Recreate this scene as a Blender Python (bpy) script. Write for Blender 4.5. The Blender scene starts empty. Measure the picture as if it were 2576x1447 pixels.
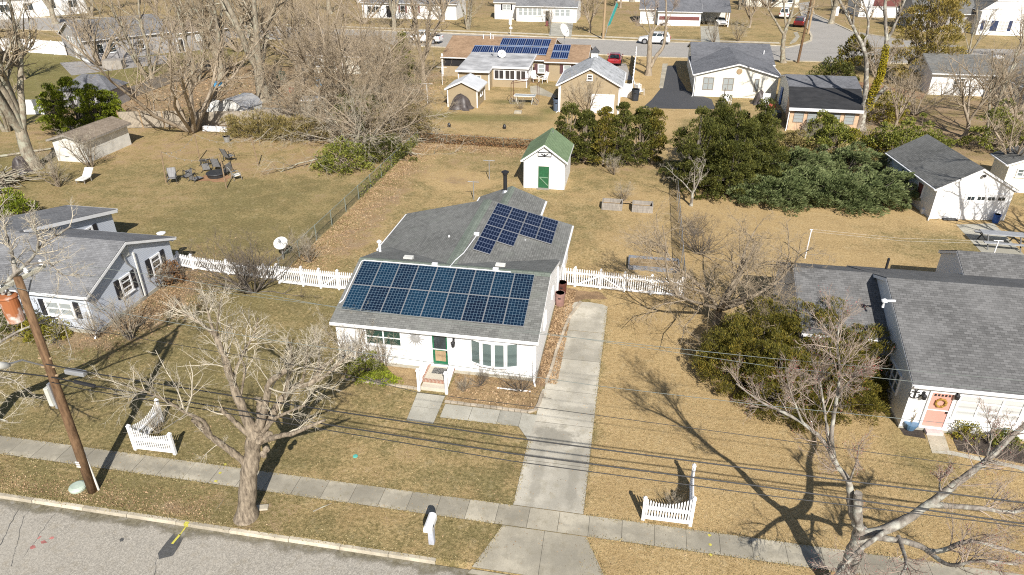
import bpy, math, random
import numpy as np
from mathutils import Vector, Matrix
R = math.radians
random.seed(7)
RNG = np.random.default_rng(11)
SC = bpy.context.scene
COL = SC.collection
# ---------------------------------------------------------------- camera geometry (survey of the photograph)
FPX, PCX, PCY = 1722.0, 1288.0, 723.5
CAMZ, PITCH, YAW = 22.0, R(28.4), R(10.2)
_fw = Vector((-math.sin(YAW)*math.cos(PITCH), math.cos(YAW)*math.cos(PITCH), -math.sin(PITCH)))
_rt = Vector((math.cos(YAW), math.sin(YAW), 0)); _up = _rt.cross(_fw)
CAM = Vector((0, 0, CAMZ))
def ray(px, py): return _rt*((px-PCX)/FPX) - _up*((py-PCY)/FPX) + _fw
def at(px, py, z=0.0):                     # ground (or level z) point that the photo shows at px,py
    d = ray(px, py); return CAM + d*((z-CAMZ)/d.z)
def over(px, py, y):                       # point on the upright plane Y = y
    d = ray(px, py); return CAM + d*(y/d.y)
def plumb(px, py, b, dd=0.0):              # point at the same distance from the camera (in plan) as b (+dd)
    d = ray(px, py); n = Vector((_fw.x, _fw.y, 0)).normalized()
    t = (Vector((b[0], b[1], 0)).dot(n)+dd)/Vector((d.x, d.y, 0)).dot(n)
    return CAM + d*t
# ---------------------------------------------------------------- objects, names, labels
ORG = {}
def tag(o, label=None, cat=None, group=None, kind=None):
    if label: o['label'] = label
    if cat: o['category'] = cat
    if group: o['group'] = group
    if kind: o['kind'] = kind
    return o
def thing(name, label, cat, loc=(0, 0, 0), rz=0.0, group=None):
    o = bpy.data.objects.new(name, None); COL.objects.link(o)
    o.location = loc; o.rotation_euler = (0, 0, rz); o.empty_display_size = .2
    ORG[o] = (Matrix.Translation(Vector(loc)) @ Matrix.Rotation(rz, 4, 'Z')).inverted()
    return tag(o, label, cat, group)
def copy_tree(o, parent=None):
    c = o.copy(); COL.objects.link(c)
    if parent: c.parent = parent
    for ch in o.children: copy_tree(ch, c)
    return c
def clone(o, loc, rz=0.0, label=None, scale=None, group=None):
    c = copy_tree(o); c.location = loc; c.rotation_euler = (o.rotation_euler.x, o.rotation_euler.y, rz)
    if scale: c.scale = (scale,)*3 if not isinstance(scale, tuple) else scale
    if label: c['label'] = label
    if group: c['group'] = group
    return c
def np_mesh(name, V, F, mats, parent=None, smooth=False, local=False, mi=None):
    """V (n,3) F (m,k) with constant k"""
    V = np.asarray(V, dtype=np.float32); F = np.asarray(F, dtype=np.int32)
    if parent is not None and not local and parent in ORG:
        M = np.array(ORG[parent]); V = V@M[:3, :3].T.astype(np.float32)+M[:3, 3].astype(np.float32)
    me = bpy.data.meshes.new(name); k = F.shape[1]
    me.vertices.add(len(V)); me.vertices.foreach_set('co', V.astype(np.float32).ravel())
    me.loops.add(F.size); me.loops.foreach_set('vertex_index', F.ravel())
    me.polygons.add(len(F)); me.polygons.foreach_set('loop_start', np.arange(0, F.size, k, dtype=np.int32))
    if mi is not None: me.polygons.foreach_set('material_index', np.asarray(mi, dtype=np.int32))
    if smooth: me.polygons.foreach_set('use_smooth', np.ones(len(F), dtype=bool))
    me.update(calc_edges=True)
    for m in (mats if isinstance(mats, (list, tuple)) else [mats]): me.materials.append(m)
    o = bpy.data.objects.new(name, me); COL.objects.link(o)
    if parent is not None:
        o.parent = parent
        if parent in ORG: ORG[o] = ORG[parent]
    return o
class MB:
    def __init__(s): s.v = []; s.f = []; s.m = []; s.uv = []
    def poly(s, pts, mi=0, uvs=None):
        n = len(s.v); s.v += [tuple(p) for p in pts]; s.f.append(tuple(range(n, n+len(pts)))); s.m.append(mi)
        s.uv.append(uvs); return s
    def hexa(s, c, mi=0):                                       # 8 corners: bottom 0-3 ccw, top 4-7
        n = len(s.v); s.v += [tuple(p) for p in c]
        for q in ((3, 2, 1, 0), (4, 5, 6, 7), (0, 1, 5, 4), (1, 2, 6, 5), (2, 3, 7, 6), (3, 0, 4, 7)):
            s.f.append(tuple(n+i for i in q)); s.m.append(mi); s.uv.append(None)
        return s
    def box(s, x0, x1, y0, y1, z0, z1, mi=0):
        return s.hexa([(x0, y0, z0), (x1, y0, z0), (x1, y1, z0), (x0, y1, z0), (x0, y0, z1), (x1, y0, z1), (x1, y1, z1), (x0, y1, z1)], mi)
    def bx(s, o, u, n, a0, a1, b0, b1, z0, z1, mi=0):           # box on a wall: a along u, b along n, z up
        o = Vector(o); u = Vector(u); n = Vector(n); k = Vector((0, 0, 1))
        if u.cross(n).z < 0: b0, b1, n = -b1, -b0, -n
        f = lambda a, b, z: o+u*a+n*b+k*z
        return s.hexa([f(a0, b0, z0), f(a1, b0, z0), f(a1, b1, z0), f(a0, b1, z0), f(a0, b0, z1), f(a1, b0, z1), f(a1, b1, z1), f(a0, b1, z1)], mi)
    def bar(s, p, q, w, h=None, mi=0):                          # square bar from p to q
        p = Vector(p); q = Vector(q); h = h or w; t = (q-p).normalized()
        a = t.cross(Vector((0, 0, 1)));  a = Vector((1, 0, 0)) if a.length < .02 else a.normalized()
        b = a.cross(t).normalized(); a = a*w/2; b = b*h/2
        return s.hexa([p-a-b, p+a-b, q+a-b, q-a-b, p-a+b, p+a+b, q+a+b, q-a+b], mi)
    def tube(s, pts, rad, n=8, mi=0, cap=True):
        pts = [Vector(p) for p in pts]; rad = rad if isinstance(rad, (list, tuple)) else [rad]*len(pts); b = len(s.v)
        for i, p in enumerate(pts):
            t = (pts[min(i+1, len(pts)-1)]-pts[max(i-1, 0)]).normalized()
            a = t.cross(Vector((.31, .17, .93))) if abs(t.z) < .9 else t.cross(Vector((0, 1, 0)))
            a.normalize(); c = t.cross(a)
            for k in range(n):
                g = 2*math.pi*k/n; s.v.append(tuple(p+(a*math.cos(g)+c*math.sin(g))*rad[i]))
        for i in range(len(pts)-1):
            for k in range(n):
                s.f.append((b+i*n+k, b+i*n+(k+1) % n, b+(i+1)*n+(k+1) % n, b+(i+1)*n+k)); s.m.append(mi); s.uv.append(None)
        if cap:
            s.f.append(tuple(b+k for k in reversed(range(n)))); s.m.append(mi); s.uv.append(None)
            e = b+(len(pts)-1)*n; s.f.append(tuple(e+k for k in range(n))); s.m.append(mi); s.uv.append(None)
        return s
    def lathe(s, c, prof, n=14, mi=0):                          # prof list of (r,z)
        return s.tube([(c[0], c[1], c[2]+z) for r, z in prof], [max(r, .002) for r, z in prof], n, mi)
    def plate(s, pts, t, mi=0, me=None):                        # slab with metre UVs on its top, t thick downwards
        pts = [Vector(p) for p in pts]; u = (pts[1]-pts[0]).normalized()
        nrm = u.cross(pts[-1]-pts[0]).normalized()
        if nrm.z < 0: pts = [pts[1], pts[0]]+pts[:1:-1]; u = (pts[1]-pts[0]).normalized(); nrm = u.cross(pts[-1]-pts[0]).normalized()
        w = nrm.cross(u); o = pts[0]; me = mi if me is None else me
        s.poly(pts, mi, [((p-o).dot(u)+o.x+o.y, (p-o).dot(w)) for p in pts])
        lo = [p-nrm*t for p in pts]; s.poly(list(reversed(lo)), me)
        for i in range(len(pts)):
            j = (i+1) % len(pts); s.poly([lo[i], lo[j], pts[j], pts[i]], me)
        return s
    def build(s, name, mats, parent=None, smooth=False, local=False, bevel=0.0):
        mats = mats if isinstance(mats, (list, tuple)) else [mats]
        v = s.v
        if parent is not None and not local and parent in ORG:
            M = ORG[parent]; v = [tuple(M@Vector(p)) for p in v]
        me = bpy.data.meshes.new(name); me.from_pydata(v, [], s.f)
        for m in mats: me.materials.append(m)
        if any(s.m): me.polygons.foreach_set('material_index', s.m)
        if any(u is not None for u in s.uv):
            lay = me.uv_layers.new(name='UVMap'); k = 0; d = lay.data
            for u, f in zip(s.uv, s.f):
                for i in range(len(f)):
                    if u is not None: d[k].uv = u[i]
                    k += 1
        if smooth: me.polygons.foreach_set('use_smooth', [True]*len(me.polygons))
        me.update()
        o = bpy.data.objects.new(name, me); COL.objects.link(o)
        if parent is not None:
            o.parent = parent
            if parent in ORG: ORG[o] = ORG[parent]
        if bevel:
            b = o.modifiers.new('bevel', 'BEVEL'); b.width = bevel; b.segments = 2; b.limit_method = 'ANGLE'
        if smooth and not bevel:
            pass
        return o
# ---------------------------------------------------------------- materials
def _mat(name):
    m = bpy.data.materials.new(name); m.use_nodes = True; nt = m.node_tree
    return m, nt, nt.nodes, nt.links, nt.nodes['Principled BSDF']
def ramp(N, stops):
    r = N.new('ShaderNodeValToRGB'); e = r.color_ramp.elements
    while len(e) < len(stops): e.new(.5)
    for x, (p, c) in zip(e, stops): x.position = p; x.color = (*c, 1)
    return r
def noise(N, L, vec, scale, detail=4, rough=.55):
    n = N.new('ShaderNodeTexNoise'); n.inputs['Scale'].default_value = scale; n.inputs['Detail'].default_value = detail
    n.inputs['Roughness'].default_value = rough
    if vec is not None: L.new(vec, n.inputs['Vector'])
    return n.outputs['Fac']
def mixc(N, L, fac, a, b, mode='MIX'):
    x = N.new('ShaderNodeMix'); x.data_type = 'RGBA'; x.blend_type = mode
    for sock, val in ((x.inputs[0], fac), (x.inputs[6], a), (x.inputs[7], b)):
        if isinstance(val, (int, float)): sock.default_value = val
        elif isinstance(val, tuple): sock.default_value = (*val, 1)
        else: L.new(val, sock)
    return x.outputs[2]
def mth(N, L, op, a, b=None, c=None):
    x = N.new('ShaderNodeMath'); x.operation = op
    for i, v in enumerate((a, b, c)):
        if v is None: continue
        if isinstance(v, (int, float)): x.inputs[i].default_value = v
        else: L.new(v, x.inputs[i])
    return x.outputs[0]
def sstep(N, L, v, a, b):
    x = N.new('ShaderNodeMapRange'); x.interpolation_type = 'SMOOTHSTEP'; L.new(v, x.inputs[0])
    x.inputs[1].default_value = a; x.inputs[2].default_value = b; return x.outputs[0]
def bump(N, L, P, h, strength=.3, dist=.02):
    b = N.new('ShaderNodeBump'); b.inputs['Strength'].default_value = strength; b.inputs['Distance'].default_value = dist
    L.new(h, b.inputs['Height']); L.new(b.outputs[0], P.inputs['Normal'])
def pos(N): return N.new('ShaderNodeNewGeometry').outputs['Position']
def flat(name, c, rough=.6, metal=0.0, var=.12, scale=3.0, bmp=0.0, spec=.5):
    m, nt, N, L, P = _mat(name)
    n = noise(N, L, pos(N), scale, 5); lo = tuple(x*(1-var) for x in c); hi = tuple(min(1, x*(1+var)) for x in c)
    r = ramp(N, [(.3, lo), (.7, hi)]); L.new(n, r.inputs[0]); L.new(r.outputs[0], P.inputs['Base Color'])
    P.inputs['Roughness'].default_value = rough; P.inputs['Metallic'].default_value = metal
    P.inputs['Specular IOR Level'].default_value = spec
    if bmp: bump(N, L, P, noise(N, L, pos(N), scale*12, 3), bmp, .01)
    return m
def siding(name, c, lap=.11, dirt=.08):
    m, nt, N, L, P = _mat(name); p = pos(N); sep = N.new('ShaderNodeSeparateXYZ'); L.new(p, sep.inputs[0])
    fr = mth(N, L, 'FRACT', mth(N, L, 'DIVIDE', sep.outputs[2], lap))
    n1 = noise(N, L, p, .7, 5); n2 = noise(N, L, p, 9, 4)
    col = mixc(N, L, mth(N, L, 'MULTIPLY', sstep(N, L, n1, .45, .8), dirt*2.5), c, tuple(x*.72 for x in c))
    col = mixc(N, L, mth(N, L, 'MULTIPLY', sstep(N, L, n2, .4, .7), dirt), col, tuple(x*.8 for x in c))
    groove = sstep(N, L, fr, .90, .97)
    col = mixc(N, L, mth(N, L, 'MULTIPLY', groove, .33), col, tuple(x*.45 for x in c))
    L.new(col, P.inputs['Base Color']); P.inputs['Roughness'].default_value = .5
    bump(N, L, P, mth(N, L, 'SUBTRACT', 1.0, fr), .55, .02)
    return m
def shingle(name, c1, c2, cell=(.32, .145), moss=None, streak=.0):
    m, nt, N, L, P = _mat(name)
    uv = N.new('ShaderNodeUVMap').outputs[0]; p = pos(N)
    b = N.new('ShaderNodeTexBrick'); L.new(uv, b.inputs['Vector'])
    b.inputs['Scale'].default_value = 1; b.inputs['Brick Width'].default_value = cell[0]; b.inputs['Row Height'].default_value = cell[1]
    b.inputs['Mortar Size'].default_value = .009; b.inputs['Mortar Smooth'].default_value = .3; b.inputs['Bias'].default_value = 0
    b.inputs['Color1'].default_value = (*c1, 1); b.inputs['Color2'].default_value = (*c2, 1)
    b.inputs['Mortar'].default_value = (*[x*.42 for x in c1], 1)
    n1 = noise(N, L, p, .35, 5, .6); n2 = noise(N, L, p, 60, 3, .7); n3 = noise(N, L, p, 2.2, 5, .6)
    col = mixc(N, L, sstep(N, L, n1, .35, .75), b.outputs[0], tuple(x*.80 for x in c1), 'MIX') if False else b.outputs[0]
    col = mixc(N, L, mth(N, L, 'MULTIPLY', sstep(N, L, n1, .35, .7), .38), col, tuple(x*1.35 for x in c2))
    col = mixc(N, L, mth(N, L, 'MULTIPLY', sstep(N, L, n3, .45, .7), .3), col, tuple(x*.6 for x in c1))
    g = ramp(N, [(.3, (.55,)*3), (.7, (1.4,)*3)]); L.new(n2, g.inputs[0]); col = mixc(N, L, .7, col, g.outputs[0], 'MULTIPLY')
    if moss: col = mixc(N, L, mth(N, L, 'MULTIPLY', sstep(N, L, noise(N, L, p, .9, 6, .65), .5, .72), moss[1]), col, moss[0])
    L.new(col, P.inputs['Base Color']); P.inputs['Roughness'].default_value = .9; P.inputs['Specular IOR Level'].default_value = .25
    bump(N, L, P, mth(N, L, 'ADD', b.outputs['Fac'], mth(N, L, 'MULTIPLY', n2, -.8)), .4, -.015)
    return m
def concrete(name, c, var=.22, spots=.5, scale=1.0):
    m, nt, N, L, P = _mat(name); p = pos(N)
    n1 = noise(N, L, p, .45*scale, 6, .6); n2 = noise(N, L, p, 2.6*scale, 6, .65); n3 = noise(N, L, p, 38, 4, .7)
    col = mixc(N, L, sstep(N, L, n1, .35, .68), tuple(x*(1-var) for x in c), tuple(x*(1+var*.45) for x in c))
    col = mixc(N, L, mth(N, L, 'MULTIPLY', sstep(N, L, n2, .48, .72), spots), col, (c[0]*.66, c[1]*.64, c[2]*.58))
    g = ramp(N, [(.3, (.74,)*3), (.7, (1.2,)*3)]); L.new(n3, g.inputs[0]); col = mixc(N, L, .8, col, g.outputs[0], 'MULTIPLY')
    L.new(col, P.inputs['Base Color']); P.inputs['Roughness'].default_value = .88; P.inputs['Specular IOR Level'].default_value = .3
    bump(N, L, P, n3, .25, .008); return m
def stained(mat, spots):
    nt = mat.node_tree; N, L = nt.nodes, nt.links; P = N['Principled BSDF']; src = P.inputs['Base Color'].links[0].from_socket; p = pos(N)
    for (x, y), (rx, ry), k in spots:
        mp = N.new('ShaderNodeMapping'); mp.inputs['Location'].default_value = (-x/rx, -y/ry, 0); mp.inputs['Scale'].default_value = (1/rx, 1/ry, 0); L.new(p, mp.inputs[0])
        ln = N.new('ShaderNodeVectorMath'); ln.operation = 'LENGTH'; L.new(mp.outputs[0], ln.inputs[0])
        v = mth(N, L, 'ADD', ln.outputs['Value'], mth(N, L, 'MULTIPLY', mth(N, L, 'SUBTRACT', noise(N, L, p, 1.9, 7, .7), .5), 2.4))
        src = mixc(N, L, mth(N, L, 'MULTIPLY', sstep(N, L, v, 1.1, .55), k), src, (.20, .185, .15))
    L.new(src, P.inputs['Base Color'])
def asphalt(name, c):
    m, nt, N, L, P = _mat(name); p = pos(N)
    v = N.new('ShaderNodeTexVoronoi'); v.inputs['Scale'].default_value = 26; L.new(p, v.inputs['Vector'])
    n1 = noise(N, L, p, .28, 6, .6); n2 = noise(N, L, p, 70, 3, .7); n4 = noise(N, L, p, 3, 5)
    r = ramp(N, [(0, tuple(x*.62 for x in c)), (.5, c), (1, tuple(x*1.5 for x in c))]); L.new(v.outputs['Color'], r.inputs[0])
    col = mixc(N, L, mth(N, L, 'MULTIPLY', sstep(N, L, n1, .38, .7), .45), r.outputs[0], tuple(x*1.25 for x in c))
    col = mixc(N, L, mth(N, L, 'MULTIPLY', sstep(N, L, n4, .5, .75), .3), col, (c[0]*.8, c[1]*.72, c[2]*.56))
    g = ramp(N, [(.3, (.7,)*3), (.7, (1.25,)*3)]); L.new(n2, g.inputs[0]); col = mixc(N, L, .8, col, g.outputs[0], 'MULTIPLY')
    L.new(col, P.inputs['Base Color']); P.inputs['Roughness'].default_value = .9; P.inputs['Specular IOR Level'].default_value = .3
    bump(N, L, P, n2, .4, .01); return m
def bark(name, c1, c2, scale=7, lich=None):
    m, nt, N, L, P = _mat(name); p = pos(N)
    mp = N.new('ShaderNodeMapping'); mp.inputs['Scale'].default_value = (1, 1, .25); L.new(p, mp.inputs[0])
    n = noise(N, L, mp.outputs[0], scale, 6, .65); r = ramp(N, [(.32, c1), (.66, c2)]); L.new(n, r.inputs[0]); col = r.outputs[0]
    if lich: col = mixc(N, L, mth(N, L, 'MULTIPLY', sstep(N, L, noise(N, L, p, 2.1, 5, .6), .48, .66), .75), col, lich)
    L.new(col, P.inputs['Base Color']); P.inputs['Roughness'].default_value = .9; P.inputs['Specular IOR Level'].default_value = .2
    bump(N, L, P, n, .7, .05); return m
def leafy(name, cols, rough=.6, scale=.8, trans=.0):
    m, nt, N, L, P = _mat(name)
    g = N.new('ShaderNodeNewGeometry'); r = ramp(N, [(i/(len(cols)-1), c) for i, c in enumerate(cols)])
    n = noise(N, L, g.outputs['Position'], scale, 3)
    f = mth(N, L, 'ADD', mth(N, L, 'MULTIPLY', g.outputs['Random Per Island'], .62), mth(N, L, 'MULTIPLY', sstep(N, L, n, .3, .7), .38))
    L.new(f, r.inputs[0]); L.new(r.outputs[0], P.inputs['Base Color'])
    P.inputs['Roughness'].default_value = rough; P.inputs['Specular IOR Level'].default_value = .25
    return m
def glass(name, c=(.03, .04, .045), rough=.06):
    m, nt, N, L, P = _mat(name); n = noise(N, L, pos(N), .9, 3)
    r = ramp(N, [(.35, tuple(x*.6 for x in c)), (.65, tuple(min(1, x*1.5) for x in c))]); L.new(n, r.inputs[0]); L.new(r.outputs[0], P.inputs['Base Color'])
    P.inputs['Roughness'].default_value = rough; P.inputs['Specular IOR Level'].default_value = .6; return m
def blinds(name, c, n=16.0, d=.75):
    m, nt, N, L, P = _mat(name); sep = N.new('ShaderNodeSeparateXYZ'); L.new(pos(N), sep.inputs[0])
    fr = mth(N, L, 'FRACT', mth(N, L, 'MULTIPLY', sep.outputs[2], n)); col = mixc(N, L, sstep(N, L, fr, .6, .9), c, tuple(x*d for x in c))
    L.new(col, P.inputs['Base Color']); P.inputs['Roughness'].default_value = .1; P.inputs['Specular IOR Level'].default_value = .6; return m
def panel(name, nu, nv, cell1, cell2, line, strong=.03):
    m, nt, N, L, P = _mat(name); uv = N.new('ShaderNodeUVMap').outputs[0]; sep = N.new('ShaderNodeSeparateXYZ'); L.new(uv, sep.inputs[0])
    def grid(s, n, w):
        f = mth(N, L, 'FRACT', mth(N, L, 'MULTIPLY', s, n)); a = mth(N, L, 'ABSOLUTE', mth(N, L, 'SUBTRACT', f, .5)); return sstep(N, L, a, .5-w, .5-w*.45)
    g = mth(N, L, 'MAXIMUM', grid(sep.outputs[0], nu, strong*1.0), grid(sep.outputs[1], nv, strong))
    oi = N.new('ShaderNodeObjectInfo'); r = ramp(N, [(0, cell1), (.5, tuple((a+b)/2 for a, b in zip(cell1, cell2))), (1, cell2)])
    v = N.new('ShaderNodeTexVoronoi'); v.inputs['Scale'].default_value = 5; L.new(pos(N), v.inputs['Vector'])
    sc = N.new('ShaderNodeSeparateColor'); L.new(v.outputs['Color'], sc.inputs[0])
    L.new(mth(N, L, 'ADD', mth(N, L, 'MULTIPLY', oi.outputs['Random'], .7), mth(N, L, 'MULTIPLY', sc.outputs[0], .3)), r.inputs[0])
    L.new(mixc(N, L, g, r.outputs[0], line), P.inputs['Base Color'])
    P.inputs['Roughness'].default_value = .22; P.inputs['Specular IOR Level'].default_value = .3; return m
def stripes(name, c1, c2, axis, period, w=.5, rough=.6):
    m, nt, N, L, P = _mat(name); sep = N.new('ShaderNodeSeparateXYZ'); L.new(pos(N), sep.inputs[0])
    f = mth(N, L, 'FRACT', mth(N, L, 'DIVIDE', sep.outputs[axis], period)); n = noise(N, L, pos(N), 4, 5)
    col = mixc(N, L, sstep(N, L, f, w-.06, w+.06), c1, c2); g = ramp(N, [(.3, (.75,)*3), (.7, (1.15,)*3)]); L.new(n, g.inputs[0])
    L.new(mixc(N, L, .8, col, g.outputs[0], 'MULTIPLY'), P.inputs['Base Color']); P.inputs['Roughness'].default_value = rough; return m
M = {}
WHITE = (.80, .80, .79)
M['white_siding'] = siding('white vinyl siding', (.82, .82, .81), .115, .06)
M['cream_siding'] = siding('cream vinyl siding', (.74, .72, .63), .13, .08)
M['tan_siding'] = siding('tan vinyl siding', (.36, .285, .18), .14, .1)
M['blue_siding'] = siding('pale blue grey siding', (.52, .56, .63), .125, .08)
M['grey_siding'] = siding('grey siding', (.36, .35, .35), .15, .1)
M['peach'] = stripes('peach board siding', (.62, .42, .27), (.54, .36, .23), 0, .42, .93)
M['brownred'] = flat('brown red siding', (.16, .05, .045), .6)
M['trim'] = flat('white trim paint', (.80, .80, .80), .45, var=.05)
M['fence'] = flat('white vinyl fence', (.84, .84, .84), .4, var=.04)
M['offwhite'] = flat('weathered white paint', (.68, .67, .62), .6, var=.16, scale=1.3)
M['roof_main'] = shingle('grey green asphalt shingle', (.145, .145, .135), (.215, .215, .20), moss=((.18, .195, .165), .35))
M['roof_cap'] = shingle('green grey ridge shingle', (.155, .18, .148), (.19, .215, .18))
M['roof_grey'] = shingle('grey architectural shingle', (.105, .104, .102), (.175, .173, .17), (.34, .15))
M['roof_left'] = shingle('light grey shingle', (.145, .146, .15), (.225, .226, .23), (.3, .14))
M['roof_dark'] = shingle('dark charcoal shingle', (.125, .125, .118), (.185, .184, .175), (.32, .15))
M['roof_blue'] = shingle('slate grey shingle', (.115, .118, .128), (.18, .183, .195), (.32, .15))
M['roof_tan'] = shingle('tan brown shingle', (.25, .16, .095), (.36, .245, .155), (.3, .14))
M['roof_green'] = shingle('green shingle', (.15, .215, .115), (.195, .265, .15), (.3, .14), moss=((.2, .24, .16), .35))
M['roof_pale'] = shingle('pale grey shingle', (.36, .37, .38), (.48, .49, .5), (.35, .16), moss=((.13, .14, .12), .75))
M['roof_brown'] = shingle('brown weathered shingle', (.19, .15, .11), (.28, .23, .18), (.32, .15))
M['membrane'] = flat('black roofing felt', (.032, .031, .031), .8, var=.35, scale=1.2)
M['white_roof'] = flat('white coated roof', (.60, .61, .62), .6, var=.10, scale=.9)
M['stain_roof'] = None
M['sheet_metal'] = flat('grey sheet metal', (.5, .5, .5), .4, .4, var=.2)
M['galv'] = flat('galvanised steel', (.42, .43, .44), .42, .6, var=.15)
M['black'] = flat('black plastic', (.02, .02, .022), .5)
M['shutter'] = flat('black shutter', (.022, .022, .028), .55, var=.2)
M['maroon'] = flat('maroon shutter', (.10, .045, .05), .6)
M['navy'] = flat('navy shutter', (.02, .035, .09), .5)
M['glass'] = glass('window glass'); M['glass_mid'] = glass('reflecting window glass', (.13, .16, .165))
M['glass_green'] = blinds('window over green curtain', (.035, .07, .055), 7, .6)
M['glass_lace'] = blinds('window over white lace', (.52, .53, .52), 3, .8)
M['glass_blind'] = blinds('window over blind', (.33, .36, .36), 18, .85)
M['glass_dark'] = blinds('dark screen window', (.05, .045, .045), 6, .7)
M['concrete'] = concrete('concrete', (.42, .40, .335)); M['walk'] = concrete('sidewalk concrete', (.42, .38, .295), .24, .6)
M['drive'] = concrete('driveway concrete', (.485, .45, .37), .26, .7, .8); M['kerb'] = concrete('kerb concrete', (.50, .445, .345), .25, .5, 2)
M['joint'] = flat('dark joint', (.10, .09, .07), .9); M['step'] = concrete('step concrete', (.56, .51, .42), .1, .15)
M['asphalt'] = asphalt('worn asphalt', (.335, .308, .26)); M['asphalt_far'] = asphalt('pale asphalt', (.33, .31, .28))
M['tar'] = asphalt('fresh asphalt patch', (.085, .085, .083)); M['black_drive'] = asphalt('sealed driveway', (.065, .066, .07))
M['brick'] = stripes('brick edging', (.33, .155, .10), (.50, .43, .36), 0, .075, .72, .8)
M['block'] = concrete('edging block', (.42, .36, .28), .25, .4, 3)
M['wood_pole'] = bark('utility pole wood', (.085, .05, .028), (.22, .135, .075), 9)
M['wood_grey'] = bark('grey weathered wood', (.22, .20, .175), (.36, .33, .29), 6)
M['wood_tan'] = bark('tan wood', (.30, .21, .12), (.42, .31, .19), 6)
M['plank'] = stripes('grey plank fence', (.37, .32, .25), (.20, .17, .13), 0, .16, .86, .85)
M['bark_grey'] = bark('grey brown bark', (.085, .066, .048), (.37, .305, .225), 9)
M['bark_pale'] = bark('pale lichen bark', (.13, .108, .08), (.40, .345, .26), 5, (.38, .385, .30))
M['bark_tan'] = bark('tan bark', (.20, .155, .11), (.40, .335, .25), 5)
M['bark_white'] = bark('white lichen bark', (.10, .085, .07), (.33, .295, .25), 6, (.50, .50, .43))
M['bark_dark'] = bark('dark bark', (.07, .06, .05), (.19, .165, .14), 5)
M['twig'] = flat('tan twigs', (.36, .285, .19), .9, var=.3, scale=2); M['twig_pale'] = flat('pale twigs', (.46, .41, .32), .9, var=.25, scale=2)
M['twig_red'] = flat('greyish red twigs', (.35, .28, .225), .9, var=.3, scale=2); M['twig_dark'] = flat('dark brown twigs', (.16, .125, .09), .9, var=.3)
M['bud'] = flat('red buds', (.30, .055, .06), .8)
M['cedar'] = leafy('dark cedar foliage', [(.024, .030, .008), (.060, .068, .014), (.108, .112, .024), (.175, .165, .036)])
M['cypress'] = leafy('bronze green foliage', [(.032, .034, .008), (.085, .082, .015), (.17, .145, .024), (.29, .205, .036)], scale=1.2)
M['juniper'] = leafy('grey green juniper', [(.042, .058, .020), (.10, .13, .046), (.175, .205, .082), (.26, .285, .13)])
M['holly'] = leafy('green broadleaf', [(.04, .05, .010), (.10, .115, .02), (.19, .20, .035), (.30, .29, .06)])
M['arbor'] = leafy('bright green conifer', [(.04, .055, .006), (.12, .155, .012), (.22, .26, .02), (.33, .36, .04)])
M['yellow'] = leafy('yellow green shrub', [(.07, .075, .01), (.17, .16, .018), (.28, .24, .03), (.38, .3, .045)])
M['pine'] = leafy('yellowish pine', [(.08, .07, .018), (.19, .155, .035), (.31, .235, .06), (.42, .30, .09)])
M['olive'] = leafy('olive brush', [(.09, .075, .025), (.17, .14, .045), (.26, .205, .08), (.36, .27, .12)])
M['ivy'] = leafy('ivy', [(.16, .14, .01), (.34, .28, .02), (.48, .38, .03)])
M['leaf'] = leafy('fallen leaves', [(.14, .085, .045), (.27, .175, .095), (.39, .27, .155), (.48, .36, .22)])
M['drybrush'] = leafy('dry brown leaves', [(.12, .065, .03), (.22, .12, .055), (.32, .19, .09)])
M['grassy'] = leafy('dry grass blades', [(.14, .115, .048), (.24, .195, .09), (.35, .285, .145), (.45, .37, .205)])
# ---------------------------------------------------------------- GROUND
def axis(lo, hi, fine_lo, fine_hi, step, extra=()):
    a = [lo]; g = step
    x = fine_lo; left = []
    while x > lo: g *= 1.35; x -= g; left.append(max(x, lo))
    c = list(np.arange(fine_lo, fine_hi+1e-6, step)); right = []; x = fine_hi; g = step
    while x < hi: g *= 1.35; x += g; right.append(min(x, hi))
    return np.array(sorted(set([round(v, 4) for v in left+c+right+list(extra)])))
GX = axis(-900, 900, -75, 50, 1.0); GY = axis(-60, 1500, 19, 135, 1.0, (17.60, 17.72, 18.2, 17.0, 16))
gx, gy = np.meshgrid(GX, GY); gz = np.where(gy < 17.65, -.15, 0.0)
def blob(cx, cy, rx, ry, s=.5, rot=0.0):
    c, n = math.cos(rot), math.sin(rot); dx = gx-cx; dy = gy-cy
    d = np.sqrt(((dx*c+dy*n)/rx)**2+((-dx*n+dy*c)/ry)**2); return np.clip((1+s-d)/(2*s), 0, 1)
def rect(x0, x1, y0, y1, s=1.0):
    return np.clip((gx-x0)/s+.5, 0, 1)*np.clip((x1-gx)/s+.5, 0, 1)*np.clip((gy-y0)/s+.5, 0, 1)*np.clip((y1-gy)/s+.5, 0, 1)
tan = np.full(gx.shape, .45); grn = np.full(gx.shape, .12); lit = np.zeros(gx.shape)
def lay(a, v, w): a += (v-a)*w
w = rect(-60, -4, 17, 38, 2); lay(tan, .16, w); lay(grn, .16, w)            # front lawns, left
w = rect(-16, -4, 17, 30, 3); lay(tan, .34, w)
w = rect(-75, -24, 38, 60, 2); lay(tan, .20, w); lay(grn, .30, w)            # left back yard
w = rect(-75, -24, 58, 74, 3); lay(tan, .52, w); lay(grn, .05, w); lay(lit, .35, w)
w = blob(-46, 52, 9, 5, .5); lay(lit, .25, w); lay(tan, .4, w)
w = rect(-23.4, 4, 41, 72, 1); lay(tan, .46, w); lay(grn, .16, w)            # back yard of the solar house
w = rect(-2, 4, 40, 60, 3); lay(tan, .78, w)
w = rect(-23, -19.5, 42, 72, 1.2); lay(lit, .55, w); lay(tan, .6, w)
w = rect(-23, 4, 64, 71, 2); lay(lit, .3, w)
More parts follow.
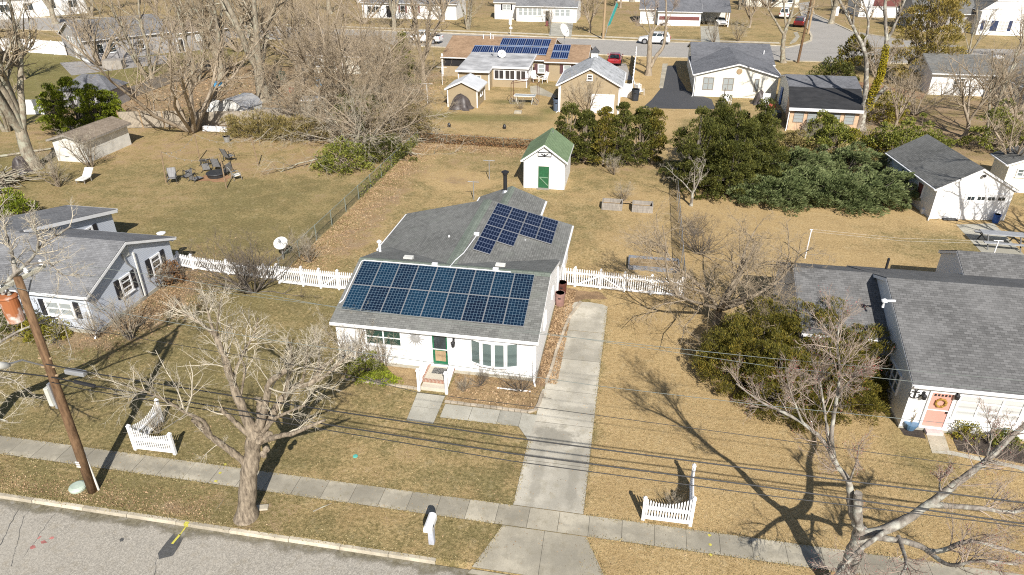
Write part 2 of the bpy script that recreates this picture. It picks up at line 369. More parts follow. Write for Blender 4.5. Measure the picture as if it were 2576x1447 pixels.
w = blob(-16.5, 61, 3.2, 2.2, .3); lay(tan, .95, w); lay(lit, .30, w)
w = rect(-.6, 60, 17, 42, .7); lay(tan, .97, w); lay(grn, .02, w)            # straw lawn on the right
w = rect(4.4, 60, 40, 62, 1); lay(tan, .95, w); lay(grn, .04, w)
w = blob(24, 52, 5, 4, .6); lay(tan, .4, w); lay(grn, .3, w)
w = blob(14.5, 27.5, 2, 3, .5); lay(tan, .4, w); lay(grn, .4, w)
w = rect(8, 60, 17, 19.7, .6); lay(tan, .3, w); lay(grn, .25, w)
w = rect(-35, 5, 72, 98, 2); lay(tan, .70, w); lay(grn, .10, w)              # tan house yard
w = blob(-15.3, 59.3, 2.6, 1.7, .15); lay(tan, 1.0, w); w = blob(-16, 60, 1.2, .9, .4); lay(lit, .6, w)
for c in ((-21, 83, 5, 2.2), (-14, 84, 4, 1.6), (-17, 92, 3, 1.2), (-27, 84, 2.5, 2), (-11, 88, 1.5, 2)):
    w = blob(*c, .7); lay(grn, .8, w); lay(tan, .3, w)
w = rect(-1, 9, 88, 130, 2); lay(tan, .8, w)
w = rect(-75, -30, 72, 110, 3); lay(lit, .75, w); lay(tan, .45, w)           # leaf covered yards behind the plank fence
w = rect(-140, -72, 60, 125, 4); lay(grn, .75, w); lay(tan, .2, w); lay(lit, .05, w)
w = rect(-95, -58, 40, 62, 3); lay(grn, .6, w); lay(tan, .3, w)
w = rect(24, 70, 68, 104, 3); lay(lit, .6, w); lay(tan, .45, w)
w = blob(33, 73, 5, 3, .4); lay(lit, .1, w); lay(tan, .95, w)
w = rect(-300, 300, 150, 175, 2); lay(grn, .25, w); lay(tan, .45, w)
w = rect(-300, 300, 175, 900, 10); lay(lit, .45, w); lay(tan, .45, w)
w = rect(-34, -29.4, 28, 40, 1.2); lay(lit, .75, w)                          # under the left house's shrubs
w = blob(-30, 34, 3.5, 5, .5); lay(lit, .7, w)
w = blob(-14.6, 18.4, 2.0, 1.4, .5); lay(lit, .55, w)
w = blob(-20, 18.3, 5, .5, .5); lay(lit, .4, w)
w = blob(9, 38, 3.5, 3.5, .5); lay(lit, .35, w)
bm_v = np.stack([gx, gy, gz], -1).reshape(-1, 3); nx, ny = len(GX), len(GY)
ii = (np.arange(ny-1)[:, None]*nx+np.arange(nx-1)[None]).ravel()
def ground_mat():
    m, nt, N, L, P = _mat('winter lawn'); p = pos(N)
    a = N.new('ShaderNodeAttribute'); a.attribute_name = 'zone'; s = N.new('ShaderNodeSeparateColor'); L.new(a.outputs['Color'], s.inputs[0])
    big = noise(N, L, p, .16, 6, .6); mid = noise(N, L, p, .75, 7, .65); fin = noise(N, L, p, 5.5, 6, .72)
    mp = N.new('ShaderNodeMapping'); mp.inputs['Scale'].default_value = (1, .6, 1); L.new(p, mp.inputs[0]); tiny = noise(N, L, mp.outputs[0], 22, 5, .8)
    wob = mth(N, L, 'ADD', mth(N, L, 'MULTIPLY', mth(N, L, 'SUBTRACT', mid, .5), 1.1), mth(N, L, 'MULTIPLY', mth(N, L, 'SUBTRACT', big, .5), .9))
    wob2 = mth(N, L, 'ADD', wob, mth(N, L, 'MULTIPLY', mth(N, L, 'SUBTRACT', fin, .5), 1.0))
    t = sstep(N, L, mth(N, L, 'ADD', s.outputs[0], mth(N, L, 'MULTIPLY', wob2, 1.25)), .05, .85)
    g = sstep(N, L, mth(N, L, 'ADD', s.outputs[1], mth(N, L, 'MULTIPLY', wob2, .9)), .25, .95)
    l = sstep(N, L, mth(N, L, 'ADD', s.outputs[2], mth(N, L, 'MULTIPLY', wob2, 1.6)), .28, .78)
    straw = mixc(N, L, sstep(N, L, fin, .3, .7), (.37, .258, .118), (.545, .40, .205))
    oliv = mixc(N, L, sstep(N, L, fin, .3, .7), (.155, .128, .052), (.285, .235, .108))
    col = mixc(N, L, t, oliv, straw)
    col = mixc(N, L, mth(N, L, 'MULTIPLY', g, .72), col, mixc(N, L, fin, (.115, .12, .036), (.235, .225, .08)))
    litter = mixc(N, L, sstep(N, L, noise(N, L, p, 9, 6, .75), .35, .65), (.20, .135, .085), (.42, .305, .20))
    col = mixc(N, L, mth(N, L, 'MULTIPLY', l, .85), col, litter)
    pat = sstep(N, L, noise(N, L, p, .42, 8, .72), .44, .62); col = mixc(N, L, mth(N, L, 'MULTIPLY', pat, .34), col, mixc(N, L, t, (.15, .118, .052), (.33, .225, .105)))
    pal = sstep(N, L, noise(N, L, p, 1.35, 7, .75), .53, .68); col = mixc(N, L, mth(N, L, 'MULTIPLY', pal, .35), col, (.50, .41, .25))
    # tufts and thatch: dark roots between blades
    v = N.new('ShaderNodeTexVoronoi'); v.inputs['Scale'].default_value = 8.5; L.new(p, v.inputs['Vector'])
    spots = mth(N, L, 'MULTIPLY', sstep(N, L, v.outputs['Distance'], .34, .08), sstep(N, L, noise(N, L, p, 1.7, 5, .7), .47, .66))
    col = mixc(N, L, mth(N, L, 'MULTIPLY', spots, .6), col, (.10, .075, .03))
    gr = ramp(N, [(.30, (.34,)*3), (.5, (.95,)*3), (.70, (1.5,)*3)]); L.new(tiny, gr.inputs[0]); col = mixc(N, L, .9, col, gr.outputs[0], 'MULTIPLY')
    L.new(col, P.inputs['Base Color']); P.inputs['Roughness'].default_value = .95; P.inputs['Specular IOR Level'].default_value = .1
    bump(N, L, P, mth(N, L, 'ADD', tiny, fin), .8, .05); return m
M['lawn'] = ground_mat()
g = np_mesh('ground', bm_v, np.stack([ii, ii+1, ii+nx+1, ii+nx], 1), M['lawn'])
ca = g.data.color_attributes.new('zone', 'FLOAT_COLOR', 'POINT')
ca.data.foreach_set('color', np.stack([tan, grn, lit, np.ones_like(tan)], -1).astype(np.float32).ravel())
tag(g, kind='structure')
def sheet(name, pts, z, mat, kind='structure'):
    m = MB(); m.poly([(p[0], p[1], z) for p in pts]); o = m.build(name, mat); return tag(o, kind=kind)
def slabs(name, rects, z, mats, joint=.012):
    """paving of separate slabs (each its own face) over a dark joint bed"""
    m = MB()
    for q in rects:
        c = [Vector((p[0], p[1], 0)) for p in q]; mid = sum(c, Vector())/4
        cc = [p+(mid-p).normalized()*joint for p in c]
        j = random.uniform(-.003, .004)
        m.poly([(p.x, p.y, z+j) for p in cc], 0)
        m.poly([(p.x, p.y, z-.006) for p in c], 1)
    return tag(m.build(name, mats), kind='structure')
def island_var(mat, amt=.16):
    nt = mat.node_tree; N, L = nt.nodes, nt.links; P = N['Principled BSDF']; src = P.inputs['Base Color'].links[0].from_socket
    g = N.new('ShaderNodeNewGeometry'); r = ramp(N, [(0, (1-amt,)*3), (1, (1+amt,)*3)]); L.new(g.outputs['Random Per Island'], r.inputs[0])
    L.new(mixc(N, L, 1.0, src, r.outputs[0], 'MULTIPLY'), P.inputs['Base Color'])
for k in ('walk', 'drive', 'concrete', 'block'): island_var(M[k])
stained(M['drive'], (((-2.5, 25.6), (1.2, .8), .6), ((-1.6, 27.6), (1.6, .5), .35), ((-2.2, 30.5), (1.3, 1.2), .25), ((-2.0, 36.2), (1.4, 1.0), .3), ((-2.95, 23.0), (.28, 2.6), .35), ((-1.35, 23.0), (.28, 2.6), .35), ((-2.2, 33.5), (.5, .9), .35)))
stained(M['walk'], (((-12, 20.3), (9, .5), .35), ((4, 20.3), (5, .5), .4), ((-24, 20.3), (6, .5), .35), ((-2.1, 18.6), (1.8, .9), .35), ((11, 20.3), (4, .5), .4)))
# near road, kerb, pavement
sheet('road', [(-300, -40), (300, -40), (300, 17.45), (-300, 17.45)], -.12, M['asphalt'])
def gutter():                                                    # strip of dirt and dead grass along the kerb
    m = MB(); m.poly([(-70, 16.35, -.116), (45, 16.35, -.116), (45, 17.45, -.114), (-70, 17.45, -.114)]); return m.build('gutter_dirt', mat_gutter())
def mat_gutter():
    m, nt, N, L, P = _mat('gutter dirt'); p = pos(N); n = noise(N, L, p, 3.2, 7, .75); n2 = noise(N, L, p, 26, 4, .7)
    r = ramp(N, [(.34, (.095, .08, .045)), (.5, (.21, .185, .125)), (.66, (.265, .245, .205))]); L.new(n, r.inputs[0])
    g = ramp(N, [(.3, (.6,)*3), (.7, (1.3,)*3)]); L.new(n2, g.inputs[0]); L.new(mixc(N, L, .85, r.outputs[0], g.outputs[0], 'MULTIPLY'), P.inputs['Base Color'])
    s = N.new('ShaderNodeSeparateXYZ'); L.new(p, s.inputs[0]); d = mth(N, L, 'MULTIPLY', mth(N, L, 'SUBTRACT', s.outputs[1], 16.35), .9)
    n3 = noise(N, L, p, .8, 7, .7); a = mth(N, L, 'ADD', mth(N, L, 'MULTIPLY', mth(N, L, 'SUBTRACT', n3, .5), 1.5), mth(N, L, 'ADD', mth(N, L, 'MULTIPLY', mth(N, L, 'SUBTRACT', n2, .5), .5), d))
    L.new(sstep(N, L, a, .55, .95), P.inputs['Alpha']); P.inputs['Roughness'].default_value = .95; bump(N, L, P, n2, .5, .02); return m
tag(gutter(), kind='structure')
m = MB(); x = -70.0
AX0, AX1 = -4.72, .55                                            # apron between these
while x < 45:
    L_ = random.uniform(1.9, 2.6); x1 = min(x+L_, 45)
    if not (x1 > AX0-.0 and x < AX1+.0):
        j = random.uniform(-.015, .015); xa, xb = x+.012, x1-.012
        m.hexa([(xa, 17.45+j, -.16), (xb, 17.45+j, -.16), (xb, 17.66+j, -.16), (xa, 17.66+j, -.16),
                (xa, 17.49+j, .012), (xb, 17.49+j, .012), (xb, 17.66+j, .016), (xa, 17.66+j, .016)])
    x = x1
tag(m.build('kerb', M['kerb'], bevel=.015), kind='structure')
island_var(M['kerb'], .2)
rc = []; x = -70.0
while x < 45:
    d = 1.3*random.uniform(.96, 1.04); rc.append([(x, 19.76), (x+d, 19.76), (x+d, 20.88), (x, 20.88)]); x += d
slabs('sidewalk', rc, .014, [M['walk'], M['joint']])
# driveway, apron
DX0, DX1 = -3.72, -.72
rc = [[(DX0, 20.9), (DX1, 20.9), (DX1, 23.7), (DX0, 23.7)], [(DX0, 23.7), (DX1, 23.7), (DX1, 26.5), (DX0, 26.5)], [(DX0+.1, 26.5), (DX1, 26.5), (DX1, 29.2), (DX0+.1, 29.2)],
      [(DX0+.2, 29.2), (DX1, 29.2), (DX1, 32.2), (DX0+.25, 32.2)], [(DX0+.25, 32.2), (DX1, 32.2), (DX1+.02, 35.3), (DX0+.4, 35.3)]]
o = slabs('driveway', rc, .013, [M['drive'], M['joint']], .015)
sheet('driveway_end', [(DX0+.4, 35.32), (DX1+.02, 35.32), (DX1+.02, 38.55), (DX1-.3, 38.8), (DX1-1.2, 38.95), (DX0+1.0, 38.85), (DX0+.5, 38.4), (DX0+.32, 37.4), (DX0+.42, 36.4)], .013, M['drive'])
slabs('driveway_apron', [[(-4.72, 17.5), (-2.15, 17.5), (-2.2, 19.74), (-3.95, 19.74)], [(-2.15, 17.5), (.55, 17.5), (-.5, 19.74), (-2.2, 19.74)]], .008, [M['walk'], M['joint']], .012)
sheet('apron_lip', [(-4.85, 17.28), (.7, 17.28), (.55, 17.49), (-4.72, 17.49)], -.1, M['walk'])
# front walk of the solar house
w0 = at(1050, 988); w1 = at(1120, 997); w2 = at(1090, 1067); w3 = at(1022, 1058)
wm = [(w0+w3)/2, (w1+w2)/2]
slabs('front_walk', [[w3, w2, (wm[1]), (wm[0])], [wm[0], wm[1], w1, w0]]+
      [[(a, 25.95), (b, 25.95), (b, 27.05), (a, 27.05)] for a, b in ((-8.35, -6.9), (-6.9, -5.45), (-5.45, -4.35))]
      +[[(-4.35, 25.95), (-3.72, 25.05), (-3.55, 27.0), (-4.35, 27.05)]], .016, [M['concrete'], M['joint']], .012)
# planting beds
def bedmat(name, c1, c2):
    m, nt, N, L, P = _mat(name); p = pos(N); n = noise(N, L, p, 14, 6, .75); n2 = noise(N, L, p, 1.3, 4)
    r = ramp(N, [(.34, c1), (.64, c2)]); L.new(n, r.inputs[0]); col = mixc(N, L, mth(N, L, 'MULTIPLY', sstep(N, L, n2, .4, .7), .5), r.outputs[0], tuple(x*.6 for x in c1))
    L.new(col, P.inputs['Base Color']); P.inputs['Roughness'].default_value = .95; bump(N, L, P, n, .9, .05); return m
M['mulch'] = bedmat('leaf mulch', (.15, .09, .05), (.37, .245, .13)); M['soil'] = bedmat('dark mulch', (.03, .022, .018), (.085, .065, .05))
M['straw_bed'] = bedmat('straw bed', (.19, .12, .055), (.46, .33, .17))
M['earth'] = bedmat('red earth', (.24, .12, .06), (.42, .25, .13)); M['gravel'] = bedmat('grey gravel', (.2, .19, .18), (.42, .4, .38))
def rough_edge(pts, amp=.08, step=.35):
    out = []
    for a, b in zip(pts, pts[1:]+pts[:1]):
        a = Vector((a[0], a[1])); b = Vector((b[0], b[1])); n = max(1, int((b-a).length/step)); q = Vector((-(b-a).y, (b-a).x)).normalized()
        for i in range(n): out.append(tuple(a.lerp(b, i/n)+q*random.uniform(-amp, amp)))
    return out
sheet('leaf_bed', rough_edge([(-4.15, 29.6), (-3.35, 29.4), (-3.25, 32), (-3.15, 35), (-2.9, 38.3), (-2.4, 39.3), (-.8, 39.6), (-1.2, 40.4), (-3.9, 40.6), (-3.9, 38.9)], .1), .006, M['mulch'])
sheet('front_bed', rough_edge([(-8.45, 27.3), (-3.75, 27.25), (-3.6, 29.7), (-4.1, 29.85), (-8.45, 29.85)], .03), .005, M['straw_bed'])
sheet('side_bed', rough_edge([(-14.4, 28.2), (-10.0, 28.1), (-9.95, 29.9), (-14.6, 29.9)], .05), .005, M['straw_bed'])
def edging(name, pts, lab):
    m = MB(); pts = [Vector((p[0], p[1], 0)) for p in pts]
    for a, b in zip(pts, pts[1:]):
        n = max(1, round((b-a).length/.34)); u = (b-a)/n; q = Vector((-u.y, u.x, 0)).normalized()
        for i in range(n):
            c = a+u*i; d = c+u*.95; j = random.uniform(-.012, .012); h = .09+random.uniform(-.015, .015)
            m.hexa([c-q*.09+q*j, d-q*.09+q*j, d+q*.09+q*j, c+q*.09+q*j]+[p+Vector((0, 0, h)) for p in (c-q*.08+q*j, d-q*.08+q*j, d+q*.08+q*j, c+q*.08+q*j)])
    return tag(m.build(name, M['block'], bevel=.012), lab, 'edging')
edging('bed_edging', [(-8.42, 27.2), (-6, 27.17), (-4.1, 27.12), (-3.75, 27.3), (-3.62, 27.9), (-3.55, 28.9)], 'concrete block edging curving round the straw bed under the bow window')
edging('bed_edging', [(-14.2, 28.15), (-12, 28.1), (-10.0, 28.0)], 'short block edging of the bed left of the front steps')
edging('bed_edging', [(-3.5, 29.7), (-3.38, 31), (-3.3, 33), (-3.15, 35), (-2.95, 37), (-2.6, 38.3), (-2.45, 38.9)], 'wavy stone edging between the driveway and the orange leaf bed')
# left-hand road patch and paint marks
def px_sheet(name, pts, z, mat): return sheet(name, [at(x, y, z) for x, y in pts], z, mat)
px_sheet('road_patch', [(447, 1330), (472, 1332), (452, 1372), (435, 1398), (400, 1407), (397, 1392), (420, 1362)], -.116, M['tar'])
px_sheet('road_spot', [(300, 1358), (306, 1353), (312, 1355), (310, 1361), (302, 1363)], -.116, M['tar'])
M['yellow_paint'] = flat('yellow spray paint', (.52, .47, .08), .7, var=.3, scale=8); M['red_paint'] = flat('faded red paint', (.42, .16, .14), .8, var=.3); M['aqua'] = flat('aqua paint', (.10, .40, .33), .6)
m = MB()
for a, b, wd in (((470, 1322), (452, 1346), .03), ((453, 1344), (433, 1368), .05)):
    p, q = at(*a, -.11), at(*b, -.11); n = Vector((-(q-p).y, (q-p).x, 0)).normalized()*wd
    m.poly([p-n, q-n, q+n, p+n])
for x, y in ((2432, 1346), (2436, 1369), (2437, 1395)):
    pass
tag(m.build('paint_mark', M['yellow_paint']), kind='structure')
m = MB()
for x, y in ((566, 1168), (554, 1190), (543, 1210), (1785, 1346), (1787, 1370), (1788, 1395)):
    c = at(x, y, .022); m.poly([(c.x+math.cos(k*.9)*random.uniform(.05, .09), c.y+math.sin(k*.9)*random.uniform(.05, .09), .022) for k in range(7)])
tag(m.build('paint_mark', M['yellow_paint']), kind='structure')
m = MB(); c = at(478, 1306); m.box(c.x-.09, c.x+.09, 17.44, 17.60, -.1, .021); tag(m.build('paint_mark', M['yellow_paint']), kind='structure')
m = MB()
for dx, dy in ((0, 0), (.25, .3), (-.1, .45), (.4, .55)):
    c = at(103, 1368, -.115)+Vector((dx-.2, dy-.2, 0)); m.poly([(c.x+math.cos(k*1.05)*random.uniform(.03, .16), c.y+math.sin(k*1.05)*random.uniform(.05, .12), -.1155) for k in range(6)])
tag(m.build('paint_mark', M['red_paint']), kind='structure')
def crack(pts, wd=.016, z=-.1165):
    m = MB(); P_ = [at(x, y, z) for x, y in pts]; Q = []
    for a, b in zip(P_, P_[1:]):
        n = max(2, int((b-a).length/.18))
        Q += [a.lerp(b, i/n)+Vector((random.uniform(-.035, .035), random.uniform(-.035, .035), 0)) for i in range(n)]
    Q.append(P_[-1])
    for a, b in zip(Q, Q[1:]):
        n = Vector((-(b-a).y, (b-a).x, 0)).normalized()*wd*random.uniform(.6, 1.3); m.poly([a-n, b-n, b+n, a+n])
    tag(m.build('road_crack', M['tar']), kind='structure')
crack([(65, 1260), (40, 1292), (0, 1372)]); crack([(215, 1282), (190, 1302)]); crack([(90, 1262), (60, 1300), (28, 1425)], .01); crack([(395, 1405), (388, 1447)], .01); crack([(150, 1275), (110, 1330), (60, 1400)], .008)
# far roads, far pavements
FN = [(-400, 150), (-200, 143), (-80, 137), (-27, 132.5), (0, 130), (35, 130.5), (64, 133), (150, 139), (400, 150)]
FF = [(400, 170), (150, 156), (64, 150), (44, 146.5), (27, 146.2), (18, 146.4), (0, 147.3), (-27, 150), (-82, 153.7), (-200, 162), (-400, 172)]
sheet('far_road', FN+FF, .004, M['asphalt_far'])
SL = [(1975, 122), (2020, 112), (2042, 103), (2044, 92), (2036, 76), (2026, 58), (2018, 36), (2008, 8)]; SR = [(2034, 5), (2046, 36), (2090, 56), (2142, 80), (2260, 100), (2420, 118)]
sheet('side_road', [at(*p) for p in SL+SR], .008, M['asphalt_far'])
def ribbon(name, pts, off0, off1, z0, z1, mat):
    m = MB(); P_ = [Vector((p[0], p[1], 0)) for p in pts]; A = []; B = []
    for i, p in enumerate(P_):
        t = (P_[min(i+1, len(P_)-1)]-P_[max(i-1, 0)]).normalized(); n = Vector((-t.y, t.x, 0)); A.append(p+n*off0); B.append(p+n*off1)
    for i in range(len(P_)-1): m.hexa([(a.x, a.y, z) for z in (z0, z1) for a in (A[i], A[i+1], B[i+1], B[i])])
    return tag(m.build(name, mat), kind='structure')
F2 = [p for p in reversed(FF) if p[0] <= 27]
ribbon('far_kerb', F2, 0, .45, -.05, .13, M['kerb']); ribbon('far_kerb', FN, -.45, 0, -.05, .13, M['kerb'])
ribbon('far_sidewalk', F2, 3.2, 4.9, -.05, .02, M['kerb'])
ribbon('side_kerb', [at(*p) for p in SL], 0, .4, -.05, .13, M['kerb']); ribbon('side_kerb', [at(*p) for p in SR], 0, .4, -.05, .13, M['kerb'])
px_sheet('far_driveway', [(1762, 66), (1806, 66), (1812, 110), (1764, 108)], .022, M['concrete'])
px_sheet('far_driveway', [(1388, 57), (1442, 58), (1437, 93), (1380, 91)], .022, M['concrete'])
px_sheet('side_path', [(1986, 112), (1988, 106), (2002, 92), (1996, 82), (2006, 80), (2012, 92), (2002, 106)], .02, M['walk'])
# paths and drives of the middle ground
px_sheet('black_driveway', [(1680, 165), (1700, 165), (1705, 190), (1728, 228), (1790, 250), (1800, 275), (1700, 274), (1615, 272), (1640, 250), (1660, 225), (1668, 190)], .009, M['black_drive'])
px_sheet('drive_strip', [(1667, 160), (1680, 160), (1668, 222), (1658, 222)], .012, M['walk'])
px_sheet('red_driveway', [(1512, 158), (1575, 160), (1590, 200), (1560, 205)], .008, M['asphalt_far'])
px_sheet('patio', [(2405, 565), (2500, 562), (2576, 640), (2640, 700), (2576, 720), (2520, 690)], .01, M['concrete'])
px_sheet('yard_path', [(1333, 217), (1350, 215), (1395, 238), (1400, 243), (1392, 246), (1335, 235)], .008, M['walk'])
px_sheet('side_walkway', [(2326, 1078), (2372, 1083), (2392, 1143), (2345, 1140)], .012, M['walk'])
px_sheet('neighbour_walk', [(2345, 1136), (2392, 1134), (2640, 1188), (2640, 1215), (2560, 1180), (2400, 1146)], .016, M['concrete'])
px_sheet('neighbour_bed', [(2388, 1085), (2640, 1128), (2640, 1180), (2410, 1134)], .01, M['soil'])
px_sheet('neighbour_bed', [(2252, 1062), (2318, 1074), (2330, 1104), (2275, 1095)], .01, M['soil'])
px_sheet('bare_patch', [(1025, 447), (1065, 440), (1145, 443), (1125, 477), (1060, 480), (1040, 487)], .004, M['straw_bed']) if False else None
px_sheet('gravel_yard', [(150, 158), (420, 138), (420, 160), (300, 175), (180, 190)], .006, M['gravel'])
px_sheet('red_bank', [(2130, 200), (2330, 235), (2320, 250), (2230, 235), (2180, 225)], .006, M['earth'])
# ---------------------------------------------------------------- BUILDINGS
FACE = {'S': ((1, 0, 0), (0, -1, 0)), 'N': ((-1, 0, 0), (0, 1, 0)), 'E': ((0, 1, 0), (1, 0, 0)), 'W': ((0, -1, 0), (-1, 0, 0))}
UP = Vector((0, 0, 1))
def window(root, p, face, w, h, pane='glass', nv=2, nh=2, fw=.08, frame='trim', shut=None, sill=True, label=None, local=False, sw=.38):
    """p = middle of the sill on the wall face"""
    u, n = (Vector(a) for a in (FACE[face] if isinstance(face, str) else face)); p = Vector(p)
    m = MB(); bx = lambda a0, a1, b0, b1, z0, z1, mi=0: m.bx(p, u, n, a0, a1, b0, b1, z0, z1, mi)
    bx(-w/2, -w/2+fw, .0, .07, 0, h); bx(w/2-fw, w/2, .0, .07, 0, h); bx(-w/2+fw, w/2-fw, .0, .068, h-fw, h); bx(-w/2+fw, w/2-fw, .0, .068, 0, fw)
    for i in range(1, nv):
        c = -w/2+w*i/nv; bx(c-fw*.4, c+fw*.4, .0, .062, fw, h-fw)
    for i in range(1, nh):
        c = h*i/nh; bx(-w/2+fw, w/2-fw, .0, .052, c-fw*.28, c+fw*.28)
    if sill: bx(-w/2-.05, w/2+.05, 0, .11, -.07, -.002)
    f = m.build('window', M[frame], root, local=local)
    if label: f['label'] = label
    q = MB(); q.bx(p, u, n, -w/2+fw*.6, w/2-fw*.6, .004, .024, fw*.6, h-fw*.6); q.build('pane', M[pane] if isinstance(pane, str) else pane, f, local=local)
    if shut:
        for s in (-1, 1):
            q = MB(); c = s*(w/2+sw/2+.03); q.bx(p, u, n, c-sw/2, c+sw/2, .0, .045, -.02, h+.02)
            for k in range(1, 12): q.bx(p, u, n, c-sw/2+.04, c+sw/2-.04, .045, .055, h*k/12-.025, h*k/12+.02)
            q.build('shutter', M[shut], root, local=local)
    return f
def door(root, p, face, w, h, mat, frame='trim', local=False, panes=None, label=None, name='door', knob=True):
    u, n = (Vector(a) for a in (FACE[face] if isinstance(face, str) else face)); p = Vector(p); m = MB()
    m.bx(p, u, n, -w/2-.1, -w/2, 0, .08, 0, h+.1); m.bx(p, u, n, w/2, w/2+.1, 0, .08, 0, h+.1); m.bx(p, u, n, -w/2, w/2, 0, .078, h, h+.1)
    m.bx(p, u, n, -w/2-.12, w/2+.12, .0, .14, -.06, -.002)
    m.build('door_frame', M[frame], root, local=local)
    q = MB(); q.bx(p, u, n, -w/2+.004, w/2-.004, .004, .035, 0.004, h-.004); d = q.build(name, M[mat], root, local=local)
    if label: d['label'] = label
    if panes:
        for a0, a1, z0, z1, mt in panes:
            q = MB(); q.bx(p, u, n, a0*w, a1*w, .035, .042, z0*h, z1*h); q.build('pane', M[mt], d, local=local)
    if knob:
        q = MB(); q.bx(p, u, n, w*.40, w*.45, .035, .1, h*.43, h*.49); q.build('handle', M['black'], d, local=local)
    return d
def garage_door(root, p, face, w, h, mat='trim', rows=4, lights=False, local=False):
    u, n = (Vector(a) for a in FACE[face]); p = Vector(p); m = MB()
    for s in (-1, 1): m.bx(p, u, n, s*w/2-(.12 if s < 0 else 0), s*w/2+(.12 if s > 0 else 0), 0, .06, 0, h+.12)
    m.bx(p, u, n, -w/2, w/2, 0, .058, h, h+.12); m.build('door_frame', M['trim'], root, local=local)
    q = MB()
    for i in range(rows): q.bx(p, u, n, -w/2+.004, w/2-.004, .004, .032, h*i/rows+.012, h*(i+1)/rows-.012)
    q.bx(p, u, n, -w/2+.004, w/2-.004, .004, .02, 0, h); d = q.build('garage_door', M[mat], root, local=local)
    if lights:
        for k in range(4):
            c = -w/2+w*(k+.5)/4; q = MB(); q.bx(p, u, n, c-w*.085, c+w*.085, .032, .04, h*.80, h*.93); q.build('pane', M['glass'], d, local=local)
            q = MB(); q.bx(p, u, n, c-.02, c+.02, .04, .05, h*.80, h*.93); q.build('muntin', M['trim'], d, local=local)
def gable(root, x0, x1, y0, y1, ze, zr, ax, wm, rm, ov=.3, rake=.22, t=.13, rp=None, z0=0.0, local=False, tm='trim', name=True, gut=True, cap=None, ends=(1, 1), fnd=None):
    """solid gable block; ze/zr roof top at eave edge / ridge; ridge along ax at rp (default middle)"""
    if ax == 'x': f = lambda a, b, z: Vector((a, b, z)); a0, a1, b0, b1 = x0, x1, y0, y1
    else: f = lambda a, b, z: Vector((b, a, z)); a0, a1, b0, b1 = y0, y1, x0, x1
    rp = (b0+b1)/2 if rp is None else rp
    zf = lambda b: ze+(zr-ze)*((b-(b0-ov))/(rp-b0+ov) if b <= rp else ((b1+ov)-b)/(b1+ov-rp))
    tt = t+.02; prof = [(b0, z0), (b1, z0), (b1, zf(b1)-tt), (rp, zr-tt), (b0, zf(b0)-tt)]
    m = MB(); e0 = [f(a0, b, z) for b, z in prof]; e1 = [f(a1, b, z) for b, z in prof]
    m.poly(e0); m.poly(list(reversed(e1)))
    for i in range(5): j = (i+1) % 5; m.poly([e0[j], e0[i], e1[i], e1[j]])
    w = m.build('wall', M[wm], root, local=local)
    if fnd:
        q = MB(); (x0_, x1_, y0_, y1_) = (x0, x1, y0, y1); q.box(x0-.03, x1+.03, y0-.03, y1+.03, z0-.02, z0+fnd); q.build('foundation', M['concrete'], root, local=local)
    r = MB(); A0 = a0-rake*ends[0]; A1 = a1+rake*ends[1]
    r.plate([f(A0, b0-ov, ze), f(A1, b0-ov, ze), f(A1, rp, zr), f(A0, rp, zr)], t)
    r.plate([f(A1, b1+ov, ze), f(A0, b1+ov, ze), f(A0, rp, zr), f(A1, rp, zr)], t)
    ro = r.build('roof', M[rm], root, local=local)
    if cap:
        c = MB(); k = .3; sl = (zr-ze)/(rp-b0+ov)
        c.plate([f(A0, rp-k, zr-k*sl+.012), f(A1, rp-k, zr-k*sl+.012), f(A1, rp, zr+.014), f(A0, rp, zr+.014)], .008)
        sl = (zr-ze)/(b1+ov-rp); c.plate([f(A1, rp+k, zr-k*sl+.012), f(A0, rp+k, zr-k*sl+.012), f(A0, rp, zr+.014), f(A1, rp, zr+.014)], .008)
        c.build('ridge_cap', M[cap], ro, local=local)
    tr = MB()                                                    # fascia boards under the eaves and along the rakes
    for b, s in ((b0-ov, -1), (b1+ov, 1)):
        q = [f(A0, b, ze-.03), f(A1, b, ze-.03)]
        lo, hi = (b-.02, b+.03) if s < 0 else (b-.03, b+.02)
        tr.hexa([f(A0, lo, ze-.2), f(A1, lo, ze-.2), f(A1, hi, ze-.2), f(A0, hi, ze-.2), f(A0, lo, ze-.035), f(A1, lo, ze-.035), f(A1, hi, ze-.035), f(A0, hi, ze-.035)])
        # soffit
        wb = b0 if s < 0 else b1; l2, h2 = (b+.03, wb) if s < 0 else (wb, b-.03)
        if h2-l2 > .05: tr.hexa([f(A0+.02, l2, ze-.19), f(A1-.02, l2, ze-.19), f(A1-.02, h2, ze-.19), f(A0+.02, h2, ze-.19), f(A0+.02, l2, ze-.165), f(A1-.02, l2, ze-.165), f(A1-.02, h2, ze-.165), f(A0+.02, h2, ze-.165)])
    for i, (A, s) in enumerate(((A0, -1), (A1, 1))):
        if not ends[i]: continue
        for b, sg in ((b0-ov, 1), (b1+ov, -1)):
            p0 = f(A+s*.02, b, ze-.05); p1 = f(A+s*.02, rp, zr-.05); d = Vector((0, 0, .17)); th = f(-s*.045, 0, 0)
            tr.hexa([p0-d, p0-d+th, p1-d+th, p1-d, p0, p0+th, p1+th, p1])
    tr.build('fascia', M[tm], ro, local=local)
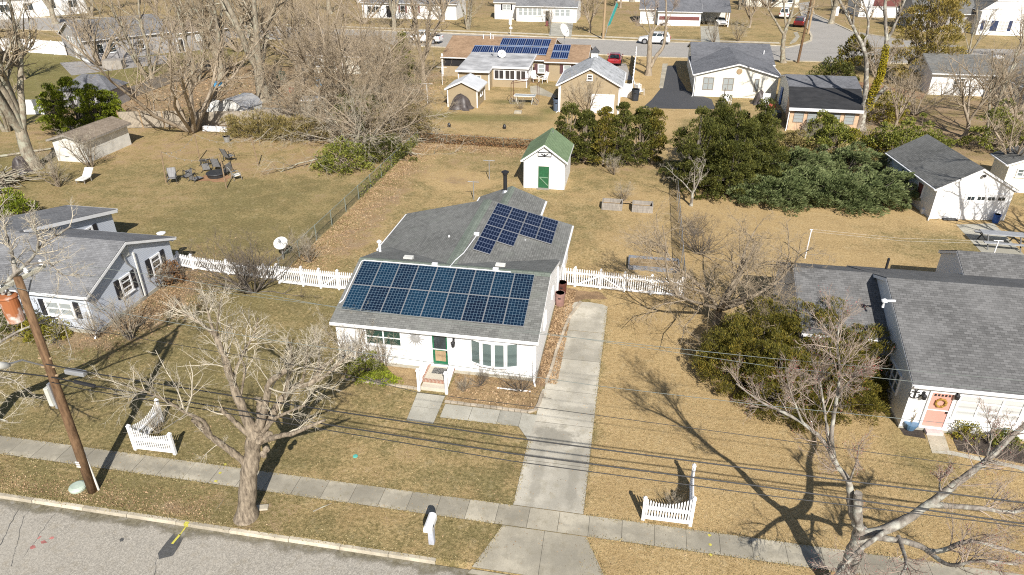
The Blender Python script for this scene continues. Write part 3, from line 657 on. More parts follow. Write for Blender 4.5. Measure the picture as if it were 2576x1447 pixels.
    if gut:
        for b, s in ((b0-ov, -1), (b1+ov, 1)):
            lo, hi = (b-.13, b-.022) if s < 0 else (b+.022, b+.13)
            zz = ze-.06; g = MB()
            g.hexa([f(A0+.03, lo+.02, zz-.1), f(A1-.03, lo+.02, zz-.1), f(A1-.03, hi-.005, zz-.1), f(A0+.03, hi-.005, zz-.1), f(A0+.03, lo, zz), f(A1-.03, lo, zz), f(A1-.03, hi, zz), f(A0+.03, hi, zz)])
            g.build('gutter', M[tm], ro, local=local)
    return w, ro, zf
def corner_boards(root, pts, z1, mat='trim', local=False):
    for x, y in pts:
        m = MB(); m.box(x-.07, x+.07, y-.07, y+.07, 0, z1); m.build('corner_board', M[mat], root, local=local)
def pipe(root, p, h, r=.06, mat='trim', cap=True, name='vent_pipe', local=False):
    m = MB(); p = Vector(p); m.tube([p-Vector((0, 0, .12)), p+Vector((0, 0, h))], r, 10)
    if cap: m.lathe(p+Vector((0, 0, h)), [(r, -.02), (r*1.9, 0), (r*1.9, .05), (r*.3, .16)], 10)
    return m.build(name, M[mat], root, local=local)
def downspout(root, x, y, z1, mat='trim', local=False, nx=0, ny=-1):
    m = MB(); m.box(x-.05, x+.05, y-.04, y+.04, .1, z1); m.bar((x, y, .14), (x+nx*.45, y+ny*.45, .06), .09, .07); return m.build('downspout', M[mat], root, local=local)
def roofpt(x, y, plane):                                        # plane: (P0,u,v,n)
    return plane[0]+plane[1]*x+plane[2]*y
def solar(root, corner, u, v, w, h, mat, lift=.11, t=.04):
    """one framed panel: corner, unit u (width), unit v (up the slope)"""
    u = Vector(u); v = Vector(v); n = u.cross(v).normalized(); o = Vector(corner)+n*lift; m = MB(); b = .02
    q = lambda a, c, z: o+u*a+v*c+n*z
    m.hexa([q(0, 0, -t), q(w, 0, -t), q(w, h, -t), q(0, h, -t), q(0, 0, -.002), q(w, 0, -.002), q(w, h, -.002), q(0, h, -.002)], 0)
    for a0, a1, c0, c1 in ((0, w, 0, b), (0, w, h-b, h), (0, b, b, h-b), (w-b, w, b, h-b)):
        m.hexa([q(a0, c0, -.004), q(a1, c0, -.004), q(a1, c1, -.004), q(a0, c1, -.004), q(a0, c0, .006), q(a1, c0, .006), q(a1, c1, .006), q(a0, c1, .006)], 0)
    m.poly([q(b, b, .002), q(w-b, b, .002), q(w-b, h-b, .002), q(b, h-b, .002)], 1, [(0, 0), (1, 0), (1, 1), (0, 1)])
    for a in (.25, .75):                                         # rails and feet carry the panel off the roof
        for c in (.2, .8):
            m.hexa([q(w*a-.03, h*c-.03, -lift), q(w*a+.03, h*c-.03, -lift), q(w*a+.03, h*c+.03, -lift), q(w*a-.03, h*c+.03, -lift)]+[q(w*a-.03, h*c-.03, -t), q(w*a+.03, h*c-.03, -t), q(w*a+.03, h*c+.03, -t), q(w*a-.03, h*c+.03, -t)])
    return m.build('solar_panel', [M['frame_al'], mat], root)
M['frame_al'] = flat('aluminium frame', (.30, .30, .30), .5, .2, var=.05)
M['cells'] = panel('blue solar cells', 6, 10, (.005, .008, .022), (.008, .034, .066), (.13, .19, .24), .06)
M['cells2'] = panel('dark blue solar cells', 6, 3, (.004, .007, .024), (.006, .011, .036), (.14, .17, .24), .07)
M['cells3'] = panel('blue solar strips', 4, 1, (.006, .014, .06), (.009, .02, .075), (.20, .27, .42), .11)
# ---- the white solar house
hs = thing('house', 'white house with two rows of solar panels on its street side roof', 'house', (-9.75, 34.3, 0))
X0, X1, YF, YR = -15.2, -4.08, 29.8, 34.35; ZE, ZR = 2.76, 4.26
w_, roof, zf = gable(hs, X0, X1, YF, 38.9, ZE, ZR, 'x', 'white_siding', 'roof_main', ov=.34, rake=.14, rp=YR, cap='roof_cap', fnd=.2)
rw_ = MB(); zv = 4.16; ze_ = 2.62; xl, xr, xm, yb, yf, yv = -16.07, -3.76, -9.9, 45.32, 34.42, 38.98
for q in ([(-15.85, 38.9, 0), (-15.85, 45.2, 0), (-15.85, 45.2, ze_-.1), (-15.85, 38.9, ze_-.1)], [(-3.98, 45.2, 0), (-3.98, 38.9, 0), (-3.98, 38.9, ze_-.1), (-3.98, 45.2, ze_-.1)], [(-3.98, 38.9, 0), (-15.85, 38.9, 0), (-15.85, 38.9, ze_-.1), (-3.98, 38.9, ze_-.1)][::-1], [(-3.98, 45.2, 0), (-15.85, 45.2, 0), (-15.85, 45.2, ze_-.1), (xm, 45.2, zv-.16), (-3.98, 45.2, ze_-.1)][::-1]): rw_.poly(q)
rw_.build('rear_wall', M['white_siding'], hs); rw_ = MB(); rw_.plate([(xl, yb, ze_), (xl, yv, ze_), (xm, yf, zv), (xm, yb, zv)], .13); rw_.plate([(xr, yv, ze_), (xr, yb, ze_), (xm, yb, zv), (xm, yf, zv)], .13); rr_ = rw_.build('rear_roof', M['roof_main'], hs)
sl_ = (zv-ze_)/(xr-xm); c_ = MB(); c_.plate([(xm-.32, yb, zv-.32*sl_+.012), (xm-.32, yf+.1, zv-.32*sl_+.012), (xm, yf+.1, zv+.014), (xm, yb, zv+.014)], .008); c_.plate([(xm+.32, yf+.1, zv-.32*sl_+.012), (xm+.32, yb, zv-.32*sl_+.012), (xm, yb, zv+.014), (xm, yf+.1, zv+.014)], .008); c_.build('ridge_cap', M['roof_cap'], rr_)
for x, s in ((xl, -1), (xr, 1)): c_ = MB(); c_.box(min(x, x+s*.12), max(x, x+s*.12), yv+.05, yb-.02, ze_-.17, ze_-.05); c_.build('gutter', M['trim'], rr_)
c_ = MB(); c_.box(-15.2, -5.0, 30.1, 30.27, 2.79, 2.86) if False else None
gable(hs, -11.2, -6.45, 44.0, 49.4, 2.72, 3.72, 'y', 'white_siding', 'roof_main', ov=.2, rake=.12, cap='roof_cap', ends=(0, 1), rp=-8.9)
slp = (ZR-ZE)/(YR-YF+.34); vv = Vector((0, 1, slp)).normalized(); PW = 1.131
y_b = 30.28; L_ = ((34.02-y_b)/vv.y-.03)/2
for r_ in range(2):
    for c_ in range(9):
        b = Vector((-14.98+c_*PW, y_b, ZE+(y_b-YF+.34)*slp))+vv*(r_*(L_+.03)); solar(hs, b, (1, 0, 0), vv, PW-.014, L_+.012, M['cells'])
# east slope of the cross roof, staggered landscape panels
zs = (4.16-2.62)/(-3.76+9.9); ud = Vector((1, 0, -zs)).normalized()
RX0, RX1 = -9.15, -4.72; PWd = (RX1-RX0)/ud.x/4; PYd = (45.05-37.15)/4
for k, n_ in enumerate((4, 3, 2, 2)):
    for r_ in range(n_):
        x = RX0+k*PWd*ud.x; y = 45.0-(r_+1)*PYd
        solar(hs, (x, y, 4.16-(x+9.9)*zs), ud, (0, 1, 0), PWd-.025, PYd-.03, M['cells2'])
m = MB()                                                         # white conduit along the top of the panels
zr_ = lambda y: ZE+(y-YF+.34)*slp+.05
P_ = [(-15.25, 30.75, zr_(30.75)), (-15.12, 31.0, zr_(31.0)), (-15.12, 34.0, zr_(34.0)), (-14.98, 34.12, zr_(34.12)), (-6.2, 34.13, zr_(34.13))]
m.tube(P_, .03, 6); m.tube([(-9.78, 34.14, zr_(34.14)+.02), (-9.74, 35.2, 4.17), (-9.5, 36.3, 4.15), (-9.32, 39.2, 4.1)], .03, 6)
m.build('conduit', M['trim'], hs)
for x, y, z in ((-10.7, 34.2, zr_(34.2)), (-7.1, 34.2, zr_(34.2)), (-9.38, 39.3, 4.07)):
    m = MB(); m.box(x-.16, x+.16, y-.1, y+.1, z-.06, z+.12); m.build('junction_box', M['trim'], hs)
for px, py in ((1028, 649), (1259, 668)):                        # flat vents on the rear slope
    p = at(px, py, 4.0); m = MB(); m.box(p.x-.28, p.x+.28, p.y-.17, p.y+.17, 3.7, 4.1); m.build('roof_vent', M['offwhite'], hs)
p = at(957, 640, 3.25); pipe(hs, p, .85, .085, 'trim')
p = at(1130, 600, 3.75); pipe(hs, p, .22, .06, 'trim', False)
p = at(1321, 614, 3.0); pipe(hs, p, .3, .06, 'trim', False); m = MB(); m.box(p.x-.2, p.x+.2, p.y-.16, p.y+.16, p.z-.15, p.z-.02); m.build('pipe_flashing', M['brownred'], hs)
p = at(1271, 487, 3.45)                                          # black stove pipe
m = MB(); m.lathe(p+Vector((0, 0, -.2)), [(.34, .15), (.22, .42), (.16, .5)], 14, 1); m.tube([p+Vector((0, 0, .25)), p+Vector((0, 0, 1.55))], .15, 14)
m.lathe(p+Vector((0, 0, 1.5)), [(.15, 0), (.2, .02), (.2, .14), (.29, .17), (.29, .25), (.1, .33)], 14)
m.build('chimney_pipe', [M['black'], M['galv']], hs)
downspout(hs, -4.16, 29.72, 2.6, nx=.3); downspout(hs, -4.0, 38.8, 2.5, nx=1, ny=0)
def zat(px, py, y=29.8): return over(px, py, y)
a = zat(921, 864); b = zat(1010, 828)
f = window(hs, ((a.x+b.x)/2, 29.8, 1.35), 'S', 2.1, 1.05, 'glass_green', 2, 2, .09)

M['door_green'] = flat('green painted door', (.012, .13, .06), .4, var=.2)
d = door(hs, (-9.3, 29.8, .48), 'S', .84, 1.95, 'door_green', panes=[(-.40, .40, .53, .96, 'glass'), (-.34, .36, .12, .46, 'wood_tan')], label='green front door behind a storm door')
m = MB(); m.bx((-9.3, 29.8, .48), (1, 0, 0), (0, -1, 0), -.44, .44, .042, .06, .97, 1.02); m.build('rail', M['trim'], d)
# bow window of four casements
bw = MB(); pn = []; x0 = -7.62; x1 = -5.02; nseg = 4; zb, zt = .82, 2.42
arc = [(x0+(x1-x0)*i/nseg, 29.8-.34*math.sin(math.pi*i/nseg)**.8) for i in range(nseg+1)]
for i in range(nseg):
    a = Vector((arc[i][0], arc[i][1], 0)); c = Vector((arc[i+1][0], arc[i+1][1], 0)); u = (c-a).normalized(); n = Vector((u.y, -u.x, 0)); wd = (c-a).length; p = (a+c)/2
    bw.bx(p, u, n, -wd/2, -wd/2+.09, -.02, .06, zb, zt); bw.bx(p, u, n, wd/2-.09, wd/2, -.02, .06, zb, zt); bw.bx(p, u, n, -wd/2+.09, wd/2-.09, -.02, .055, zt-.1, zt); bw.bx(p, u, n, -wd/2+.09, wd/2-.09, -.02, .055, zb, zb+.1)
    q = MB(); q.bx(p, u, n, -wd/2+.07, wd/2-.07, 0, .02, zb+.08, zt-.08); pn.append(q)
bw.poly([(x, y, zb) for x, y in reversed(arc)]); bw.poly([(x, y+.0, zt+.002) for x, y in arc]+[(x1, 29.8, zt+.002)])
bo = bw.build('bow_window', M['trim'], hs)
M['glass_bow'] = blinds('bow window pane over vertical blinds', (.115, .155, .15), 1.2, .8)
for q in pn: q.build('pane', M['glass_bow'], bo)
m = MB(); m.poly([(x, y, zb-.004) for x, y in reversed(arc)]); 
for i in range(nseg): m.poly([(arc[i][0], arc[i][1], zb), (arc[i][0]*.5+(x0+x1)*.25, 29.81, zb-.22), (arc[i+1][0]*.5+(x0+x1)*.25, 29.81, zb-.22), (arc[i+1][0], arc[i+1][1], zb)])
m.build('bow_skirt', M['trim'], bo)
p = zat(1142, 862); m = MB(); m.box(p.x-.05, p.x+.05, 29.72, 29.8, p.z+.05, p.z+.3); m.bar((p.x, 29.74, p.z+.2), (p.x, 29.6, p.z+.26), .04); m.lathe((p.x, 29.6, p.z-.18), [(.04, 0), (.09, .06), (.12, .28), (.14, .3), (.02, .42)], 6)
m.build('wall_lantern', M['black'], hs)
p = zat(1045, 851); m = MB()                                     # wooden sun ornament on the wall
for k in range(16):
    a = k*math.pi/8; r1 = .42 if k % 2 else .5; cc = Vector((p.x, 29.76, p.z)); d1 = Vector((math.cos(a), 0, math.sin(a))); d2 = Vector((-math.sin(a), 0, math.cos(a)))
    m.hexa([cc+d1*.18-d2*.05, cc+d1*.18+d2*.05, cc+d1*.18+d2*.05+Vector((0, .03, 0)), cc+d1*.18-d2*.05+Vector((0, .03, 0)), cc+d1*r1-d2*.012, cc+d1*r1+d2*.012, cc+d1*r1+d2*.012+Vector((0, .03, 0)), cc+d1*r1-d2*.012+Vector((0, .03, 0))])
m.tube([(p.x, 29.79, p.z), (p.x, 29.73, p.z), (p.x, 29.71, p.z)], [.2, .2, .1], 18)
tag(m.build('sun_ornament', M['sheet_metal']), 'pale sun shaped ornament on the white front wall beside the green door', 'ornament')
m = MB()
for y, z, h in ((33.2, 1.35, .95), (36.6, 1.5, .6)): window(hs, (-4.08, y, z), 'E', .75, h, 'glass_mid', 1, 2, .07, sill=False)
window(hs, (-3.98, 37.6, 2.0), 'S', .01, .01, 'glass') if False else None
# front steps with white railings
st = thing('front_steps', 'concrete front steps with a brick nosing and white railings below the green door', 'steps', (-9.3, 28.9, 0))
sx0, sx1 = -9.98, -8.52
m = MB(); m.box(sx0+.06, sx1-.06, 28.42, 29.78, 0, .42); m.build('landing', M['step'], st)
m = MB(); m.box(sx0+.05, sx1-.05, 28.30, 28.46, .3, .435); m.box(sx0-.02, sx0+.1, 28.47, 29.78, .3, .435); m.box(sx1-.1, sx1+.02, 28.47, 29.78, .3, .435); m.build('brick_nosing', M['brick'], st)
m = MB(); m.box(sx0+.07, sx1-.07, 27.98, 28.299, 0, .22); m.box(sx0+.08, sx1-.08, 28.299, 28.41, 0, .3); m.build('step', M['step'], st)
for x in (sx0-.02, sx1+.02):
    r = MB(); r.box(x-.07, x+.07, 27.83, 27.97, 0, 1.28); r.box(x-.095, x+.095, 27.805, 27.995, 1.28, 1.36); r.box(x-.05, x+.05, 29.66, 29.78, .42, 1.5)
    r.bar((x, 27.95, 1.12), (x, 29.7, 1.42), .07, .06); r.bar((x, 27.95, .22), (x, 29.7, .6), .06, .05)
    for k in range(12): y = 28.08+k*.135; f_ = (y-27.95)/1.75; r.box(x-.018, x+.018, y-.018, y+.018, .2+.38*f_, 1.12+.3*f_)
    r.build('railing', M['fence'], st)
m = MB(); m.box(-9.62, -8.82, 28.98, 29.5, .421, .437)
def matmat():
    m, nt, N, L, P = _mat('patterned doormat'); p = pos(N); n = noise(N, L, p, 14, 2); w = N.new('ShaderNodeTexWave'); w.wave_type = 'RINGS'; w.inputs['Scale'].default_value = 4.5; w.inputs['Distortion'].default_value = 6; w.inputs['Detail Scale'].default_value = 3; L.new(p, w.inputs[0])
    L.new(mixc(N, L, sstep(N, L, w.outputs['Fac'], .55, .7), (.02, .02, .02), (.30, .29, .27)), P.inputs['Base Color']); P.inputs['Roughness'].default_value = .95; return m
tag(m.build('doormat', matmat()), 'black and cream patterned doormat on the front landing', 'doormat')
m = MB(); a = at(1251, 976, .05); b = at(1335, 985, .05); m.bar(a, b, .05); tag(m.build('plastic_pipe', M['trim']), 'thin white pipe lying in the straw bed under the bow window', 'pipe')
# ---- left neighbour
lh = thing('house', 'pale blue grey house with black shutters and grey shingle roof at the left edge', 'house', (-38, 33.7, 0))
gable(lh, -48, -30.55, 29.85, 37.75, 2.78, 4.45, 'x', 'blue_siding', 'roof_left', ov=.34, rake=.3, rp=33.6, fnd=.25)
m = MB(); zl = 2.62; zh = 4.38; yk = 34.4
m.poly([(-42.0, yk, 0), (-38.3, yk, 0), (-38.3, yk, zh-.2), (-42.0, yk, zh-.2)]); m.poly([(-38.3, 42, 0), (-42, 42, 0), (-42, 42, zl-.1), (-38.3, 42, zl-.1)])
m.poly([(-38.3, yk, 0), (-38.3, 42, 0), (-38.3, 42, zl-.1), (-38.3, yk, zh-.2)]); m.poly([(-42, 42, 0), (-42, yk, 0), (-42, yk, zh-.2), (-42, 42, zl-.1)])
m.build('wall', M['blue_siding'], lh)
m = MB(); m.plate([(-38.0, 42.3, zl), (-42.3, 42.3, zl), (-42.3, 33.9, zh+.05), (-38.0, 33.9, zh+.05)], .13); rr = m.build('roof', M['roof_left'], lh)
m = MB(); m.hexa([(-38.03, 42.3, zl-.3), (-37.97, 42.3, zl-.3), (-37.97, 34.2, zh-.27), (-38.03, 34.2, zh-.27), (-38.03, 42.3, zl-.06), (-37.97, 42.3, zl-.06), (-37.97, 34.2, zh-.03), (-38.03, 34.2, zh-.03)]); m.box(-42.3, -38.0, 42.29, 42.42, zl-.2, zl-.04); m.build('fascia', M['trim'], rr)
for y in (33.0, 36.0): window(lh, (-30.55, y, 1.15), 'E', 1.0, 1.2, 'glass_dark', 1, 3, .12, shut='shutter', sw=.42)
window(lh, (-38.3, 39.3, 1.2), 'E', 1.1, 1.05, 'glass_dark', 1, 3, .12, shut='shutter', sw=.4)
window(lh, (-32.6, 29.85, 1.05), 'S', 1.9, 1.05, 'glass_blind', 2, 2, .13, shut='shutter', sw=.36)
window(lh, (-36.9, 29.85, 1.05), 'S', 1.5, 1.05, 'glass_blind', 2, 2, .13, shut='shutter', sw=.36)
m = MB(); m.box(-30.55, -30.50, 33.35, 33.95, 3.35, 3.95); 
for k in range(8): m.box(-30.50, -30.47, 33.4, 33.9, 3.4+k*.065, 3.43+k*.065)
m.build('gable_vent', M['offwhite'], lh)
m = MB(); m.box(-30.5, -30.42, 34.15, 34.25, .3, 3.4); m.build('downspout', M['offwhite'], lh)
m = MB(); m.tube([(-30.48, 33.3, 3.7), (-30.46, 33.45, 3.0), (-30.46, 33.9, 2.4), (-30.46, 33.95, .5)], .05, 8); m.build('service_cable', M['galv'], lh)
downspout(lh, -30.62, 29.75, 2.6, nx=.6)
m = MB(); m.lathe((-31.5, 38.35, 2.75), [(.05, 0), (.28, .05), (.3, .12), (.05, .2)], 12); m.build('floodlight', M['trim'], lh)
# ---- right neighbour
rh = thing('house', 'white house with broad grey shingle roof and pink front door at the right edge', 'house', (18, 35, 0))
gable(rh, 14.0, 27, 29.2, 41.2, 2.82, 5.2, 'x', 'white_siding', 'roof_grey', ov=.3, rake=.14, rp=35.2, fnd=.12)
gable(rh, 9.75, 14.2, 33.1, 41.2, 2.75, 4.46, 'x', 'white_siding', 'roof_grey', ov=.28, rake=.1, rp=37.2, ends=(1, 0))
M['dusk_siding'] = M['white_siding']
m = MB(); q = [at(2412, 690, 2.9), at(2490, 697, 2.9)]
gable(rh, 20.4, 25.5, 40.6, 44.6, 2.9, 3.9, 'x', 'white_siding', 'roof_grey', ov=.2, rake=.1)
pipe(rh, at(2230, 672, 4.35), .55, .07, 'black', False)
p = Vector((13.9, 33.6, 4.35)); m = MB(); m.tube([p+Vector((-.45, .0, -.1)), p+Vector((-.45, 0, .28)), p+Vector((.05, 0, .32))], .07, 10); m.lathe(p+Vector((-.45, 0, .2)), [(.07, 0), (.16, .04), (.16, .12), (.04, .2)], 10); m.build('vent_pipe', M['trim'], rh)
# side windows (three tall panes each with bars)
window(rh, (14.0, 31.3, 1.0), 'W', 1.7, 1.15, 'glass_mid', 3, 2, .09, sill=False)
window(rh, (9.75, 35.6, 1.0), 'W', 1.6, 1.1, 'glass_mid', 3, 2, .09, sill=False)
window(rh, (11.9, 33.1, .95), 'S', 1.6, 1.2, 'glass_lace', 2, 2, .1)
a = zat(2343, 1025, 29.2); M['pink'] = flat('pink painted door', (.58, .30, .245), .45, var=.06)
d = door(rh, (a.x+.28, 29.2, .3), 'S', .95, 2.0, 'pink', label='pink front door with a dried wreath')
M['wreath'] = leafy('dried wreath', [(.12, .06, .01), (.28, .16, .03), (.4, .26, .06)])
m = MB(); c = Vector((a.x+.3, 29.12, 1.75)); m.tube([c+Vector((math.cos(t)*.22, 0, math.sin(t)*.22)) for t in np.linspace(0, 2*math.pi, 22)], [.055+.02*math.sin(k*2.3) for k in range(22)], 8)
tag(m.build('wreath', M['wreath']), 'round dried wreath hanging on the pink door', 'wreath')
m = MB()
for k in range(5): m.bx((a.x+.28, 29.2, .3), (1, 0, 0), (0, -1, 0), -.36+k*.155, -.26+k*.155, .035, .042, 1.8, 1.92)
m.build('pane', M['glass'], d)
m = MB(); m.bx((a.x+.28, 29.2, .3), (1, 0, 0), (0, -1, 0), -.47, .47, .04, .07, .98, 1.02); m.build('rail', M['trim'], d)
a = zat(2490, 1022, 29.2)
window(rh, (a.x, 29.2, 1.0), 'S', 2.9, 1.35, 'glass_lace', 3, 3, .1)
for px in (2322, 2405):
    p = zat(px, 993, 29.2); m = MB(); m.box(p.x-.05, p.x+.05, 29.12, 29.2, p.z, p.z+.2); m.lathe((p.x, 29.02, p.z-.18), [(.03, 0), (.1, .05), (.12, .25), (.02, .34)], 8); m.build('wall_lantern', M['black'], rh)
p = zat(2302, 990, 29.2); m = MB(); y = 29.15                     # anchor
m.bar((p.x, y, p.z-.25), (p.x, y, p.z+.2), .05); m.bar((p.x-.16, y, p.z+.12), (p.x+.16, y, p.z+.12), .045)
m.tube([(p.x+math.sin(t)*.26, y, p.z-math.cos(t)*.26+.02) for t in np.linspace(-1.25, 1.25, 12)], .025, 6)
m.tube([(p.x+math.cos(t)*.06, y, p.z+.26+math.sin(t)*.06) for t in np.linspace(0, 6.28, 12)], .018, 6)
for s in (-1, 1): m.bar((p.x+s*.25, y, p.z-.07), (p.x+s*.17, y, p.z+.01), .035); m.bar((p.x+s*.25, y, p.z-.07), (p.x+s*.3, y, p.z+.02), .035)
tag(m.build('anchor_ornament', M['black']), 'black anchor on the white wall left of the pink door', 'ornament')
m = MB(); p = at(2287, 1080); m.lathe(p, [(.16, 0), (.2, .04), (.3, .3), (.33, .42), (.29, .43), (.28, .36), (.02, .36)], 16); pt = m.build('planter', flat('blue glazed pot', (.10, .19, .30), .3)); tag(pt, 'blue glazed pot holding a bare twig beside the pink door', 'plant pot')
m = MB()
for k in range(5): m.tube([p+Vector((0, 0, .36)), p+Vector((random.uniform(-.12, .12), random.uniform(-.1, .1), .9)), p+Vector((random.uniform(-.3, .3), random.uniform(-.2, .2), 1.4))], [.015, .012, .006], 4)
m.build('stem', M['twig'], pt)
m = MB(); p = at(2273, 1052); 
for s in (0, .3): m.bar(p+Vector((s, .1, 0)), p+Vector((s+.05, .22, 1.0)), .03)
for k in range(3): m.bar(p+Vector((0, .13, .2+k*.33)), p+Vector((.33, .15, .2+k*.33)), .03)
tag(m.build('plant_stand', M['black']), 'black wire plant stand leaning on the white wall by the blue pot', 'plant stand')
m = MB(); p = [at(2318, 1073), at(2362, 1078), at(2372, 1098), at(2330, 1095)]; m.hexa([(q.x, q.y, z) for z in (0, .16) for q in (p[3], p[2], p[1], p[0])]); tag(m.build('door_step', flat('pale pink step', (.55, .45, .43), .8)), 'pale pink step below the pink door', 'step')
# ---- green roofed shed
sh = thing('shed', 'white clapboard shed with green shingle roof and green plank door', 'shed', (-7.7, 62, 0))
gable(sh, -9.6, -5.82, 59.4, 64.6, 2.72, 4.25, 'y', 'white_siding', 'roof_green', ov=.24, rake=.25, gut=False)
M['shed_green'] = stripes('green plank door', (.02, .115, .045), (.012, .07, .028), 0, .16, .93)
d = door(sh, (-7.75, 59.4, .1), 'S', .98, 2.05, 'shed_green', frame='offwhite', knob=False, label='green plank door with a diagonal brace')
m = MB(); o = Vector((-7.75, 59.4, .1)); m.bar(o+Vector((-.38, -.06, 1.0)), o+Vector((.40, -.06, 1.0)), .05, .09); m.bar(o+Vector((-.36, -.062, .98)), o+Vector((.40, -.062, .25)), .05, .08); m.build('brace', flat('faded green wood', (.16, .27, .17), .8), d)
m = MB(); m.box(-8.3, -7.2, 59.1, 59.39, 0, .1); m.build('door_sill', M['wood_grey'], sh)
m = MB(); o = Vector((-7.7, 59.36, 3.05))
for a0, a1, z0, z1 in ((-.62, .62, 0, .05), (-.62, .62, .37, .42), (-.62, -.57, .05, .37), (.57, .62, .05, .37)): m.box(o.x+a0, o.x+a1, o.y-.03, o.y+.02, o.z+z0, o.z+z1)
for s in (-1, 1): m.poly([o+Vector((s*.05, -.02, .15)), o+Vector((s*.14, -.02, .22)), o+Vector((s*.34, -.02, .29)), o+Vector((s*.36, -.02, .26)), o+Vector((s*.2, -.02, .14)), o+Vector((s*.05, -.02, .1))][::s])
m.box(o.x-.06, o.x+.06, o.y-.04, o.y, o.z+.08, o.z+.24)
m.build('sign_frame', M['black'], sh)
p = at(1388, 350, 3.5); m = MB(); m.bar(p+Vector((0, 0, -.2)), p+Vector((.1, .1, .8)), .12, .03); m.bar(p+Vector((-.1, 0, -.1)), p+Vector((-.15, 0, .15)), .14, .05); m.build('metal_flue', M['galv'], sh)
# ---- right hand garage, turned a few degrees
gr = thing('garage', 'white detached garage with dark shingle roof casting branch shadows on its door', 'garage', (24.75, 58.0, 0), R(6.3))
gable(gr, 0, 5.95, 0, 9.6, 2.66, 4.45, 'y', 'white_siding', 'roof_dark', ov=.26, rake=.12, local=True)
garage_door(gr, (3.95, 0, .02), 'S', 3.2, 2.15, 'trim', 4, True, local=True)
window(gr, (0, 5.6, 1.0), 'W', .8, 1.15, 'glass', 2, 2, .07, shut='navy', local=True, sw=.34)
window(gr, (0, 2.6, 1.0), 'W', .95, 1.2, 'brownred', 1, 1, .04, local=True, sill=False)
downspout(gr, -.06, -.08, 2.5, local=True, nx=-.6); m = MB(); m.tube([(3.1, -.05, 3.85), (3.1, -.25, 3.85)], [.06, .14], 10); m.build('floodlight', M['black'], gr, local=True)
# ---- tan house with solar panels, its sunroom, shed and garage
th = thing('house', 'tan house with brown shingle roof carrying blue solar panels and a flat roofed sunroom', 'house', (-19, 106.5, 0))
gable(th, -30.3, -13.6, 107.3, 122.5, 2.95, 5.0, 'x', 'tan_siding', 'roof_tan', ov=.4, rake=.25)
gable(th, -14.2, -7.9, 106.5, 118.2, 2.9, 4.5, 'x', 'tan_siding', 'roof_tan', ov=.4, rake=.25, ends=(0, 1))
sl1 = (5.0-2.95)/(114.9-106.9); v1 = Vector((0, 1, sl1)).normalized(); sl2 = (4.5-2.9)/(112.35-106.1); v2 = Vector((0, 1, sl2)).normalized()
z1 = lambda y: 2.95+(y-106.9)*sl1; z2 = lambda y: 2.9+(y-106.1)*sl2
for i in range(9): solar(th, (-26.0+i*1.32, 108.4, z1(108.4)), (1, 0, 0), v1, 1.29, 2.9, M['cells3'])
for i in range(6): solar(th, (-22.04+i*1.32, 111.4, z1(111.4)), (1, 0, 0), v1, 1.29, 2.9, M['cells3'])
for i in range(2):
    for k in range(2): solar(th, (-13.35+i*1.32, 107.0+k*2.55, z2(107.0+k*2.55)), (1, 0, 0), v2, 1.29, 2.5, M['cells3'])
m = MB(); m.box(-25.6, -21.1, 98.6, 107.3, 0, 2.62); m.box(-21.1, -16.0, 101.0, 107.3, 0, 2.8); m.build('sunroom_wall', M['tan_siding'], th)
M['stain_roof'] = flat('stained white roof coating', (.40, .40, .40), .7, var=.35, scale=.55)
m = MB(); zr = lambda y: 2.75+(y-98.3)*.075
m.plate([(-25.9, 98.2, zr(98.2)), (-20.95, 98.2, zr(98.2)), (-20.95, 100.75, zr(100.75)), (-15.7, 100.75, zr(100.75)), (-15.7, 109.0, zr(109)), (-25.9, 109.0, zr(109))], .12) if False else None
m.plate([(-25.9, 98.2, zr(98.2)), (-20.97, 98.2, zr(98.2)), (-20.97, 109, zr(109)), (-25.9, 109, zr(109))], .14); m.plate([(-20.965, 100.75, zr(100.75)), (-15.7, 100.75, zr(100.75)), (-15.7, 109, zr(109)), (-20.965, 109, zr(109))], .14)
sr = m.build('sunroom_roof', M['stain_roof'], th)
m = MB(); m.box(-25.95, -20.93, 98.1, 98.19, zr(98.2)-.25, zr(98.2)+.02); m.box(-20.93, -15.62, 100.65, 100.74, zr(100.7)-.25, zr(100.7)+.02)
m.hexa([(-15.69, 100.74, zr(100.74)-.25), (-15.62, 100.74, zr(100.74)-.25), (-15.62, 109, zr(109)-.25), (-15.69, 109, zr(109)-.25), (-15.69, 100.74, zr(100.74)+.02), (-15.62, 100.74, zr(100.74)+.02), (-15.62, 109, zr(109)+.02), (-15.69, 109, zr(109)+.02)])
m.hexa([(-20.96, 98.19, zr(98.2)-.25), (-20.93, 98.19, zr(98.2)-.25), (-20.93, 100.65, zr(100.7)-.25), (-20.96, 100.65, zr(100.7)-.25), (-20.96, 98.19, zr(98.2)+.02), (-20.93, 98.19, zr(98.2)+.02), (-20.93, 100.65, zr(100.7)+.02), (-20.96, 100.65, zr(100.7)+.02)]); m.build('fascia', M['trim'], sr)
for i in range(3): window(th, (-20.1+i*1.62, 101.0, 1.05), 'S', 1.58, 1.45, 'glass_dark', 2, 1, .13, sill=False)
for i in range(3): window(th, (-16.0, 102.3+i*1.7, 1.05), 'E', 1.6, 1.45, 'glass_dark', 1, 1, .13, sill=False)
window(th, (-22.7, 98.6, 1.4), 'S', .9, .6, 'glass_mid', 1, 2, .08)
corner_boards(th, [(-25.6, 98.6), (-21.1, 98.6), (-16.0, 101.0)], 2.55)
for x, s in ((-14.6, .8), (-10.7, .8)): window(th, (x, 106.5, 1.15), 'S', 1.15, 1.3, 'glass_blind', 1, 2, .12, shut='maroon', sw=.5)
m = MB(); m.box(-30.2, -26.0, 107.2, 107.28, 1.6, 2.7); m.build('porch_shadow', M['black'], th)  # black panel painting in the shade under the porch roof
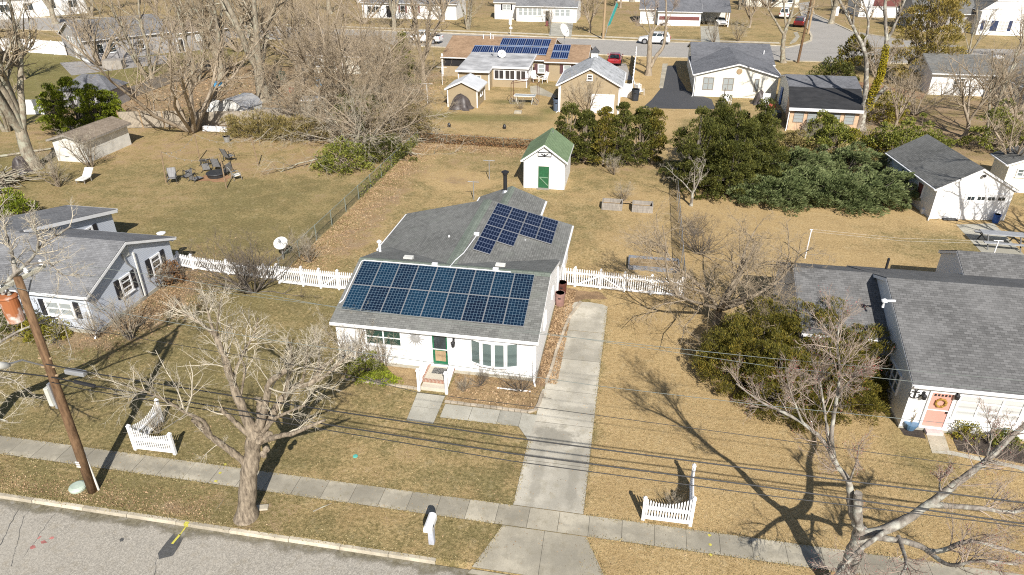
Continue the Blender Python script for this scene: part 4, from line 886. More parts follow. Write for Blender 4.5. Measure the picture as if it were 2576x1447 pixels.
m = MB(); m.box(-30.45, -30.2, 107.05, 107.25, 0, 3.4); m.build('corner_board', M['trim'], th)
for x in (-25.2, -24.0, -23.6): pipe(th, (x, 113.9, z1(113.9)), .7, .07, 'trim', x == -24)
p = Vector((-22.0, 106.2, zr(106.2))); m = MB(); m.tube([p, p+Vector((0, 0, 1.2))], .05, 6); m.lathe(p+Vector((0, 0, .9)), [(.05, 0), (.14, .04), (.03, .75)], 8)
m.build('antenna_mast', M['galv'], th)
def dish(name, c, d, r, label, cat, mat='offwhite', pole=None, grp=None, z0=0.0):
    c = Vector(c); d = Vector(d).normalized(); t = thing(name, label, cat, (c.x, c.y, z0), 0, grp); m = MB()
    pr = [(r*q, -.13*r*(1-q*q)) for q in (0.02, .3, .55, .8, 1.0)]
    m.tube([c+d*z for _, z in pr]+[c+d*(z-.03) for _, z in reversed(pr)], [q for q, _ in pr]+[q for q, _ in reversed(pr)], 24, cap=False); m.build('reflector', M[mat], t)
    m = MB(); a = c-d*.13*r
    tip = c+d*r*.75; low = c+Vector((0, 0, -r*.9)); m.bar(low, tip, .04); m.bar(c+Vector((r*.7, 0, -r*.5)), tip, .025); m.bar(c+Vector((-r*.7, 0, -r*.5)), tip, .025); m.lathe(tip, [(.05, -.05), (.09, 0), (.05, .12)], 8); m.build('feed_arm', M['galv'], t)
    m = MB(); m.tube([(c.x, c.y, z0-.02), (c.x-d.x*.15, c.y-d.y*.15, a.z-.1), a], .06, 8); m.build('mast', M['galv'], t); return t
dish('satellite_dish', (-20.6, 105.9, zr(105.9)+.55), (.3, -.75, .55), .62, 'round dish in a square frame on the stained sunroom roof', 'satellite dish', z0=zr(105.9))
dish('satellite_dish', (-12.6, 119.6, 5.6), (.75, -.4, .45), 1.1, 'large pale dish beyond the ridge of the tan solar house', 'satellite dish', z0=2.5)
ts = thing('shed', 'small tan clapboard shed with white roof beside the sunroom', 'shed', (-22.4, 88, 0))
gable(ts, -24.4, -20.45, 88.0, 92.6, 2.4, 3.45, 'y', 'tan_siding', 'white_roof', ov=.35, rake=.3, gut=False); corner_boards(ts, [(-24.4, 88), (-20.45, 88), (-20.45, 92.6)], 2.3)
window(ts, (-20.45, 90.5, 1.1), 'E', 1.2, .9, 'glass_dark', 1, 2, .1); window(ts, (-20.45, 92.0, 1.1), 'E', .5, .9, 'glass_dark', 1, 1, .1) if False else None
tg = thing('garage', 'tan gable garage with white overhead door and small cupola', 'garage', (-6, 88, 0))
gable(tg, -9.6, -2.2, 87.8, 96.8, 3.5, 5.7, 'y', 'tan_siding', 'roof_pale', ov=.45, rake=.3); corner_boards(tg, [(-9.6, 87.8), (-2.2, 87.8)], 3.3)
garage_door(tg, (-4.2, 87.8, .05), 'S', 2.7, 2.3, 'trim', 4); window(tg, (-5.95, 87.8, 4.1), 'S', .72, .72, 'glass_dark', 1, 2, .1)
m = MB(); m.box(-6.45, -5.55, 95.6, 96.5, 5.3, 6.15); m.build('cupola', M['trim'], tg)
m = MB(); c = Vector((-6.0, 96.05, 6.9))
for a, b in (((-6.6, 95.45), (-5.4, 95.45)), ((-5.4, 95.45), (-5.4, 96.65)), ((-5.4, 96.65), (-6.6, 96.65)), ((-6.6, 96.65), (-6.6, 95.45))): m.poly([(*a, 6.15), (*b, 6.15), c])
m.poly([(-6.6, 96.65, 6.15), (-5.4, 96.65, 6.15), (-5.4, 95.45, 6.15), (-6.6, 95.45, 6.15)]); m.build('cupola_roof', M['roof_blue'], tg)
downspout(tg, -9.75, 87.7, 3.3, nx=-.5); downspout(tg, -2.05, 87.7, 3.3, nx=.3)
# ---- cream house and its peach addition
ch = thing('house', 'cream house with round gable vent and slate grey roof', 'house', (13, 100, 0))
gable(ch, 7.9, 19.2, 108.6, 123, 3.1, 4.9, 'x', 'cream_siding', 'roof_blue', ov=.35, rake=.3)
gable(ch, 7.85, 18.75, 100.0, 113.5, 3.05, 4.62, 'y', 'cream_siding', 'roof_blue', ov=.4, rake=.35, ends=(1, 0))
for x, w in ((9.6, 1.45), (12.25, 1.45), (16.0, .6)): window(ch, (x, 100.0, .95), 'S', w, 1.7, 'glass_blind', 2 if w > 1 else 1, 2, .11, frame='wood_grey', sill=False)
m = MB(); m.tube([(13.5, 100.0, 3.55), (13.5, 99.94, 3.55)], .38, 20); m.build('round_vent', M['wood_tan'], ch); downspout(ch, 7.7, 99.9, 2.9, nx=-.3)
pipe(ch, (18.2, 111.9, 4.0), .5, .07, 'trim', False)
pe = thing('house', 'peach sided addition with black felt roof below a grey ridge', 'house', (21.5, 84, 0))
gable(pe, 18.9, 27.2, 92.5, 99.5, 3.32, 4.15, 'x', 'cream_siding', 'roof_blue', ov=.15, rake=.15)
m = MB(); m.hexa([(17.75, 84.2, 0), (25.3, 84.2, 0), (27.1, 92.4, 0), (18.9, 92.4, 0), (17.75, 84.2, 2.45), (25.3, 84.2, 2.45), (27.1, 92.4, 3.0), (18.9, 92.4, 3.0)]); m.build('wall', M['peach'], pe)
m = MB(); m.plate([(17.5, 83.8, 2.66), (25.5, 83.8, 2.66), (27.3, 92.45, 3.34), (18.7, 92.45, 3.34)], .1); rr = m.build('roof', M['membrane'], pe)
m = MB(); m.box(17.45, 25.55, 83.68, 83.79, 2.38, 2.7); m.build('fascia', M['trim'], rr)
for x in (18.75, 20.25, 22.75, 24.3): window(pe, (x, 84.2, .95), 'S', 1.12, 1.25, 'glass_blind', 1, 3, .07, frame='wood_grey', sill=False)
M['blue_door'] = flat('bright blue door', (.02, .12, .42), .4)
m = MB(); m.box(18.75, 18.8, 96.2, 97.3, .1, 2.3); m.build('door', M['blue_door'], pe); downspout(pe, 17.6, 84.05, 2.4, nx=-.3)
# ---- far right grey roofed white house
fr = thing('house', 'white house with grey roof and skylight dome behind bare saplings at the right edge', 'house', (46, 107, 0))
gable(fr, 40.4, 58, 106.9, 116.5, 3.0, 4.8, 'x', 'white_siding', 'roof_dark', ov=.4, rake=.3); window(fr, (44.0, 106.9, 1.0), 'S', 1.5, 1.4, 'glass', 2, 3, .1); window(fr, (47.6, 106.9, 1.3), 'S', 1.0, 1.0, 'glass', 1, 2, .1)
gable(fr, 49.0, 60, 98.8, 108, 2.9, 4.6, 'y', 'grey_siding', 'roof_dark', ov=.3, rake=.25, ends=(1, 0)); window(fr, (53, 98.8, .9), 'S', 1.6, 1.5, 'glass', 2, 2, .1)
m = MB(); m.lathe((49.8, 111.2, 4.55), [(.75, 0), (.7, .12), (.4, .26), (.01, .3)], 16); m.build('skylight', M['white_roof'], fr)
# ---- fragment behind the right garage
p = at(2536, 414, 2.65); fg = thing('house', 'white gabled outbuilding glimpsed behind the right hand garage', 'outbuilding', (p.x+3, p.y+2, 0))
gable(fg, p.x+.3, p.x+7.3, p.y+.3, p.y+3.2, 2.65, 4.3, 'y', 'cream_siding', 'roof_dark', ov=.3, rake=.25); window(fg, (p.x+1.6, p.y+.3, 1.5), 'S', 1.1, .75, 'glass_mid', 2, 2, .1); 
# ---- house hidden by the tangle of trees
hh = thing('house', 'low cream house with brown roof hidden behind the tangled bare trees', 'house', (-48, 106, 0))
gable(hh, -54.5, -42.5, 106.0, 118, 2.8, 5.0, 'x', 'cream_siding', 'roof_brown', ov=.4, rake=.3); window(hh, (-50.5, 106.0, 1.0), 'S', 1.3, 1.3, 'glass', 1, 2, .1); door(hh, (-47, 106.0, .1), 'S', .95, 2.05, 'brownred')
# ---- left shed, gambrel shed, hip shed
ls = thing('shed', 'weathered white wooden shed with flat brown roof by the left boundary', 'shed', (-56, 58.7, 0))
gable(ls, -57.9, -54.35, 58.7, 65.3, 2.32, 2.95, 'y', 'offwhite', 'roof_brown', ov=.35, rake=.35, gut=False, tm='wood_grey')
m = MB(); m.box(-56.9, -55.6, 58.66, 58.69, .1, 1.9); m.build('door', M['offwhite'], ls)
for zz in (.5, 1.5):
    m = MB(); m.box(-56.85, -56.4, 58.63, 58.66, zz, zz+.06); m.build('hinge', M['black'], ls)
p = at(585, 300); gs = thing('shed', 'white metal shed with arched grey barn roof behind the plank fence', 'shed', p, R(-8))
prof = [(-1.9, 0), (-1.9, 1.25), (-1.35, 2.0), (-.55, 2.4), (.55, 2.4), (1.35, 2.0), (1.9, 1.25), (1.9, 0)]
m = MB(); m.poly([(x, 0, z) for x, z in prof][::-1]); m.poly([(x, 3.6, z) for x, z in prof])
for a, b in (((-1.9, 0), (-1.9, 1.25)), ((1.9, 1.25), (1.9, 0))): m.poly([(a[0], 0, a[1]), (b[0], 0, b[1]), (b[0], 3.6, b[1]), (a[0], 3.6, a[1])])
m.build('wall', M['offwhite'], gs, local=True); m = MB()
for a, b in zip(prof[1:6], prof[2:7]): m.plate([(a[0]*1.04, -.15, a[1]+.03), (b[0]*1.04, -.15, b[1]+.03), (b[0]*1.04, 3.75, b[1]+.03), (a[0]*1.04, 3.75, a[1]+.03)], .03)
m.build('roof', M['sheet_metal'], gs, local=True); m = MB(); m.box(-.55, .55, -.03, 0, .05, 1.3); m.build('door', M['wood_grey'], gs, local=True)
p = at(527, 296); m = MB(); m.hexa([(p.x-1.2, p.y, 0), (p.x+.6, p.y-.1, 0), (p.x+.9, p.y+2.5, 0), (p.x-.9, p.y+2.6, 0), (p.x-.9, p.y+.5, 1.7), (p.x+.3, p.y+.5, 1.7), (p.x+.5, p.y+2.3, 1.7), (p.x-.6, p.y+2.3, 1.7)]); tag(m.build('storage_bin', M['offwhite'], bevel=.2), 'pale tarped bin beside the arched metal shed', 'bin')
p = at(225, 272); gz = thing('shed', 'grey shed with slate blue hip roof above the bright conifers', 'shed', p, R(10))
m = MB(); m.box(-3.2, 3.2, 0, 4.4, 0, 2.3); m.build('wall', M['grey_siding'], gz, local=True)
m = MB(); a = [(-3.5, -.3, 2.3), (3.5, -.3, 2.3), (3.5, 4.7, 2.3), (-3.5, 4.7, 2.3)]; r0, r1 = (-1.1, 2.2, 3.9), (1.1, 2.2, 3.9)
m.plate([a[0], a[1], r1, r0], .08); m.plate([a[2], a[3], r0, r1], .08); m.plate([a[1], a[2], r1], .08); m.plate([a[3], a[0], r0], .08); m.build('roof', M['roof_blue'], gz, local=True)
# ---- grey house and white house of the far left street
gb = thing('house', 'grey house with pale roof and white lower wall among bare trees at the back left', 'house', (-93.2, 107.3, 0), R(57))
gable(gb, 0, 14.5, 0, 12, 3.6, 6.2, 'x', 'grey_siding', 'roof_left', ov=.4, rake=.4, local=True)
m = MB(); m.box(-.06, 0, -.02, 6.5, 0, 2.0); m.build('white_wall', M['trim'], gb, local=True)
for y in (2.5, 5.5, 8): window(gb, (0, y, 2.3), 'W', 1.3, 1.3, 'glass_mid', 1, 2, .1, local=True)
for x in (2.2, 4.2, 9): window(gb, (x, 0, 1.2), 'S', 1.2, 1.6, 'glass', 1, 2, .1, local=True)
gable(gb, 14.5, 25, -1.5, 7, 3.4, 5.0, 'x', 'grey_siding', 'roof_brown', ov=.4, rake=.3, local=True, ends=(0, 1)); window(gb, (19, -1.5, 1.6), 'S', 1.2, 1.2, 'glass_lace', 1, 1, .1, local=True); door(gb, (15.4, -1.5, .1), 'S', 1.0, 2.2, 'black', local=True)
tl = thing('house', 'long white house with pale roof at the top left corner', 'house', (-143, 169, 0), R(55))
gable(tl, -28, 0, 0, 10, 4.6, 7.0, 'x', 'white_siding', 'roof_left', ov=.4, rake=.3, local=True)
for x in (-3, -8, -13, -18, -23): window(tl, (x, 0, 1.6), 'S', 2.2, 1.8, 'glass', 2, 1, .1, local=True)
# ---- houses beyond the far road
wc = thing('house', 'white ranch house with long sunporch windows across the far road', 'house', (-25, 174, 0))
gable(wc, -30.0, -15.6, 172.8, 184, 3.5, 6.6, 'x', 'white_siding', 'roof_left', ov=.4, rake=.25); gable(wc, -36, -29.9, 176, 184, 3.9, 6.6, 'x', 'white_siding', 'roof_left', ov=.4, rake=.25, ends=(1, 0))
for i in range(5): window(wc, (-29.0+i*1.15, 172.8, 1.35), 'S', 1.05, 1.7, 'glass_blind', 1, 2, .1)
for i in range(3): window(wc, (-20.2+i*1.25, 172.8, 1.35), 'S', 1.15, 1.6, 'glass_blind', 1, 2, .1)
window(wc, (-33, 176, 2.1), 'S', 2, 1.3, 'glass_blind', 2, 2, .1, shut='shutter'); door(wc, (-22.5, 172.8, .25), 'S', 1.0, 2.3, 'black', label='black front door with a wreath')
cp = thing('house', 'white house with dark red trim and open carport across the far road', 'house', (9, 174, 0))
gable(cp, -.8, 13, 174, 184, 3.3, 5.4, 'x', 'white_siding', 'roof_blue', ov=.5, rake=.3, ends=(1, 0)); gable(cp, 3.3, 12.9, 171.8, 178, 3.1, 4.6, 'x', 'white_siding', 'roof_blue', ov=.4, rake=.2)
m = MB(); m.plate([(12.7, 171.4, 3.2), (19.4, 171.4, 3.2), (19.4, 178.0, 5.1), (12.7, 178.0, 5.1)], .14); m.plate([(19.4, 184.5, 3.2), (12.7, 184.5, 3.2), (12.7, 178, 5.1), (19.4, 178, 5.1)], .14); m.build('carport_roof', M['roof_blue'], cp)
m = MB(); m.box(12.95, 19.2, 181, 181.3, 0, 3.0); m.build('back_wall', M['offwhite'], cp)
for x, y in ((19.1, 171.7), (19.1, 176)):
    m = MB(); m.box(x-.1, x+.1, y-.1, y+.1, 0, 3.2); m.build('post', M['trim'], cp)
m = MB(); m.box(3.6, 12.6, 171.74, 171.79, 1.25, 2.0); m.build('window_band', M['brownred'], cp); window(cp, (2, 174, 1.3), 'S', 3.4, 1.5, 'glass_lace', 1, 1, .12)
tr = thing('house', 'large white gabled house with navy shutters at the top right corner', 'house', (77, 169, 0))
gable(tr, 69.9, 84, 168.9, 184, 4.9, 10.6, 'y', 'white_siding', 'roof_dark', ov=.4, rake=.3); window(tr, (74.6, 168.9, .9), 'S', 2.0, 2.0, 'glass_lace', 3, 3, .1, shut='navy', sw=.7); window(tr, (71.6, 168.9, .9), 'S', 1.2, 2.0, 'glass_lace', 2, 3, .1, shut='navy', sw=.6)
gable(tr, 58, 70, 172, 183, 3.8, 8.0, 'x', 'grey_siding', 'roof_dark', ov=.5, rake=.3, ends=(1, 0))
rw = thing('house', 'white house with dark red upper wall beside the side road at the top right', 'house', (60, 196, 0))
gable(rw, 53, 66, 196, 208, 4.8, 8, 'x', 'white_siding', 'roof_dark', ov=.4, rake=.3); m = MB(); m.box(56, 65, 195.9, 195.98, 2.6, 4.4); m.build('red_wall', M['brownred'], rw)
p = at(1000, 47); tc = thing('house', 'white house with black door and dark red shutters across the far road at left', 'house', p)
gable(tc, p.x-9, p.x+15, p.y, p.y+10, 3.6, 6.4, 'x', 'white_siding', 'roof_left', ov=.4, rake=.3); door(tc, (p.x-2, p.y, .3), 'S', 1.4, 2.6, 'black')
for x in (1.5, 4.8): window(tc, (p.x+x, p.y, 1.4), 'S', 1.3, 1.6, 'glass', 1, 2, .1, shut='brownred')
window(tc, (p.x-6, p.y, 1.2), 'S', 3, 1.6, 'glass', 3, 1, .1)
for i, (x, y, w, dp, lab) in enumerate(((-75, 205, 16, 10, 'white house far behind the bare trees at the top left'), (35, 215, 14, 10, 'white house far up the side road'), (95, 205, 16, 11, 'pale house far back at the top right'), (0, 222, 16, 10, 'distant pale house behind the carport house'))):
    t = thing('house', lab, 'house', (x, y, 0)); gable(t, x-w/2, x+w/2, y, y+dp, 3.2, 5.6, 'x', 'white_siding' if i % 2 == 0 else 'cream_siding', 'roof_left' if i < 2 else 'roof_dark', ov=.4, rake=.3)
    for k in range(3): window(t, (x-w/3+k*w/3, y, 1.2), 'S', 1.4, 1.4, 'glass', 1, 2, .1)
# ---------------------------------------------------------------- FENCES
def picket_run(root, pts, h, gates=(), heights=None, pw=.075, gap=.068, tall=0.0, postw=.13):
    """pts: list of ground points; one picket panel (pickets and rails) per span, posts as parts"""
    P_ = [Vector((p[0], p[1], 0)) for p in pts]
    for i, (a, b) in enumerate(zip(P_, P_[1:])):
        u = (b-a).normalized(); n = Vector((u.y, -u.x, 0)); ln = (b-a).length; m = MB(); k = max(1, int((ln-postw)/(pw+gap)))
        if heights: hh = lambda f, i=i: heights[i]+(heights[i+1]-heights[i])*f-.34*math.sin(math.pi*f)*tall
        else: hh = lambda f: h
        for j in range(k):
            c = postw/2+(ln-postw)*(j+.5)/k; z = hh(c/ln); m.bx(a, u, n, c-pw/2, c+pw/2, -.011, .011, .07, z)
            q = a+u*c; m.hexa([q+u*s*pw/2+n*r*.011+Vector((0, 0, z)) for s, r in ((-1, -1), (1, -1), (1, 1), (-1, 1))]+[q+u*s*.008+n*r*.009+Vector((0, 0, z+.05)) for s, r in ((-1, -1), (1, -1), (1, 1), (-1, 1))])
        zb = .16; zt0 = hh(0)*.78 if not heights else hh(.5)*.72
        for z in (zb, zt0): m.bx(a, u, n, 0, ln, .012, .055, z-.05, z+.06); m.bx(a, u, n, 0, ln, -.055, -.012, z-.05, z+.06)
        if i in gates:
            s = gates[i]; A, B = (a+u*.08, b-u*.08) if s > 0 else (b-u*.08, a+u*.08)
            m.bar(A+n*.06+Vector((0, 0, zb)), B+n*.06+Vector((0, 0, zt0)), .03, .1)
        m.build('gate' if i in gates else 'picket_panel', M['fence'], root)
    for i, p in enumerate(P_):
        z = (heights[i]+.06) if heights else h+.14; m = MB(); w = postw/2; m.box(p.x-w, p.x+w, p.y-w, p.y+w, 0, z)
        m.hexa([(p.x-w-.02, p.y-w-.02, z), (p.x+w+.02, p.y-w-.02, z), (p.x+w+.02, p.y+w+.02, z), (p.x-w-.02, p.y+w+.02, z)]+[(p.x+s*.02, p.y+t*.02, z+.1) for s, t in ((-1, -1), (1, -1), (1, 1), (-1, 1))])
        m.build('post', M['fence'], root)
t = thing('picket_fence', 'low white picket fence running from the blue grey house to the dish', 'fence', at(487, 678)); picket_run(t, [at(421, 688), at(454, 671), at(487, 678), at(575, 691), at(668, 703), (-23.3, 38.3)], 1.0)
t = thing('picket_fence', 'taller white picket fence with diagonal braced gate left of the solar house', 'fence', (-19, 37.8, 0)); picket_run(t, [at(704, 713), at(764, 720), at(808, 725), at(854, 729), (-15.95, 37.75)], 1.3, {2: 1})
t = thing('picket_fence', 'white picket fence with double gate between the solar house and the gnarled tree', 'fence', (0, 40.7, 0)); picket_run(t, [(-3.85, 41.0), (-3.05, 40.95), (-1.35, 40.87), (.25, 40.8), (2.0, 40.72), (3.95, 40.65)], 1.3, {1: 1, 2: -1})
c = at(342, 1131); t = thing('picket_fence', 'white picket corner fence beside the sidewalk near the utility pole', 'fence', c, 0, 'corner picket fences'); picket_run(t, [at(409, 1060), c, at(441, 1143)], 1.1, heights=[1.25, 1.35, 1.15], tall=.9, pw=.06, gap=.05)
c = at(1736, 1322); t = thing('picket_fence', 'white picket corner fence on the straw lawn right of the driveway', 'fence', c, 0, 'corner picket fences'); picket_run(t, [at(1617, 1307), c, c+Vector((.12, 2.15, 0))], 1.1, heights=[1.15, 1.45, 1.25], tall=.9, pw=.06, gap=.05)
def chainmat(name, c, cover):
    m, nt, N, L, P = _mat(name); uv = N.new('ShaderNodeUVMap').outputs[0]; s = N.new('ShaderNodeSeparateXYZ'); L.new(uv, s.inputs[0])
    a = mth(N, L, 'ADD', s.outputs[0], s.outputs[1]); b = mth(N, L, 'SUBTRACT', s.outputs[0], s.outputs[1]); out = None
    for q in (a, b):
        f = mth(N, L, 'ABSOLUTE', mth(N, L, 'SUBTRACT', mth(N, L, 'FRACT', mth(N, L, 'DIVIDE', q, .075)), .5)); g = sstep(N, L, f, .5-cover, .5-cover*.5); out = g if out is None else mth(N, L, 'MAXIMUM', out, g)
    P.inputs['Base Color'].default_value = (*c, 1); P.inputs['Roughness'].default_value = .6; L.new(out, P.inputs['Alpha']); return m
M['chain'] = chainmat('green chain link', (.10, .125, .10), .12); M['chain_grey'] = chainmat('grey chain link', (.30, .30, .29), .13); M['post_green'] = flat('green grey post', (.22, .25, .22), .5)
def chain(label, pts, h, mesh='chain', pm='post_green', sp=3.0):
    a, b = Vector((pts[0][0], pts[0][1], 0)), Vector((pts[-1][0], pts[-1][1], 0)); t = thing('chain_link_fence', label, 'fence', (a+b)/2); ln = (b-a).length; u = (b-a)/ln; n = max(1, round(ln/sp))
    for i in range(n+1): p = a+u*ln*i/n; m = MB(); m.tube([p, p+Vector((0, 0, h+.06))], .035, 6); m.build('post', M[pm], t)
    m = MB(); m.tube([a+Vector((0, 0, h)), b+Vector((0, 0, h))], .024, 6); m.build('top_rail', M[pm], t)
    m = MB(); m.poly([a+Vector((0, 0, .02)), b+Vector((0, 0, .02)), b+Vector((0, 0, h)), a+Vector((0, 0, h))], 0, [(0, 0), (ln, 0), (ln, h), (0, h)]); m.build('mesh', M[mesh], t); return t
chain('green chain link fence between the left back yard and the solar house yard', [(-23.45, 39), (-23.5, 71.6)], 1.25)
chain('grey chain link fence along the right side of the solar house yard', [(4.15, 40.9), (4.3, 63.5)], 1.35, 'chain_grey', 'galv', 2.6)
chain('chain link fence overgrown with dry vines at the back of the solar house yard', [(-23.4, 71.9), (-7.5, 71.3)], 1.0)
chain('grey chain link fence in front of the white ranch house', [at(1386, 88), at(1380, 57)], 1.6, 'chain_grey', 'galv', 3) 
def board_fence(label, pts, h, mat='plank', cap=None, name='board_fence', th=.05):
    P_ = [Vector((p[0], p[1], 0)) for p in pts]; t = thing(name, label, 'fence', P_[0])
    for a, b in zip(P_, P_[1:]):
        u = (b-a).normalized(); n = Vector((u.y, -u.x, 0)); ln = (b-a).length; k = max(1, round(ln/2.6))
        for i in range(k):
            m = MB(); m.bx(a, u, n, ln*i/k+.06, ln*(i+1)/k-.06, -th/2, th/2, .05, h+random.uniform(-.05, .05)); m.build('board_panel', M[mat], t)
        for i in range(k+1): m = MB(); m.bx(a, u, n, ln*i/k-.07, ln*i/k+.07, -.07, .07, 0, h+.1); m.build('post', M[cap or mat], t)
    return t
board_fence('weathered tan plank fence behind the left back yard', [at(306, 323), at(470, 320)], 2.0, 'plank', 'wood_tan'); board_fence('grey picket plank fence beside the arched metal shed', [at(497, 318), at(640, 314), at(735, 306)], 1.7, 'plank', 'wood_grey')
board_fence('long grey board fence slanting behind the leafy yards', [at(292, 262), at(545, 168)], 1.5, 'wood_grey', 'wood_grey')
board_fence('tall white vinyl fence receding beside the tan garage', [(-.75, 97.0), (-.75, 128)], 1.9, 'fence', 'fence'); board_fence('short white vinyl fence panel between the tan garage and the tall fence', [(-2.1, 97.6), (-.9, 97.1)], 1.9, 'fence', 'fence')
board_fence('long white vinyl fence behind the far left trees', [at(-60, 128), at(80, 133), at(168, 140)], 2.4, 'fence', 'fence')
board_fence('white board fence beside the brown garage end of the grey house', [at(470, 118), at(560, 110)], 2.6, 'fence', 'fence')
board_fence('white vinyl fence at the far left behind the big bare tree', [at(-40, 292), at(112, 288)], 1.9, 'fence', 'fence')
# ---------------------------------------------------------------- UTILITY POLE AND WIRES
pb = at(234, 1235); up_ = thing('utility_pole', 'brown wooden utility pole with rusty transformer and crossarm', 'utility pole', pb)
LN = lambda z: Vector((.036*z, 0, z))
m = MB(); m.tube([pb+LN(z) for z in (-.1, 3, 6, 10.55)], [.2, .18, .16, .135], 14); m.build('pole', M['wood_pole'], up_, smooth=True)
M['arm_wood'] = bark('pale crossarm wood', (.40, .38, .30), (.56, .54, .45), 5)
c0 = at(-6, 733, 10.25); c1 = at(112, 668, 10.25); m = MB(); m.bar(c0, c1, .13, .13); m.build('crossarm', M['arm_wood'], up_)
m = MB(); cm = (c0+c1)/2; m.bar(c0.lerp(c1, .28)-Vector((0, 0, .06)), Vector((pb.x+.34, pb.y, 9.5)), .05, .03); m.bar(c0.lerp(c1, .72)-Vector((0, 0, .06)), Vector((pb.x+.34, pb.y, 9.5)), .05, .03); m.build('brace', M['galv'], up_)
INS = [c0.lerp(c1, f)+Vector((0, 0, .07)) for f in (.05, .62, .95)]
for p in INS: m = MB(); m.lathe(p, [(.03, 0), (.07, .03), (.05, .07), (.085, .1), (.05, .16), (.06, .2), (.01, .23)], 10); m.build('insulator', M['trim'], up_)
def rust():
    m, nt, N, L, P = _mat('rusty transformer tank'); p = pos(N); n = noise(N, L, p, 1.8, 6, .65); s = N.new('ShaderNodeSeparateXYZ'); L.new(p, s.inputs[0])
    f = mth(N, L, 'ADD', n, mth(N, L, 'MULTIPLY', mth(N, L, 'SUBTRACT', s.outputs[2], 8.9), .18)); L.new(mixc(N, L, sstep(N, L, f, .42, .62), (.60, .57, .52), (.33, .115, .04)), P.inputs['Base Color']); P.inputs['Roughness'].default_value = .7; return m
tc_ = plumb(44, 772, pb); tc_ = Vector((tc_.x, tc_.y, tc_.z)); d_ = (Vector((tc_.x, tc_.y, 0))-Vector((pb.x, pb.y, 0)))
tp = Vector((pb.x-.16, pb.y-.2, tc_.z-.52)); m = MB(); m.lathe(tp, [(.26, 0), (.295, .04), (.31, 1.0), (.34, 1.05), (.3, 1.1), (.02, 1.15)], 20); m.build('transformer', rust(), up_, smooth=False)
m = MB(); m.box(tp.x+.25, pb.x+.33, pb.y-.08, pb.y+.12, tp.z+.3, tp.z+.4); m.box(tp.x+.25, pb.x+.33, pb.y-.08, pb.y+.12, tp.z+.9, tp.z+1.0); m.build('bracket', M['galv'], up_)
for dx in (-.12, .12): m = MB(); m.lathe(tp+Vector((dx, 0, 1.1)), [(.05, 0), (.08, .04), (.05, .1), (.08, .14), (.05, .2), (.02, .3)], 10); m.build('bushing', M['wood_grey'], up_)
M['beige'] = flat('beige metal box', (.52, .52, .46), .5)
p = plumb(130, 992, pb); m = MB(); m.box(pb.x-.2, pb.x-.02, pb.y-.24, pb.y+.06, p.z-.45, p.z+.42); m.build('meter_box', M['beige'], up_, bevel=.02)
m = MB(); m.box(pb.x-.04, pb.x+.06, pb.y-.16, pb.y-.02, p.z-.6, p.z+.6); m.build('bracket', M['galv'], up_)
m = MB(); m.tube([pb+Vector((.2, .1, 0)), pb+Vector((.18, .1, 2.3))], .05, 8); m.build('conduit', M['offwhite'], up_)
for k in range(3):
    z = 1.55+k*.12; m = MB(); m.box(pb.x-.08, pb.x+.1, pb.y-.225, pb.y-.2, z, z+.07); m.build('marker_tag', M['offwhite'], up_)
for z in (7.0, 6.6, 6.2): m = MB(); m.bar(pb+Vector((-.05, -.05, z)), pb+Vector((.48, .02, z)), .06); m.build('bolt_arm', M['wood_tan'], up_)
lp0 = pb+Vector((.14, -.1, 6.7)); lp1 = plumb(8, 920, pb, -1.6); m = MB(); m.tube([lp0, lp0.lerp(lp1, .5)+Vector((0, 0, .25)), lp1], .035, 8); m.build('lamp_arm', M['galv'], up_)
m = MB(); u = (lp1-lp0).normalized(); m.tube([lp1-u*.28, lp1-u*.1, lp1+u*.3, lp1+u*.5], [.05, .13, .15, .04], 12); m.build('lamp_head', M['offwhite'], up_, smooth=True)
m = MB(); m.lathe(at(197, 1229), [(.34, -.02), (.36, .1), (.33, .16), (.24, .2), (.02, .21)], 20); tag(m.build('utility_pedestal', flat('pale green lid', (.42, .49, .41), .6, var=.15)), 'pale green utility lid in the verge beside the pole', 'utility box')
M['wire'] = flat('black cable', (.012, .012, .013), .6); M['wire_pale'] = flat('weathered aluminium wire', (.16, .18, .165), .8)
def wire(pxs, y, r, mat, label, start=None, sag=0):
    pts = [over(a, b, y) for a, b in pxs]; a, b = pts[0], pts[-1]
    if start is not None: pts = [Vector(start)]+pts
    d = (pts[-1]-pts[-2]); pts.append(pts[-1]+d*.6)
    m = MB(); m.tube(pts, r, 5); o = m.build('power_line', M[mat]); return tag(o, label, 'power line', 'overhead lines along the street')
T = lambda z, dx=.15, dy=-.1: pb+Vector((dx, dy, z))
wire([(410, 695), (864, 777), (1288, 833), (1932, 901), (2576, 958)], INS[2].y, .0095, 'wire_pale', 'highest pale wire, crossing in front of both white houses', INS[2]+Vector((0, 0, .2)))
wire([(1288, 826), (1932, 921), (2576, 990)], INS[1].y, .008, 'wire_pale', 'second pale wire, just under the highest one over the right house', INS[1]+Vector((0, 0, .2)))
wire([(300, 787), (644, 850), (857, 880), (1513, 972), (1932, 1021), (2255, 1052), (2576, 1085)], INS[0].y, .0095, 'wire_pale', 'lowest of the pale wires, passing over the front bed', INS[0]+Vector((0, 0, .2)))
ya = pb.y-.15
wire([(250, 942), (644, 1005), (1288, 1101), (1932, 1185), (2576, 1265)], ya, .026, 'wire', 'uppermost of the three heavy black cables over the front lawn', over(115, 916, ya))
wire([(240, 972), (644, 1040), (1288, 1141), (1932, 1226), (2576, 1318)], ya-.1, .027, 'wire', 'middle of the three heavy black cables over the front lawn', over(130, 949, ya))
wire([(213, 980), (644, 1052), (1288, 1160), (1932, 1247), (2576, 1325)], ya-.25, .018, 'wire', 'lowest and thinnest black cable over the front lawn', over(130, 962, ya))
